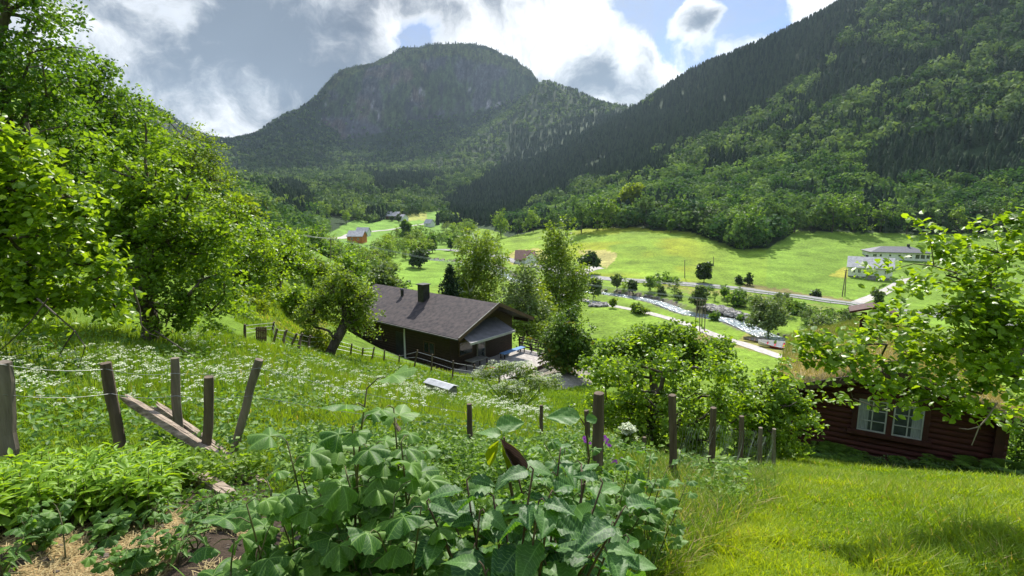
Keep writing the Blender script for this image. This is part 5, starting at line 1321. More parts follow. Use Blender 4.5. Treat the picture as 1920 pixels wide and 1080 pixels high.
rocks("river_rocks", "grey stones lining both banks of the river", "rocks", pts, .15, .45)
pts = []
for k in range(520):
    f_ = gk.random(); px_ = 1310 + 95 * f_; py_ = np.interp(f_, [0, .5, 1], [571, 578, 595]) + gk.uniform(-1, 13) * (.6 + .4 * f_); pts.append(G(px_, py_, rmin=60))
rocks("stone_embankment", "dark broken stones forming the far river embankment", "rocks", pts, .3, .75, .2)
pts = [G(1105 + 33 * gk.random(), 569 + 7 * gk.random(), rmin=50) for _ in range(140)]
rocks("stone_pile", "pinkish pale stones heaped beside the gravel track bend", "rocks", pts, .25, .6, .2)
# ------------------------------------------------------------------ trees one by one
def gpt(x, y): return np.array([x, y, ground(x, y)])
def gbase(px, Y):
    """ground point under a sighted column at distance Y"""
    x = (px - 960) / 1000 * Y * 1.0; return gpt(x, Y)
def ptree(name, label, base, lobes, kind, Y, **k):
    """lobes: (px, py, r[, ry[, dY]])"""
    L_ = []
    for l in lobes:
        px, py, r_ = l[:3]; ry = l[3] if len(l) > 3 and l[3] else r_; dY = l[4] if len(l) > 4 else 0
        L_.append(plobe(px, py, Y + dY, r_, ry))
    return tree(name, label, base, L_, kind, **k)
def apply(root, label=None, group=None):
    if label: root["label"] = label
    if group: root["group"] = group
    return root
# left side, near to far
ptree("apple_tree", "bright green leafy tree reaching in from the left edge above the meadow", gpt(-9.4, 8.6), [(-60, 330, 110), (50, 275, 45, 45), (85, 350, 70, 55), (40, 430, 110, 80), (150, 395, 42, 34), (150, 490, 62, 52), (95, 555, 75, 42), (228, 588, 36, 20), (-80, 520, 130, 100), (190, 560, 40, 30), (20, 245, 34, 34)], "apple", 8.6,
      n_limb=150, n_leaf=17000, leaf=.115, tr=.20, seed=11, clump=.26, tpl=LEAF_O, shell=2.8)
ptree("ash_tree", "dark trunked tree standing alone in the meadow's upper edge", G(276, 641, rmin=8), [(265, 330, 62, 60), (225, 415, 75, 70), (325, 395, 72, 75), (295, 490, 95, 70), (395, 545, 50, 40), (395, 460, 45, 50), (215, 540, 50, 40), (262, 262, 34, 34), (340, 590, 55, 30), (245, 480, 60, 60)], "mid", 14.2,
      n_limb=150, n_leaf=19000, leaf=.125, tr=.22, seed=12, clump=.34, shell=2.6, first=.3)
ptree("maple_tree", "tallest dark green tree filling the top left corner", gbase(10, 24), [(20, 60, 100, 90), (-60, 180, 150, 150), (80, 160, 85, 80), (70, -20, 60, 70), (120, 260, 70, 70), (-60, -80, 130, 120), (40, 280, 100, 80), (0, 400, 120, 90), (110, 360, 80, 80)], "deep", 24,
      n_limb=220, n_leaf=30000, leaf=.19, tr=.34, seed=13, clump=.62, shell=2.6, first=.5)
ptree("maple_tree", "second tall tree right of the tallest one, its crown sloping down", gbase(170, 29), [(165, 150, 48, 50), (150, 215, 75, 65), (205, 225, 60, 60), (225, 310, 75, 75), (140, 330, 85, 85), (180, 410, 90, 80), (100, 110, 30, 30)], "deep", 29,
      n_limb=180, n_leaf=23000, leaf=.20, tr=.3, seed=14, clump=.6, shell=2.6, first=.5)
ptree("alder_tree", "mid green tree with fine twigs between the tall trees and the yellow one", gbase(275, 31), [(250, 195, 36, 36), (262, 245, 50, 45), (295, 300, 58, 60), (275, 370, 70, 70), (300, 450, 80, 70)], "mid", 31,
      n_limb=150, n_leaf=16000, leaf=.18, tr=.24, seed=15, clump=.55, shell=2.6, first=.5)
ptree("yellow_green_tree", "yellow green tree whose thin top shows against the cloudy sky", gbase(370, 34), [(345, 262, 40, 36), (385, 285, 34, 32), (345, 330, 60, 55), (400, 345, 36, 45), (370, 410, 65, 60), (400, 470, 60, 50)], "birch", 34,
      n_limb=150, n_leaf=13000, leaf=.17, tr=.22, seed=16, clump=.5, shell=2.6, first=.5)
ptree("cherry_tree", "broad bright tree at the right end of the left wood", gbase(450, 32), [(425, 410, 44, 45), (470, 440, 44, 42), (440, 490, 60, 55), (500, 485, 38, 38), (480, 540, 55, 40), (420, 560, 55, 45), (395, 400, 40, 40)], "apple", 32,
      n_limb=120, n_leaf=13000, leaf=.19, tr=.2, seed=17, clump=.5, shell=2.4)
ptree("apple_tree", "small rounded tree with forked dark trunk on the shaded bank", G(520, 536, rmin=20), [(528, 470, 38, 28), (500, 485, 34, 28), (555, 490, 30, 26), (535, 500, 40, 22)], "apple", G(520, 536, rmin=20)[1],
      n_limb=60, n_leaf=5200, leaf=.20, tr=.26, seed=18, clump=.42, first=.4)
ptree("leaning_tree", "old tree with leaning trunk between the fence and the brown cabin", G(614, 672, rmin=14), [(638, 545, 36, 28), (600, 568, 34, 26), (672, 560, 30, 24), (645, 590, 40, 22), (682, 596, 24, 14), (585, 598, 22, 18), (645, 515, 22, 18)], "birch", 27,
      n_limb=110, n_leaf=7600, leaf=.155, tr=.26, seed=19, clump=.42, first=.35, nodes0=[P(614, 676, 26.5), P(622, 655, 26.5), P(632, 635, 26.6), P(643, 615, 26.8), P(650, 595, 27), P(648, 570, 27), P(645, 545, 27)])
for k, (px_, py_, w_, h_, Y, kd, lb) in enumerate([
    (350, 598, 55, 34, 20, "deep", "dark bush in deep shade right of the lone meadow tree"), (430, 590, 50, 38, 24, "apple", "bright bush against the shade beside the picket gate"),
    (395, 625, 45, 20, 18, "deep", "low dark bush at the meadow's far edge"), (472, 575, 30, 26, 28, "yellow", "pale yellowish shrub above the picket gate"),
    (560, 560, 26, 22, 34, "apple", "small loose shrub on the hay-coloured bank"), (590, 640, 22, 14, 27, "yellow", "tiny shrub at the crooked fence left of the leaning tree"),
    (455, 395, 34, 40, 70, "yellow", "pale brownish green tree on the hillside edge"), (480, 470, 30, 30, 60, "mid", "round tree low on the hillside behind the left wood"), (715, 520, 26, 26, 50, "willow", "grey green shrub just behind the left end of the cabin roof"),
    (735, 548, 22, 16, 52, "deep", "dark shrub peeping over the cabin ridge"), (655, 505, 20, 16, 75, "mid", "round shrub beyond the leaning apple tree"), (600, 520, 26, 20, 70, "apple", "pale shrub in the dip below the left wood"), (525, 452, 34, 26, 58, "mid", "rounded shrub over the small forked tree"), (560, 478, 26, 20, 66, "deep", "dark shrub beyond the small forked tree"), (480, 440, 30, 26, 52, "deep", "dark leafy crown between the wood and the open valley"), (585, 500, 24, 18, 60, "birch", "light shrub on the rim of the left bank")]):
    ptree("shrub", lb, gbase(px_, Y), [(px_, py_, w_ * .8, h_ * .8), (px_ - w_ * .4, py_ + h_ * .35, w_ * .6, h_ * .6), (px_ + w_ * .4, py_ + h_ * .3, w_ * .6, h_ * .6)], kd, Y, n_limb=30, n_leaf=2600, leaf=.0065 * Y, tr=.06, seed=40 + k, clump=.012 * Y, cat="shrub")
# behind the cabin
ptree("birch_tree", "light birch with drooping twigs behind the chimney end of the cabin", gbase(885, 60), [(893, 452, 26, 30), (885, 500, 34, 34), (865, 545, 38, 36), (920, 530, 30, 34), (905, 575, 50, 32), (870, 500, 26, 28), (925, 490, 24, 30)], "birch", 60, n_limb=110, n_leaf=12000, leaf=.30, tr=.22, seed=21, clump=.85, bark=m_birchbark, droop=.8, shell=2.0)
ptree("birch_tree", "paler low birch left of the tallest one, over the cabin gable", gbase(980, 53), [(975, 507, 22, 18), (968, 545, 34, 34), (985, 575, 44, 32), (955, 590, 34, 28), (1000, 610, 30, 22), (990, 520, 26, 26), (1010, 580, 26, 26)], "willow", 53, n_limb=90, n_leaf=10000, leaf=.27, tr=.18, seed=22, clump=.75, bark=m_birchbark, droop=.7, shell=2.0)
ptree("birch_tree", "tallest birch with pale trunk standing right of the cabin", gbase(1047, 68), [(1043, 436, 22, 24), (1045, 470, 36, 34), (1050, 508, 46, 36), (1030, 545, 48, 34), (1075, 548, 34, 30), (1045, 575, 50, 24)], "birch", 68, n_limb=130, n_leaf=13000, leaf=.32, tr=.24, seed=23, clump=.9, bark=m_birchbark, droop=.9, shell=2.2, first=.9)
ptree("shrub", "yellow green bush between the two birches right of the cabin", gbase(1010, 58), [(1008, 550, 18, 24), (1015, 585, 24, 26)], "yellow", 58, n_limb=40, n_leaf=2200, leaf=.3, tr=.1, seed=24, clump=.6, cat="shrub")
ptree("shrub", "low green bushes hiding the foot of the tallest birch", gbase(1000, 50), [(940, 598, 22, 16), (975, 612, 26, 20), (1010, 618, 24, 18)], "birch", 50, n_limb=40, n_leaf=3000, leaf=.26, tr=.08, seed=25, clump=.5, cat="shrub")
ptree("shrub", "bronze tipped dark bush growing beside the cabin terrace", G(1062, 700, rmin=20), [(1058, 606, 34, 26), (1075, 640, 40, 34), (1040, 655, 34, 34), (1092, 655, 24, 30), (1060, 680, 44, 24)], "redtip", G(1062, 700, rmin=20)[1], n_limb=90, n_leaf=9000, leaf=.19, tr=.14, seed=26, clump=.35, cat="shrub", tpl=LEAF_O, shell=3)
def spruce(label, base, H_, Wd, seed, group=None, tiers=16):
    g = np.random.default_rng(seed); root = empty("spruce_tree", base, label, "spruce", group)
    mb = MB(); mb.tube([base - Z * .2, base + Z * H_ * .5, base + Z * H_], [H_ * .018, H_ * .011, H_ * .002], 6); mb.build("trunk", m_bark, root)
    pos, dr, sz = [], [], []
    for k in range(tiers * 9):
        f = .08 + .9 * (k / (tiers * 9)); an = g.uniform(0, 6.283); rr_ = Wd / 2 * (1 - f) ** .8 * g.uniform(.75, 1.1); m = max(3, int(rr_ / (.035 * H_)) + 2)
        for j in range(m):
            q = (j + 1) / m; pos.append(base + np.array([math.cos(an) * rr_ * q, math.sin(an) * rr_ * q, H_ * f - rr_ * .35 * q + rr_ * .12 * q * q])); sz.append(.055 * H_ * (1.1 - .4 * q))
    pos = np.array(pos); pos = np.repeat(pos, 5, 0) + g.normal(size=(len(pos) * 5, 3)) * .014 * H_; sz = np.repeat(sz, 5) * g.uniform(.6, 1.1, len(pos))
    V, f = stamp(pos, frames(len(pos), .2, g), sz, LEAF_D); build("crown", V, f, LM['conifer'], root, rnd=np.repeat(g.random(len(pos)), 4)); return root
b_ = gbase(842, 56); tz = P(842, 497, 56)[2]; spruce("single small dark spruce behind the cabin roof", b_, tz - b_[2], 6.5, 5)
# orchard bushes right of centre
ptree("apple_tree", "wide low apple tree behind the thick post, its near side brightly lit", gbase(1230, 10.8), [(1165, 705, 60, 34), (1240, 690, 70, 34), (1320, 702, 65, 34), (1140, 765, 60, 50), (1215, 770, 70, 60), (1300, 780, 75, 60), (1360, 760, 50, 50), (1180, 830, 60, 34), (1290, 850, 60, 34)], "apple", 10.8,
      n_limb=150, n_leaf=13000, leaf=.085, tr=.12, seed=31, clump=.20, tpl=LEAF_O, shell=2.6)
ptree("apple_tree", "apple tree with drooping boughs beside the red hut's left corner", gbase(1420, 11.6), [(1400, 728, 50, 34), (1455, 735, 50, 40), (1420, 785, 66, 44), (1478, 790, 42, 44), (1400, 830, 50, 36), (1460, 840, 40, 30), (1505, 770, 22, 24)], "apple", 11.6,
      n_limb=110, n_leaf=9500, leaf=.088, tr=.12, seed=32, clump=.20, tpl=LEAF_O, shell=2.6)
ptree("plum_tree", "duller green fruit tree crown rising behind the lit apple tree", gbase(1240, 17), [(1150, 660, 44, 22), (1200, 640, 56, 24), (1270, 640, 60, 26), (1330, 655, 45, 24), (1240, 680, 90, 30), (1130, 690, 40, 24)], "mid", 17,
      n_limb=130, n_leaf=11000, leaf=.115, tr=.14, seed=33, clump=.26, tpl=LEAF_O, shell=2.6)
# branches from the right
ptree("apple_tree", "apple tree branches reaching in from the right edge over the turf roof", gpt(4.9, 3.6), [(1915, 440, 40, 36, .2), (1870, 470, 44, 34), (1850, 520, 55, 36, .3), (1790, 515, 34, 22), (1735, 442, 30, 13), (1765, 462, 28, 12, .2), (1800, 455, 26, 12, .3), (1712, 498, 24, 12), (1668, 508, 18, 9), (1745, 530, 36, 16, .3),
      (1840, 590, 70, 36, -.2), (1750, 590, 44, 26), (1680, 600, 38, 24, .2), (1625, 640, 34, 22), (1575, 660, 32, 24), (1530, 672, 26, 22), (1510, 650, 12, 10), (1890, 640, 60, 44, -.3), (1790, 650, 54, 34), (1710, 665, 44, 28, .3), (1640, 690, 40, 24, .1), (1590, 705, 26, 20), (1850, 710, 54, 34), (1770, 735, 44, 24), (1700, 755, 34, 13), (1640, 765, 28, 10), (1610, 745, 16, 9), (1900, 770, 34, 18), (1840, 770, 34, 14)],
      "apple", 3.7, n_limb=260, n_leaf=6600, leaf=.052, tr=.026, seed=34, clump=.10, tpl=LEAF_O, shell=1.6, tips_frac=.9, upb=.6,
      nodes0=[gpt(4.9, 3.6), P(2230, 900, 3.7), P(2120, 760, 3.7), P(2020, 680, 3.7), P(1960, 650, 3.7), P(1925, 640, 3.7)])
mb = MB(); mb.tube([P(1870, 755, 3.4), P(1850, 785, 3.4), P(1836, 800, 3.4), P(1822, 835, 3.4)], [.006, .005, .004, .0025], 5, rnd=1); mb.tube([P(1836, 800, 3.4), P(1815, 805, 3.4), P(1798, 803, 3.4)], [.004, .003, .002], 5)
o = mb.build("bare_twig", m_postg); tag(o, "pale bare twig hanging below the right-hand leaves against the hut", "twig")
# dead twigs under the near left tree
mb = MB(); g = np.random.default_rng(3)
for pts in ([(70, 560), (105, 590), (140, 620), (160, 650), (150, 680), (140, 710)], [(250, 540), (262, 580), (265, 610), (280, 625), (298, 632)], [(90, 560), (60, 600), (20, 640), (-10, 665)], [(290, 620), (320, 640), (350, 660), (372, 672)], [(140, 620), (120, 650), (110, 670)]):
    P3 = [P(px_, py_, 7.6 + .1 * g.normal()) for px_, py_ in pts]; mb = MB(); mb.tube(P3, np.linspace(.014, .004, len(P3)), 5)
    o = mb.build("dead_branch", m_bark); tag(o, "bare drooping twig under the bright tree at the left edge", "branch", "bare twigs under the left tree")

# ------------------------------------------------------------------ single trees and bushes of the valley floor
single = [(1105, 513, 36, 40, "dark", "round-headed dark tree beside the road bend and gravel yard", .3), (1112, 563, 42, 32, "willow", "small round tree by the bend of the gravel track", .25), (1157, 548, 34, 18, "willow", "thin sparse tree on the near river bank", .3), (1186, 556, 30, 22, "dark", "drooping dark bush at the near edge of the river", .1),
          (1219, 546, 30, 14, "deep", "narrow dark bush between river and road", .1), (1320, 530, 36, 32, "dark", "round dark bush alone on the road's far side", .05), (1384, 532, 13, 10, "dark", "smallest dark bush on the far roadside", .05), (1402, 534, 17, 14, "dark", "second small dark bush on the far roadside", .05),
          (1306, 588, 52, 36, "willow", "tall river alder growing by the braced poles", .15), (1379, 574, 24, 44, "deep", "wide rounded bush above the stone embankment", .05), (1358, 562, 20, 13, "deep", "small upright bush left of the wide rounded one", .05), (1440, 640, 78, 84, "willow", "big grey green alder shading the rowing boat", .2),
          (1545, 640, 48, 62, "willow", "broad bush on the river bank beside the big alder", .02), (1198, 588, 18, 34, "birch", "flat wide bush touching the gravel track", .05), (1148, 578, 15, 9, "birch", "tiny sapling left of the flat bush by the track", .2), (1240, 554, 14, 14, "willow", "faint grey bush at the near river edge", .05),
          (1272, 562, 16, 14, "willow", "small grey bush downstream of the faint one", .05), (1641, 568, 26, 20, "willow", "grey round bush beside the gravel drive", .05), (1460, 570, 18, 8, "willow", "tiny pale tree beside the guard rail", .2), (1500, 590, 20, 60, "deep", "leafy green thicket on the far bank behind the alder", .02), (1590, 600, 16, 40, "deep", "low thicket right of the broad river bush", .02),
          (1258, 437, 24, 15, "deep", "single tree at the top edge of the bright field", .1), (1340, 600, 12, 16, "deep", "small bush in the river bend below the embankment", .02), (1390, 604, 12, 22, "deep", "row of reeds-like bushes at the near river edge", .02),
          (764, 458, 46, 28, "deep", "tall dark tree in the middle of the upper valley", .1), (811, 474, 34, 18, "deep", "slim dark tree right of the tall upper-valley one", .1), (786, 502, 36, 42, "dark", "wide dark bush in the pale green field", .02), (650, 508, 26, 22, "deep", "dark bush just right of the lone power pole", .05), (700, 502, 22, 20, "deep", "second dark bush beyond the lone power pole", .05),
          (735, 415, 10, 9, "dark", "small dark tree before the distant farmhouse", .1), (749, 417, 16, 12, "dark", "second small dark tree before the distant farmhouse", .1), (845, 470, 26, 12, "deep", "upright tree by the curve of the far road", .1), (875, 452, 28, 20, "birch", "light tree above the road left of the brown roofed house", .1),
          (1530, 555, 8, 14, "dark", "flat dark bush on the far road bank", .02), (1245, 528, 6, 60, "deep", "long low hedge-like growth along the far roadside", .02)]
def midtree(label, px_, py_, h_, w_, kd, stem, seed, group=None, name="tree"):
    q = G(px_, py_, rmin=50, rmax=900); k = q[1] / 1000 * 1.02; H_, W_ = h_ * k, w_ * k; g = np.random.default_rng(seed); c0 = stem * H_
    n_l = 4 if W_ < 4 else 7; L_ = [[q[0], q[1], q[2] + c0 + (H_ - c0) * .58, W_ * .36, W_ * .36, (H_ - c0) * .42]]
    for i_ in range(n_l): an = g.uniform(0, 6.283); f = g.uniform(.25, .8); L_.append([q[0] + math.cos(an) * W_ * .28 * (1.15 - f * .6), q[1] + math.sin(an) * W_ * .28, q[2] + c0 + (H_ - c0) * f, W_ * g.uniform(.18, .26), W_ * .24, (H_ - c0) * g.uniform(.18, .28)])
    area = (h_ * w_); nl = int(np.clip(area * 2.2, 500, 8000)); lf = float(np.clip(q[1] * .0046, .22, 1.3))
    return tree(name, label, q, L_, kd, n_limb=int(np.clip(area / 30, 14, 70)), n_leaf=nl, leaf=lf, tr=max(.08, H_ * .022), seed=seed, group=group, clump=max(.4, W_ * .09), shell=3.0, cat="tree" if stem >= .1 else "bush")
for k, (px_, py_, h_, w_, kd, lb, st) in enumerate(single): midtree(lb, px_, py_, h_, w_, kd, st, 200 + k, name="tree" if st >= .1 else "bush")
def copy_tree(o, loc, scale, rz, label=None, group=None):
    c = o.copy(); COL.objects.link(c); c.location = tuple(float(v) for v in loc); c.scale = (scale,) * 3; c.rotation_euler = (0, 0, rz)
    if label: c["label"] = label
    if group: c["group"] = group
    for ch in list(o.children):
        d = ch.copy(); COL.objects.link(d); d.parent = c
    return c
def proto(kd, seed, Hh_=10.0, Wd=9.0, nl=1500, name="tree", lf=.55):
    g = np.random.default_rng(seed); q = np.array([0, 0, 0.]); L_ = [[0, 0, Hh_ * .55, Wd * .34, Wd * .34, Hh_ * .38]]
    for i_ in range(7): an = g.uniform(0, 6.283); f = g.uniform(.25, .85); L_.append([math.cos(an) * Wd * .3 * (1.2 - .6 * f), math.sin(an) * Wd * .3 * (1.2 - .6 * f), Hh_ * f, Wd * .2, Wd * .2, Hh_ * .2])
    return tree(name, "x", q, L_, kd, n_limb=30, n_leaf=nl, leaf=lf, tr=.2, seed=seed, clump=.9, shell=3.0)
# thickets of countable round trees: prototypes are themselves placed, then copied
def thicket(label, group, spots, kinds, seed, smin, smax, rm=80):
    g = np.random.default_rng(seed); pr = [proto(k, seed * 10 + i_, 10.0, g.uniform(8, 11)) for i_, k in enumerate(kinds)]; used = [False] * len(pr)
    for (px_, py_) in spots:
        q = G(px_, py_, rmin=rm, rmax=1200); i_ = int(g.integers(0, len(pr))); s = g.uniform(smin, smax)
        if not used[i_]:
            used[i_] = True; pr[i_].location = tuple(q); pr[i_].scale = (s,) * 3; pr[i_]["label"] = label; pr[i_]["group"] = group
        else: copy_tree(pr[i_], q, s, g.uniform(0, 6.28), label, group)
    for u, p in zip(used, pr):
        if not u:
            for ch in list(p.children): bpy.data.objects.remove(ch)
            bpy.data.objects.remove(p)
g = np.random.default_rng(9)
TH = [(640, 478), (560, 480), (520, 470), (690, 490), (900, 470), (905, 440), (870, 430), (840, 430), (830, 412), (800, 460), (760, 470), (700, 462), (640, 470), (600, 470)]
sp = []
polys = [[(715, 466), (745, 442), (800, 440), (830, 455), (815, 480), (770, 490), (700, 490)], [(820, 415), (850, 410), (900, 430), (915, 455), (880, 468), (840, 462)], [(540, 475), (620, 468), (640, 500), (720, 505), (700, 520), (640, 530), (560, 505)], [(690, 395), (735, 398), (722, 408), (700, 412)]]
polys += [[(690, 505), (740, 505), (760, 530), (700, 545), (650, 535)], [(840, 440), (930, 440), (960, 470), (900, 490), (850, 480)], [(930, 500), (990, 495), (1000, 520), (950, 530)]]
while len(sp) < 165:
    px_, py_ = g.uniform(480, 930), g.uniform(390, 525)
    if any(in_poly(np.array([px_]), np.array([py_]), p)[0] for p in polys): sp.append((px_, py_))
sp.sort(key=lambda s: s[1])
thicket("round green tree in the thicket between the orange barn and the birches", "thicket of the upper valley floor", sp, ["deep", "mid", "deep", "birch", "apple", "mid"], 3, .50, 1.05, 150)
sp = []
poly = [(440, 350), (500, 350), (640, 385), (700, 395), (690, 412), (640, 425), (560, 445), (480, 430)]
while len(sp) < 85:
    px_, py_ = g.uniform(430, 710), g.uniform(345, 450)
    if in_poly(np.array([px_]), np.array([py_]), poly)[0]: sp.append((px_, py_))
thicket("broadleaf tree of the wood on the left valley side above the barn", "wood on the left valley side", sp, ["deep", "mid", "far", "deep", "birch"], 4, .8, 1.3, 260)
sp = []
polys = [[(1290, 552), (1400, 560), (1520, 585), (1600, 605), (1600, 625), (1500, 600), (1420, 588), (1300, 566)], [(1480, 600), (1620, 610), (1640, 650), (1520, 640)], [(1090, 528), (1280, 552), (1280, 560), (1180, 548), (1090, 538)]]
while len(sp) < 46:
    px_, py_ = g.uniform(1080, 1650), g.uniform(520, 655)
    if any(in_poly(np.array([px_]), np.array([py_]), p)[0] for p in polys): sp.append((px_, py_))
thicket("low green bush of the growth between the river and the road", "riverside bushes", sp, ["deep", "willow", "apple", "deep"], 5, .16, .42, 60)
# big round trees along the foot of the right slope
sp = [(1395, 467), (1370, 455), (1345, 445), (1420, 452), (1322, 438), (1300, 430), (1455, 440), (1490, 436), (1520, 434), (1560, 436), (1600, 434), (1650, 436), (1700, 438), (1740, 438), (1790, 436), (1840, 436), (1890, 436), (1210, 424), (1180, 424), (1235, 420), (1150, 428), (1120, 430), (1090, 436), (1060, 440), (1040, 438), (1000, 436), (970, 440), (940, 446), (1265, 424), (1380, 440), (1350, 425), (1410, 430)]
thicket("big rounded broadleaf tree standing along the top of the bright field", "trees along the field edge", sp, ["deep", "far", "mid", "deep", "dark"], 6, 1.0, 1.75)
midtree("bright yellow-leaved tree standing out at the foot of the right slope", 1180, 408, 62, 44, "yellow", .1, 333)
midtree("pale loose bush at the right end of the field's top edge", 1870, 440, 34, 60, "willow", .02, 334)
# ------------------------------------------------------------------ near ground: lawn, meadow, weeds
m_lawn = mat_leaf("lawn_blades", (0.15, 0.25, 0.010), (0.33, 0.42, 0.020), 0.50, (1.55, 1.40, 0.4), rough=0.5, spec=0.3, c3=(0.42, 0.34, 0.14))
m_mead = mat_leaf("meadow_blades", (0.095, 0.185, 0.014), (0.22, 0.31, 0.024), 0.44, (1.5, 1.4, 0.5), rough=0.55, spec=0.25, c3=(0.40, 0.34, 0.13))
m_weed = mat_leaf("weed_leaves", (0.06, 0.14, 0.018), (0.16, 0.27, 0.032), 0.40, (1.5, 1.45, 0.5), rough=0.5)
m_straw = mat_leaf("dry_straw", (0.22, 0.17, 0.07), (0.46, 0.36, 0.18), 0.25, (1.1, 1.1, 0.9), rough=0.8)
m_umbel = mat_leaf("white_florets", (0.42, 0.48, 0.30), (0.72, 0.75, 0.58), 0.35, (1, 1, .9), rough=0.7)
def polar(n, a0, a1, r0, r1, g, pw=0.0):
    """random ground points, denser near the viewer; pw=0 gives equal numbers per step of log distance"""
    a = np.radians(g.uniform(a0, a1, n)); q = g.random(n)
    if abs(pw) < 1e-6: r = r0 * (r1 / r0) ** q
    else: r = (r0 ** pw + q * (r1 ** pw - r0 ** pw)) ** (1 / pw)
    x, y = r * np.sin(a), r * np.cos(a); return np.stack([x, y, Hh(x, y)], 1), r
LAWN = [(1215, 1400), (1260, 1060), (1345, 975), (1400, 930), (1440, 868), (1500, 860), (1560, 872), (1700, 888), (1885, 906), (2050, 912), (2400, 1400)]
g = np.random.default_rng(51)
pos, r = polar(260000, 6, 50, 2.0, 15.5, g, .9); px, py = proj(pos)
keep = in_poly(px + 14 * g.normal(size=len(px)), py + 6 * g.normal(size=len(px)), LAWN) & (px < 1990) & (py < 1160); pos, r = pos[keep], r[keep]
tuft = fbm(pos[:, 0] * 2.3, pos[:, 1] * 2.3, 101, 3); tuft2 = fbm(pos[:, 0] * .7, pos[:, 1] * .7, 103, 3)
h = g.uniform(.035, .10, len(r)) * (.6 + 1.3 * sstep(tuft, .35, .7)); 
V, Fc, m = blades(pos - Z * .01, h, .0042 + .00085 * r, h * g.uniform(.25, 1.0, len(r)), g, 2)
rn = np.clip(.35 * g.random(len(r)) + .9 * (tuft2 - .3) + .3 * (tuft - .5) + (g.random(len(r)) < .035) * 1.0, 0, 1)
o = build("lawn_grass", V, Fc, m_lawn, rnd=np.repeat(rn, m)); tag(o, "short sunny lawn grass running down to the red hut", "grass", kind="stuff"); print("lawn", len(r))
# meadow grass: long, mixed with small leaves
MEAD = [(-200, 1000), (-200, 590), (0, 590), (250, 625), (420, 625), (560, 660), (700, 682), (860, 715), (1010, 742), (1080, 800), (1250, 890), (1400, 900), (1400, 960), (1240, 1060), (1200, 1200), (500, 1200), (520, 905), (380, 875), (0, 850)]
pos, r = polar(230000, -50, 26, 3.6, 32, g, .55); px, py = proj(pos)
keep = in_poly(px + 8 * g.normal(size=len(px)), py + 4 * g.normal(size=len(px)), MEAD) & (px > -60); keep &= (np.hypot(pos[:, 0] - qa[0] + .35, pos[:, 1] - qa[1] + .45) > .85)
pos, r = pos[keep], r[keep]
tuft = fbm(pos[:, 0] * 1.1, pos[:, 1] * 1.1, 111, 3); t2 = fbm(pos[:, 0] * .35, pos[:, 1] * .35, 113, 3)
h = g.uniform(.13, .38, len(r)) * (.55 + .9 * sstep(tuft, .35, .7)) * (.45 + .55 * sstep(r, 5, 9))
V, Fc, m = blades(pos - Z * .02, h, .0050 + .0011 * r, h * g.uniform(.1, .65, len(r)), g, 2)
rn = np.clip(.4 * g.random(len(r)) + 1.0 * (t2 - .28) + (g.random(len(r)) < .02), 0, 1)
o = build("meadow_grass", V, Fc, m_mead, rnd=np.repeat(rn, m)); tag(o, "long lush meadow grass on the slope beyond the old fence", "grass", kind="stuff"); print("meadow", len(r))
pos, r = polar(60000, -50, 26, 3.8, 30, g, .5); px, py = proj(pos)
keep = in_poly(px, py, MEAD) & (px > -60) & (fbm(pos[:, 0] * .8, pos[:, 1] * .8, 117, 3) > .46); pos, r = pos[keep], r[keep]
pos[:, 2] += g.uniform(.05, .30, len(r)); V, f = stamp(pos, frames(len(r), .9, g), (.035 + .0045 * r) * g.uniform(.7, 1.3, len(r)), LEAF_D)
o = build("meadow_herbs", V, f, m_weed, rnd=np.repeat(g.random(len(r)), 4)); tag(o, "leafy herbs growing among the meadow grass", "herbs", kind="stuff")
pos, r = polar(90000, -28, 16, 24, 62, g, .3); px, py = proj(pos); keep = ((pos[:, 1] < 33) | (pos[:, 0] > 2) | (pos[:, 0] < -13)) & (np.hypot(pos[:, 0] - 3, pos[:, 1] - 36) > 4.5)
keep &= ~in_poly(px, py, [(960, 690), (1000, 652), (1040, 650), (1110, 690), (1120, 720), (1060, 730)]); pos, r = pos[keep], r[keep]; h = g.uniform(.08, .30, len(r)); V, Fc, m = blades(pos, h, .0016 * r, h * g.uniform(.1, .8, len(r)), g, 2)
o = build("bank_grass", V, Fc, m_mead, rnd=np.repeat(np.clip(.5 * g.random(len(r)) + fbm(pos[:, 0] * .4, pos[:, 1] * .4, 131, 3) - .25, 0, 1), m)); tag(o, "grass on the banks around the brown cabin", "grass", kind="stuff")
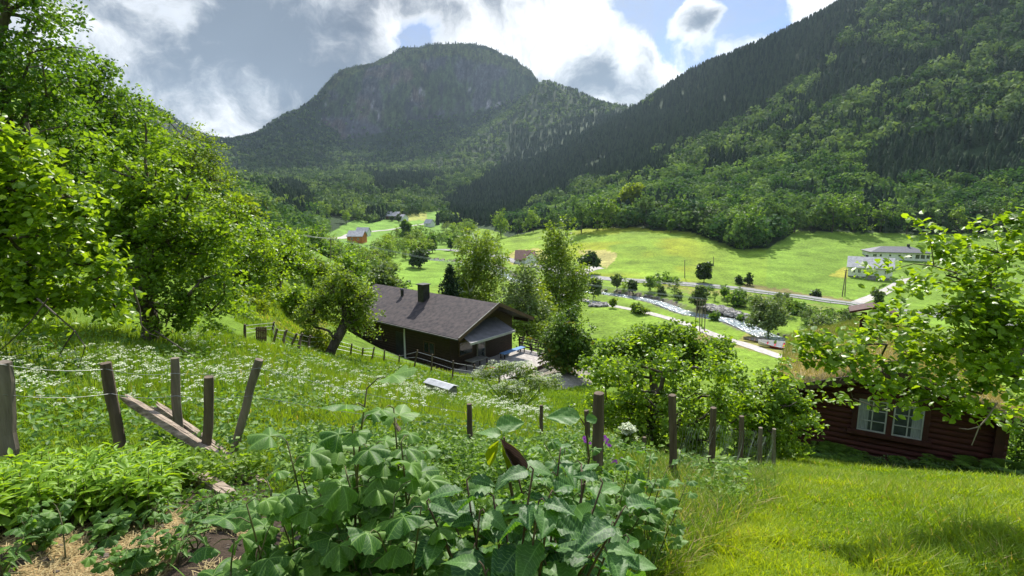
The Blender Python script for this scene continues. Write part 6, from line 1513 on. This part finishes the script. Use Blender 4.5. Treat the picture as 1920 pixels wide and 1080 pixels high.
# cow parsley: domed umbels of small florets on thin stalks
def umbels(name, label, pos, hh, rad, g, nfl=16, fl=.010, stem_mat=None):
    n = len(pos); top = pos + Z * hh[:, None] + g.normal(size=(n, 3)) * np.array([.04, .04, 0])
    an = g.uniform(0, 6.283, (n, nfl)); rr_ = np.sqrt(g.random((n, nfl))) * rad[:, None]
    c = top[:, None, :] + np.stack([rr_ * np.cos(an), rr_ * np.sin(an), -.45 * rr_ ** 2 / rad[:, None] + .004 * g.normal(size=(n, nfl))], 2); c = c.reshape(-1, 3)
    s = np.repeat(fl * (rad / .05), nfl) * g.uniform(.7, 1.3, n * nfl)
    hexa = (np.array([[math.cos(k * math.pi / 3) * .9, math.sin(k * math.pi / 3) * .9, 0] for k in range(6)] + [[0, 0, .15]]), np.array([[k, (k + 1) % 6, 6] for k in range(6)]))
    V, f = stamp(c, frames(len(c), 1.6, g), s, hexa); o = build(name, V, f, m_umbel, rnd=np.repeat(g.random(len(c)), 7)); tag(o, label, "flowers", kind="stuff")
    d = top - pos; w_ = .0035 + .00035 * np.linalg.norm(pos, axis=1); a = g.uniform(0, 3.14, n); sd = np.stack([np.cos(a), np.sin(a), 0 * a], 1) * w_[:, None]
    V = np.stack([pos - sd, pos + sd, top + sd * .6, top - sd * .6], 1).reshape(-1, 3); q = np.arange(n * 4).reshape(-1, 4)
    o = build(name + "_stems", V, q, m_weed, rnd=np.repeat(g.random(n), 4)); tag(o, "thin green stalks of the white meadow flowers", "stems", kind="stuff")
pos, r = polar(26000, -50, 12, 5.5, 27, g, .9); px, py = proj(pos)
dens = fbm(pos[:, 0] * .35, pos[:, 1] * .35, 121, 3) + .35 * (fbm(pos[:, 0] * 1.6, pos[:, 1] * 1.6, 122, 2) - .5) + .22 * sstep(-np.abs(py - 745), -90, -20) * (px < 800) - .10 * sstep(r, 14, 22) + .25 * ((px > 880) & (px < 1030))
keep = in_poly(px, py, MEAD) & (px > -60) & (g.random(len(r)) < sstep(dens, .56, .86) * .27); pos, r = pos[keep], r[keep]
umbels("cow_parsley", "white cow parsley flower heads scattered over the meadow", pos, g.uniform(.30, .55, len(r)), g.uniform(.026, .055, len(r)) * (1 + r * .02), g); print("umbels", len(r))
# big cream umbels left of the thick post
g2 = np.random.default_rng(61)
def flowerbush(label, base, lob, n, seed, fr_=.05):
    g = np.random.default_rng(seed); root = empty("flowering_bush", base, label, "flowering bush"); pts, d = crown_points(lob, n, g, 4.0); pts = pts[pts[:, 2] > base[2]]
    mb = MB()
    for p in pts[:: max(1, len(pts) // 40)]: mb.tube([base + g.normal(size=3) * .05, (base + p) / 2 + g.normal(size=3) * .08, p], [.012, .008, .004], 4)
    mb.build("stem", m_weed, root)
    l_, _ = crown_points(lob, n * 26, g, 2.2); V, f = stamp(l_ - Z * .06, frames(len(l_), .5, g), .085 * g.uniform(.6, 1.3, len(l_)), LEAF_D); build("foliage", V, f, LM['birch'], root, rnd=np.repeat(g.random(len(l_)), 4))
    top = pts; nf = 60; an = g.uniform(0, 6.283, (len(top), nf)); rr_ = np.sqrt(g.random((len(top), nf))) * fr_ * 1.8
    c = (top[:, None, :] + np.stack([rr_ * np.cos(an), rr_ * np.sin(an), .04 - 2 * rr_ ** 2 + .02 * g.random((len(top), nf))], 2)).reshape(-1, 3)
    V, f = stamp(c, frames(len(c), 1.2, g), .034 * g.uniform(.7, 1.3, len(c)), LEAF_D); build("blossom", V, f, m_umbel, root, rnd=np.repeat(g.random(len(c)), 4)); return root
lob = [plobe(935, 690, 17.5, 34, 16), plobe(975, 690, 17.5, 34, 16), plobe(1000, 712, 17.5, 30, 18), plobe(960, 728, 16.8, 34, 16), plobe(905, 700, 17.5, 24, 12), plobe(1035, 715, 17.8, 26, 16)]
flowerbush("cream flowered bushy plants in front of the cabin terrace", gbase(965, 17.5), lob, 105, 62, .085)
lob = [plobe(1175, 812, 7.0, 14, 12), plobe(1190, 830, 7.0, 10, 8)]
flowerbush("small white flower clusters beside the thick brown post", gbase(1180, 7.0), lob, 12, 63, .03)
def stalkflower(label, pts, Y, mat, seed, hcol=.012):
    g = np.random.default_rng(seed); P3 = [P(px_, py_, Y + .1 * g.normal()) for px_, py_ in pts]; base = gbase(np.mean([p[0] for p in pts]), Y); root = empty("cranesbill", base, label, "flower")
    mb = MB(); [mb.tube([base + g.normal(size=3) * .03, (base + p) / 2 + g.normal(size=3) * .02, p], [.004, .003, .002], 4) for p in P3]; mb.build("stem", m_weed, root)
    for p in P3:
        mb = MB()
        for k in range(3 if len(P3) > 3 else 3):
            c = p + g.normal(size=3) * .014
            for j in range(5):
                a = j * 1.2566 + k; pet = np.array([[0, 0, 0], [-.5, .5, .1], [-.35, 1, .05], [.35, 1, .05], [.5, .5, .1]]) * .013; rot = np.array([[math.cos(a), math.sin(a), 0], [-math.sin(a), math.cos(a), 0], [0, 0, 1]]); til = np.array([[1, 0, 0], [0, .35, -.93], [0, .93, .35]])
                mb.add(pet @ rot @ til.T + c, [np.array([[0, 1, 2], [0, 2, 3], [0, 3, 4]])], rnd=g.random())
        mb.build("blossom", mat, root)
    return root
m_purple = mat_leaf("purple_petals", (0.20, 0.04, 0.32), (0.42, 0.12, 0.52), .35, (1, 1, 1))
stalkflower("bright purple cranesbill blossoms on both sides of the thick post", [(1138, 827), (1133, 822), (1141, 833), (1112, 830), (1096, 820), (1098, 826)], 4.4, m_purple, 70)
stalkflower("pinkish purple cranesbill cluster lower right of the thick post", [(1150, 860), (1170, 862), (1148, 873), (1168, 876), (1156, 868), (1187, 914)], 4.6, m_purple, 71)
# rough growth under the fence lines
def leafy(name, label, poly, n, hr, size, seed, mat, ar, rr_, tpl=LEAF_D, cat="weeds", upb=.5, pw=.5):
    g = np.random.default_rng(seed); pos, r = polar(n, ar[0], ar[1], rr_[0], rr_[1], g, pw); px, py = proj(pos); keep = in_poly(px, py, poly); pos = pos[keep]
    k = fbm(pos[:, 0] * 2.5, pos[:, 1] * 2.5, seed, 3); hmax = hr[0] + (hr[1] - hr[0]) * sstep(k, .3, .7); pos[:, 2] += hmax * g.random(len(pos)) ** .6
    V, f = stamp(pos, frames(len(pos), upb, g), size * g.uniform(.6, 1.3, len(pos)), tpl); o = build(name, V, f, mat, rnd=np.repeat(np.clip(.5 * g.random(len(pos)) + .5 * k, 0, 1), len(tpl[0]))); tag(o, label, cat, kind="stuff"); return o
leafy("fence_weeds", "dark nettles and weeds growing under the left fence posts", [(-100, 855), (-100, 935), (200, 925), (400, 925), (500, 900), (470, 830), (300, 840), (100, 850)], 13000, (.05, .24), .050, 81, LM['mid'], (-48, -20), (3.2, 5.0))
leafy("fence_weeds", "leafy tangle growing around the planks and post feet", [(330, 870), (520, 860), (560, 960), (420, 1000), (300, 950)], 3500, (.03, .14), .036, 82, m_weed, (-38, -18), (3.0, 4.6))
leafy("rough_growth", "tangled weeds at the foot of the right fence posts", [(1150, 880), (1440, 880), (1460, 920), (1360, 985), (1270, 1040), (1150, 1100)], 20000, (.04, .22), .040, 83, m_weed, (8, 28), (2.6, 8))
leafy("rough_growth", "undergrowth in the shade behind the big leaved bush", [(560, 830), (900, 850), (1150, 860), (1150, 1000), (560, 1000)], 30000, (.08, .34), .045, 84, m_weed, (-24, 12), (2.9, 6))
g = np.random.default_rng(85); pos, r = polar(9000, 8, 30, 2.4, 8, g, .6); px, py = proj(pos); keep = in_poly(px + 10 * g.normal(size=len(px)), py, [(1200, 900), (1430, 890), (1440, 930), (1370, 1000), (1290, 1090), (1200, 1110)]); pos = pos[keep]; h = g.uniform(.05, .24, len(pos))
V, Fc, m = blades(pos, h, np.full(len(pos), .005), h * g.uniform(.3, 1.3, len(pos)), g, 3); o = build("dry_grass", V, Fc, m_straw, rnd=np.repeat(g.random(len(pos)), m)); sel = None; tag(o, "dry straw-coloured grass along the right fence line", "grass", kind="stuff")
pos2, r2 = polar(30000, 8, 30, 2.4, 8, g, .6); px, py = proj(pos2); pos2 = pos2[in_poly(px + 10 * g.normal(size=len(px)), py, [(1190, 880), (1450, 870), (1460, 930), (1370, 1000), (1270, 1100), (1190, 1120)])]; h = g.uniform(.08, .28, len(pos2))
V, Fc, m = blades(pos2, h, np.full(len(pos2), .007), h * g.uniform(.2, .9, len(pos2)), g, 3); o = build("tall_grass", V, Fc, m_mead, rnd=np.repeat(g.random(len(pos2)), m)); tag(o, "unmown tall grass standing round the right posts", "grass", kind="stuff")
# straw mulch on the soil
pos, r = polar(24000, -52, -16, 1.5, 3.6, g, 1.0); px, py = proj(pos); keep = (py > 960) & (px < 470) & (fbm(pos[:, 0] * 3.3, pos[:, 1] * 3.3, 77, 3) > .43); pos = pos[keep]; n = len(pos); a = g.uniform(0, 6.283, n); d = np.stack([np.cos(a), np.sin(a), g.normal(size=n) * .15], 1); s_ = np.cross(d, Z); ln = g.uniform(.02, .06, n)[:, None]; wd = .0018
V = np.stack([pos - s_ * wd + Z * .004, pos + s_ * wd + Z * .004, pos + d * ln + s_ * wd + Z * .012, pos + d * ln - s_ * wd + Z * .012], 1).reshape(-1, 3)
o = build("straw_mulch", V, np.arange(4 * n).reshape(-1, 4), m_straw, rnd=np.repeat(g.random(n), 4)); tag(o, "loose straw and wood shavings spread over the garden soil", "straw", kind="stuff")
m_stone = mat_plain("dark_soil_clods", (0.04, 0.03, 0.022), (0.11, 0.085, 0.065), 9, .95, .5)
rocks("soil_clods", "small dark clods and stones on the garden soil", "soil", [gpt(x, y) for x, y in zip(g.uniform(-3.2, -1.0, 500), g.uniform(1.8, 3.6, 500))], .006, .022)

# ------------------------------------------------------------------ big leaves, modelled leaf by leaf
def big_leaf(kind, nu=8, nv=14):
    """returns V (unit length along +y), F, UV"""
    if kind == 'elm':
        v = np.linspace(0, 1, nv + 1); u = np.linspace(-1, 1, nu + 1); VV, UU = np.meshgrid(v, u, indexing='ij')
        wv = .37 * np.sin(math.pi * np.clip(VV, 0, 1) ** .85) ** .75 * (1 - .25 * VV); saw = 1 + .12 * ((VV * 13) % 1 - .5) * (np.abs(UU) > .95)
        x = UU * wv * saw; au = np.abs(x); ph = 11 * (VV - .45 * au); z = .030 * np.cos(2 * math.pi * ph) * np.minimum(1, au * 6) + .16 * au - .20 * VV ** 2; y = VV + .0 * x
        uv = np.stack([x, VV], 2).reshape(-1, 2)
    elif kind == 'lance':
        v = np.linspace(0, 1, nv + 1); u = np.linspace(-1, 1, 5); nu = 4; VV, UU = np.meshgrid(v, u, indexing='ij'); wv = .17 * np.sin(math.pi * VV ** .8) ** .9 + .004; x = UU * wv; z = .35 * np.abs(x) - .28 * VV ** 2 + .02; y = VV; uv = np.stack([x, VV], 2).reshape(-1, 2)
    if kind == 'currant':
        th = np.linspace(R(-150), R(150), 37); rs_ = np.linspace(0, 1, 5); RR_, TT = np.meshgrid(rs_, th, indexing='ij')
        rad = .50 + .19 * np.cos(TT * 5 / 1.0 * .5 * 2 / 2) * 0 ; lob = np.maximum.reduce([.66 * np.exp(-(TT / .50) ** 2), .50 * np.exp(-((np.abs(TT) - 1.08) / .48) ** 2), .34 * np.exp(-((np.abs(TT) - 2.05) / .50) ** 2)]); rad = .42 + .48 * lob + .030 * np.cos(TT * 26); rad *= RR_
        x = rad * np.sin(TT); y = rad * np.cos(TT) + .22; z = .028 * np.cos(TT * 5.8) * RR_ + .012 * np.cos(TT * 17 + 4 * RR_) * RR_ - .16 * RR_ ** 2 + .04 * np.abs(np.sin(TT)) * RR_; nv, nu = 4, 36; uv = np.stack([TT / math.pi, RR_], 2).reshape(-1, 2)
    V = np.stack([x, y, z], 2).reshape(-1, 3); i, j = np.meshgrid(np.arange(nv), np.arange(nu), indexing='ij'); i = i.ravel(); j = j.ravel(); m = nu + 1
    return V, np.stack([i * m + j, i * m + j + 1, (i + 1) * m + j + 1, (i + 1) * m + j], 1), uv
LEAVES = {k: big_leaf(k) for k in ('elm', 'lance', 'currant')}
LEAVES['lance'] = big_leaf('lance', nv=7)
_v, _f, _u = big_leaf('elm'); _v = _v.copy(); _v[:, 2] += .9 * np.abs(_v[:, 0]) * (1 + _v[:, 1]) - .16 * np.abs(_v[:, 0]) + .35 * _v[:, 1] ** 3; _v[:, 0] *= .62 * (1 - .25 * _v[:, 1]); LEAVES['wilt'] = (_v, _f, _u)
class LeafSet:
    def __init__(s, kind): s.t = LEAVES[kind]; s.P = []; s.S = []; s.D = []; s.N = []; s.L = []; s.r = []
    def add(s, p, d, n, L_, r_):
        d = np.asarray(d, float); d = d / np.linalg.norm(d); n = np.asarray(n, float); n = n - d * (n @ d); n /= np.linalg.norm(n) + 1e-9
        s.P.append(p); s.D.append(d); s.N.append(n); s.S.append(np.cross(d, n)); s.L.append(L_); s.r.append(r_)
    def build(s, name, mat, root, curl=None):
        P_, D_, N_, S_, L_ = map(np.array, (s.P, s.D, s.N, s.S, s.L)); TV, TF, uv = s.t; n = len(P_); gz2 = np.random.default_rng(n); zf_ = gz2.uniform(.5, 2.4, n)[:, None, None]; tw_ = gz2.normal(size=n)[:, None, None] * .5; xs_ = gz2.uniform(.78, 1.1, n)[:, None, None]
        V = P_[:, None] + L_[:, None, None] * (TV[None, :, 0:1] * xs_ * S_[:, None] + TV[None, :, 1:2] * D_[:, None] + (TV[None, :, 2:3] * zf_ + TV[None, :, 0:1] * TV[None, :, 1:2] * tw_) * N_[:, None])
        Fq = TF[None] + (np.arange(n) * len(TV))[:, None, None]
        return build(name, V.reshape(-1, 3), Fq.reshape(-1, 4), mat, root, rnd=np.repeat(np.array(s.r), len(TV)), smooth=True, uv=np.tile(uv, (n, 1)))
m_elm = mat_leaf("elm_leaf", (0.028, 0.090, 0.020), (0.085, 0.185, 0.036), .40, (2.0, 1.8, .5), rough=.52, spec=.32, vein=True)
m_cur = mat_leaf("currant_leaf", (0.044, 0.120, 0.020), (0.125, 0.235, 0.038), .44, (1.9, 1.75, .5), rough=.55, spec=.30, vein='palm', c3=(.22, .30, .03))
m_lan = mat_leaf("phlox_leaf", (0.085, 0.19, 0.016), (0.23, 0.38, 0.030), .46, (1.7, 1.5, .4), rough=.5, spec=.3)
m_dead = mat_leaf("wilted_brown_leaf", (0.050, 0.036, 0.036), (0.10, 0.07, 0.06), .12, (1.2, 1, .8), rough=.6, vein=True)
m_stemg = mat_plain("green_brown_stem", (0.05, 0.06, 0.02), (0.13, 0.12, 0.05), 12, .7)
m_stemb = mat_plain("dark_twig", (0.05, 0.032, 0.022), (0.11, 0.075, 0.05), 12, .8)
def hvec(a): return np.array([math.cos(a), math.sin(a), 0])
def leafy_plant(name, label, cat, base, tips, kind, mat, size, seed, per=14, start=.35, stem=.006, stemmat=None, tilt=.35, pair=False, group=None, petiole=.04, jit=.03, leafname="foliage", grow=.68):
    g = np.random.default_rng(seed); root = empty(name, base, label, cat, group); mb = MB(); LS = LeafSet(kind)
    for tp_ in tips:
        b0 = base + g.normal(size=3) * np.array([.05, .05, 0]); tp_ = np.asarray(tp_, float); mid = (b0 + tp_) / 2 + g.normal(size=3) * jit * 1.5 + Z * .04; k = np.linspace(0, 1, 9)[:, None]; pts = (1 - k) ** 2 * b0 + 2 * k * (1 - k) * mid + k * k * tp_
        mb.tube(pts, np.linspace(stem, stem * .35, 9), 5); a0 = g.uniform(0, 6.28); T_ = (pts[-1] - pts[-2]); T_ /= np.linalg.norm(T_)
        for j in range(per):
            f = start + (1 - start) * (j / max(1, per - 1)); q = np.array([np.interp(f, k[:, 0], pts[:, c]) for c in range(3)]); a0 += (math.pi / 2 if pair else 2.4) + g.normal() * .25
            for side_ in ((0, math.pi) if pair else (0,)):
                a = a0 + side_; s_ = size * (1 - (1 - grow) * max(0, (f - .6) / .4) ** 1.5) * g.uniform(.75, 1.15); el = tilt * g.uniform(.3, 1.5) * (1 if f < .9 else 2.2); d = hvec(a) * math.cos(el) + Z * math.sin(el); pt = petiole * g.uniform(.6, 1.3)
                if pt > .012: mb.tube([q, q + d * pt * .6 + Z * .01, q + d * pt], [stem * .3, stem * .25, stem * .2], 4, False)
                d2 = d - Z * .35 * g.random(); LS.add(q + d * pt, d2, Z + hvec(a) * -.15 + g.normal(size=3) * .22, s_, np.clip(g.random() * .8 + .35 * max(0, f - .75) * g.random(), 0, 1))
    mb.build("stem", stemmat or m_stemg, root, smooth=True); LS.build(leafname, mat, root); return root, LS
# dark big-leaved elm sapling in the middle
def stemset(pxs, Y0, Y1, g): return [P(px_, py_, g.uniform(Y0, Y1)) for px_, py_ in pxs]
g = np.random.default_rng(90)
leafy_plant("elm_bush", "big bush of dark serrated leaves at the bottom centre", "bush", np.array([.05, 1.45, -1.7]), stemset([(800, 940), (845, 960), (875, 900), (925, 930), (965, 870), (1000, 880), (1050, 850), (1090, 870), (1130, 905), (1165, 960), (1010, 940), (1090, 960), (950, 990), (1040, 1010), (870, 1020), (1120, 1030), (985, 1050), (905, 1060), (800, 1040), (1030, 930), (900, 960), (1150, 990), (1070, 1060), (1160, 1050), (830, 1000), (1180, 1010)], 1.15, 1.7, g),
    "elm", m_elm, .132, 91, per=17, start=.25, stem=.007, stemmat=m_stemb, tilt=.10, petiole=.02, jit=.05)
mw = empty("wilted_shoot", P(955, 880, 1.45), "curled brown wilted leaf with yellow edge on top of the dark bush", "wilted leaf"); LS = LeafSet('wilt'); LS.add(P(938, 822, 1.42), (.34, .35, -1), (.5, -1, .1), .13, .2); LS.build("brown_leaf", m_dead, mw)
LS = LeafSet('wilt'); LS.add(P(940, 824, 1.45), (.40, .3, -1), (.3, -.9, .1), .145, .95); LS.add(P(935, 826, 1.46), (-.25, .3, -.9), (-.3, -.9, .1), .09, .95); LS.build("yellow_edged_leaf", LM["yellow"], mw); LS = LeafSet('elm'); LS.add(P(930, 800, 1.5), (.35, .1, .05), (.1, -.6, 1), .09, .95); LS.add(P(940, 815, 1.5), (-.9, .1, .12), (.1, -.5, 1), .085, .9); LS.build("pale_leaf", m_elm, mw)
mb = MB(); mb.tube([P(975, 1010, 1.6), P(955, 900, 1.5), P(945, 820, 1.45)], [.006, .005, .003], 5); mb.build("stem", m_stemb, mw)
sg = empty("elm_shoot", P(1100, 880, 1.9), "single large leaf held up in front of the meadow left of the thick post", "shoot"); LS = LeafSet('elm'); LS.add(P(1088, 783, 1.72), (-1, .05, .10), (0, -.65, 1), .115, .9); LS.add(P(1100, 790, 1.72), (.3, .2, .05), (0, -.4, 1), .05, .5); LS.build("foliage", m_elm, sg)
mb = MB(); mb.tube([P(1085, 960, 1.85), P(1105, 860, 1.78), P(1098, 800, 1.74), P(1088, 784, 1.72)], [.006, .004, .003, .002], 5); mb.build("stem", m_stemb, sg)
# currant bushes left of it
leafy_plant("currant_bush", "tallest currant bush whose two tips rise above the fence", "currant bush", np.array([-.42, 1.75, -1.75]), stemset([(688, 728), (738, 765), (660, 800), (752, 830), (700, 840), (735, 890), (650, 890), (780, 870), (690, 900)], 1.45, 1.75, g), "currant", m_cur, .128, 92, per=13, start=.32, stem=.007, tilt=.22, petiole=.05)
leafy_plant("currant_bush", "currant bush with one bright tip beside the broken planks", "currant bush", np.array([-.72, 1.7, -1.72]), stemset([(538, 828), (500, 900), (565, 890), (600, 920), (545, 950)], 1.45, 1.7, g), "currant", m_cur, .135, 93, per=9, start=.35, stem=.006, tilt=.2, petiole=.05)
leafy_plant("currant_bush", "low currant shoots over the soil edge at lower left centre", "currant bush", np.array([-.78, 1.5, -1.7]), stemset([(462, 945), (440, 1010), (500, 1000), (545, 1030), (480, 1060), (590, 1060)], 1.35, 1.6, g), "currant", m_cur, .115, 94, per=9, start=.3, stem=.006, tilt=.2, petiole=.05)
leafy_plant("currant_bush", "leafy currant bush between the tallest one and the dark bush", "currant bush", np.array([-.38, 1.5, -1.7]), stemset([(620, 950), (680, 940), (740, 930), (790, 950), (650, 1010), (710, 1000), (770, 1020), (600, 1000), (820, 1040), (690, 1060)], 1.3, 1.7, g), "currant", m_cur, .125, 95, per=12, start=.25, stem=.006, tilt=.2, petiole=.045)
leafy_plant("raspberry_shoots", "light green shoots between the dark bush and the thick post", "shoots", np.array([.45, 2.7, -2.0]), stemset([(1060, 830), (1100, 850), (1150, 900), (1180, 870), (1020, 830), (980, 850), (1200, 940), (1230, 900)], 2.4, 2.9, g), "currant", m_cur, .09, 96, per=10, start=.35, stem=.005, tilt=.25, petiole=.04)
leafy_plant("raspberry_shoots", "pale leaved shoots under the tall post at lower right centre", "shoots", np.array([.75, 2.6, -2.1]), stemset([(1220, 850), (1250, 880), (1200, 920), (1240, 960), (1190, 1000), (1230, 1030), (1290, 900)], 2.6, 3.2, g), "currant", m_cur, .09, 97, per=9, start=.3, stem=.005, tilt=.25, petiole=.04)
# long grass-like leaves at the bottom
mb = MB(); V, Fc, m = blades(np.array([P(x_, 1130, 1.5 + .2 * g.random()) for x_ in (330, 372, 395, 410, 560, 600, 620, 640)]), np.array([.14, .16, .10, .10, .25, .30, .26, .2]), np.full(8, .014), np.array([.10, .12, .05, .06, .22, .16, .25, .1]), g, 6)
o = build("lily_leaves", V, Fc, m_lan, rnd=np.repeat(g.random(8), m)); tag(o, "long narrow arching leaves at the bottom edge", "leaves", kind="stuff")
# phlox bed at left
g = np.random.default_rng(98); LS = LeafSet('lance'); mb = MB(); poly = [(-80, 905), (150, 890), (330, 892), (345, 920), (300, 985), (180, 985), (60, 1005), (-80, 1030)]
pos, r = polar(1500, -50, -26, 2.4, 4.3, g, 1.2); px, py = proj(pos); pos = pos[in_poly(px, py, poly)][:380]
for p in pos:
    h = g.uniform(.16, .33); tp_ = p + Z * h + g.normal(size=3) * np.array([.03, .03, 0]); mb.tube([p, (p + tp_) / 2, tp_], [.004, .003, .002], 4, False); a = g.uniform(0, 3.14); m = int(h / .035)
    for j in range(2, m + 1):
        q = p + (tp_ - p) * j / m; a += 1.57 + .2 * g.normal(); top = j / m
        for s_ in (0, math.pi):
            el = .25 + .75 * max(0, top - .6) * 2 * g.uniform(.6, 1.2); LS.add(q, hvec(a + s_) * math.cos(el) + Z * math.sin(el), Z + g.normal(size=3) * .15 - hvec(a + s_) * .3, g.uniform(.07, .115) * (1 - .35 * max(0, top - .7) / .3), np.clip(.5 * g.random() + .5 * top, 0, 1))
mbo = MB(); V = np.concatenate(mb.V); o = mb.build("plant_stems", m_stemg); tag(o, "stems of the leafy bed at the left", "stems", kind="stuff")
P_, D_, N_, S_, L_ = map(np.array, (LS.P, LS.D, LS.N, LS.S, LS.L)); o = LS.build("leafy_bed", m_lan, None); tag(o, "dense bed of bright pointed leaves at lower left", "plants", kind="stuff"); print("phlox leaves", len(LS.P))
for k, (px_, py_, h_, lb) in enumerate([(95, 1030, .20, "small soft-leaved plant on the straw below the leafy bed"), (18, 1085, .14, "small plant cut off by the left edge at the bottom"), (255, 1075, .22, "bushy young plant on the soil at the bottom left"), (345, 1040, .17, "spreading young plant beside the lily leaves"), (215, 1000, .12, "little plant where the leafy bed meets the soil"), (300, 985, .14, "small weed at the right end of the leafy bed"), (400, 985, .13, "small weed by the sawn board end")]):
    b0 = G(px_, py_, rmin=.8); gg = np.random.default_rng(300 + k)
    leafy_plant("garden_plant", lb, "plant", b0, [b0 + Z * h_ * gg.uniform(.6, 1.1) + gg.normal(size=3) * np.array([.07, .07, 0]) for _ in range(6)], "lance" if k % 2 else "currant", m_cur, .07, 310 + k, per=7, start=.2, stem=.004, tilt=.3, petiole=.02, group="young plants on the garden soil")
# ferns and shade plants at the hut's foot
def fern(label, base, n, Lf, seed):
    g = np.random.default_rng(seed); root = empty("fern", base, label, "fern", "ferns along the hut wall"); V_, F_, nn = [], [], 0
    for k in range(n):
        a = g.uniform(0, 6.283); d = hvec(a); L_ = Lf * g.uniform(.7, 1.1); m = 15
        for j in range(m):
            f = (j + 1) / m; q = base + d * L_ * f * .7 + Z * L_ * (1.15 * f - .85 * f * f); w_ = L_ * .26 * math.sin(math.pi * min(1, f * .85 + .12)) + .01
            for s_ in (-1, 1):
                sd = np.cross(d, Z) * s_; c = [q - d * .014 * Lf * 2, q + sd * w_ * .5 + Z * .02 * w_ - d * .01, q + sd * w_ - Z * .12 * w_ + d * .06 * L_, q + sd * w_ * .45 + d * .05 * L_]; V_ += c; F_.append([nn, nn + 1, nn + 2, nn + 3]); nn += 4
    build("fronds", np.array(V_), np.array(F_), LM['deep'], root, rnd=g.random(nn)); return root
g = np.random.default_rng(77)
for k, (px_, lb) in enumerate([(1545, "largest fern clump left of the hut window"), (1580, "fern clump under the left window sash"), (1515, "pale fern at the hut's left corner"), (1625, "fern below the middle of the twin window"), (1700, "low fern under the right sash"), (1760, "fern right of the hut window"), (1830, "fern towards the hut's right corner"), (1890, "fern at the right corner of the hut")]):
    u, Y = wall_u(px_); b0 = fw.p(u, -.55, 0); b0 = gpt(b0[0], b0[1]); fern(lb, b0 + Z * .0, 26, (.95, .85, .55, .6, .5, .6, .7, .8)[k], 400 + k)
gu = g.uniform(-.3, WL + .2, 3800); gv = -g.random(3800) ** 1.5 * .95 - .05; pos = fw.O + gu[:, None] * fw.a + gv[:, None] * fw.b; pos[:, 2] = Hh(pos[:, 0], pos[:, 1]) + g.random(3800) * .40 * fbm(gu * 2, gv * 2, 86, 3)
V, f = stamp(pos, frames(3800, .4, g), .075 * g.uniform(.6, 1.3, 3800), LEAF_D); o = build("hut_undergrowth", V, f, LM['dark'], rnd=np.repeat(g.random(3800), 4)); tag(o, "dark leafy plants in the shade along the hut wall", "weeds", kind="stuff")
# a dark hedge beyond the hut corner
ptree("shrub", "shaded bush visible past the right corner of the hut", gbase(1960, 15), [(1930, 830, 50, 40), (1900, 860, 30, 30), (1960, 780, 50, 50)], "deep", 15, n_limb=40, n_leaf=4000, leaf=.10, tr=.06, seed=88, clump=.3, cat="shrub")
ptree("burdock", "broad soft leaves growing between the apple bush and the ferns", gbase(1490, 12.2), [(1478, 862, 16, 14), (1500, 855, 14, 12)], "mid", 12, n_limb=12, n_leaf=140, leaf=.22, tr=.02, seed=89, clump=.2, cat="plant", tpl=LEAF_O, crown_name="foliage")
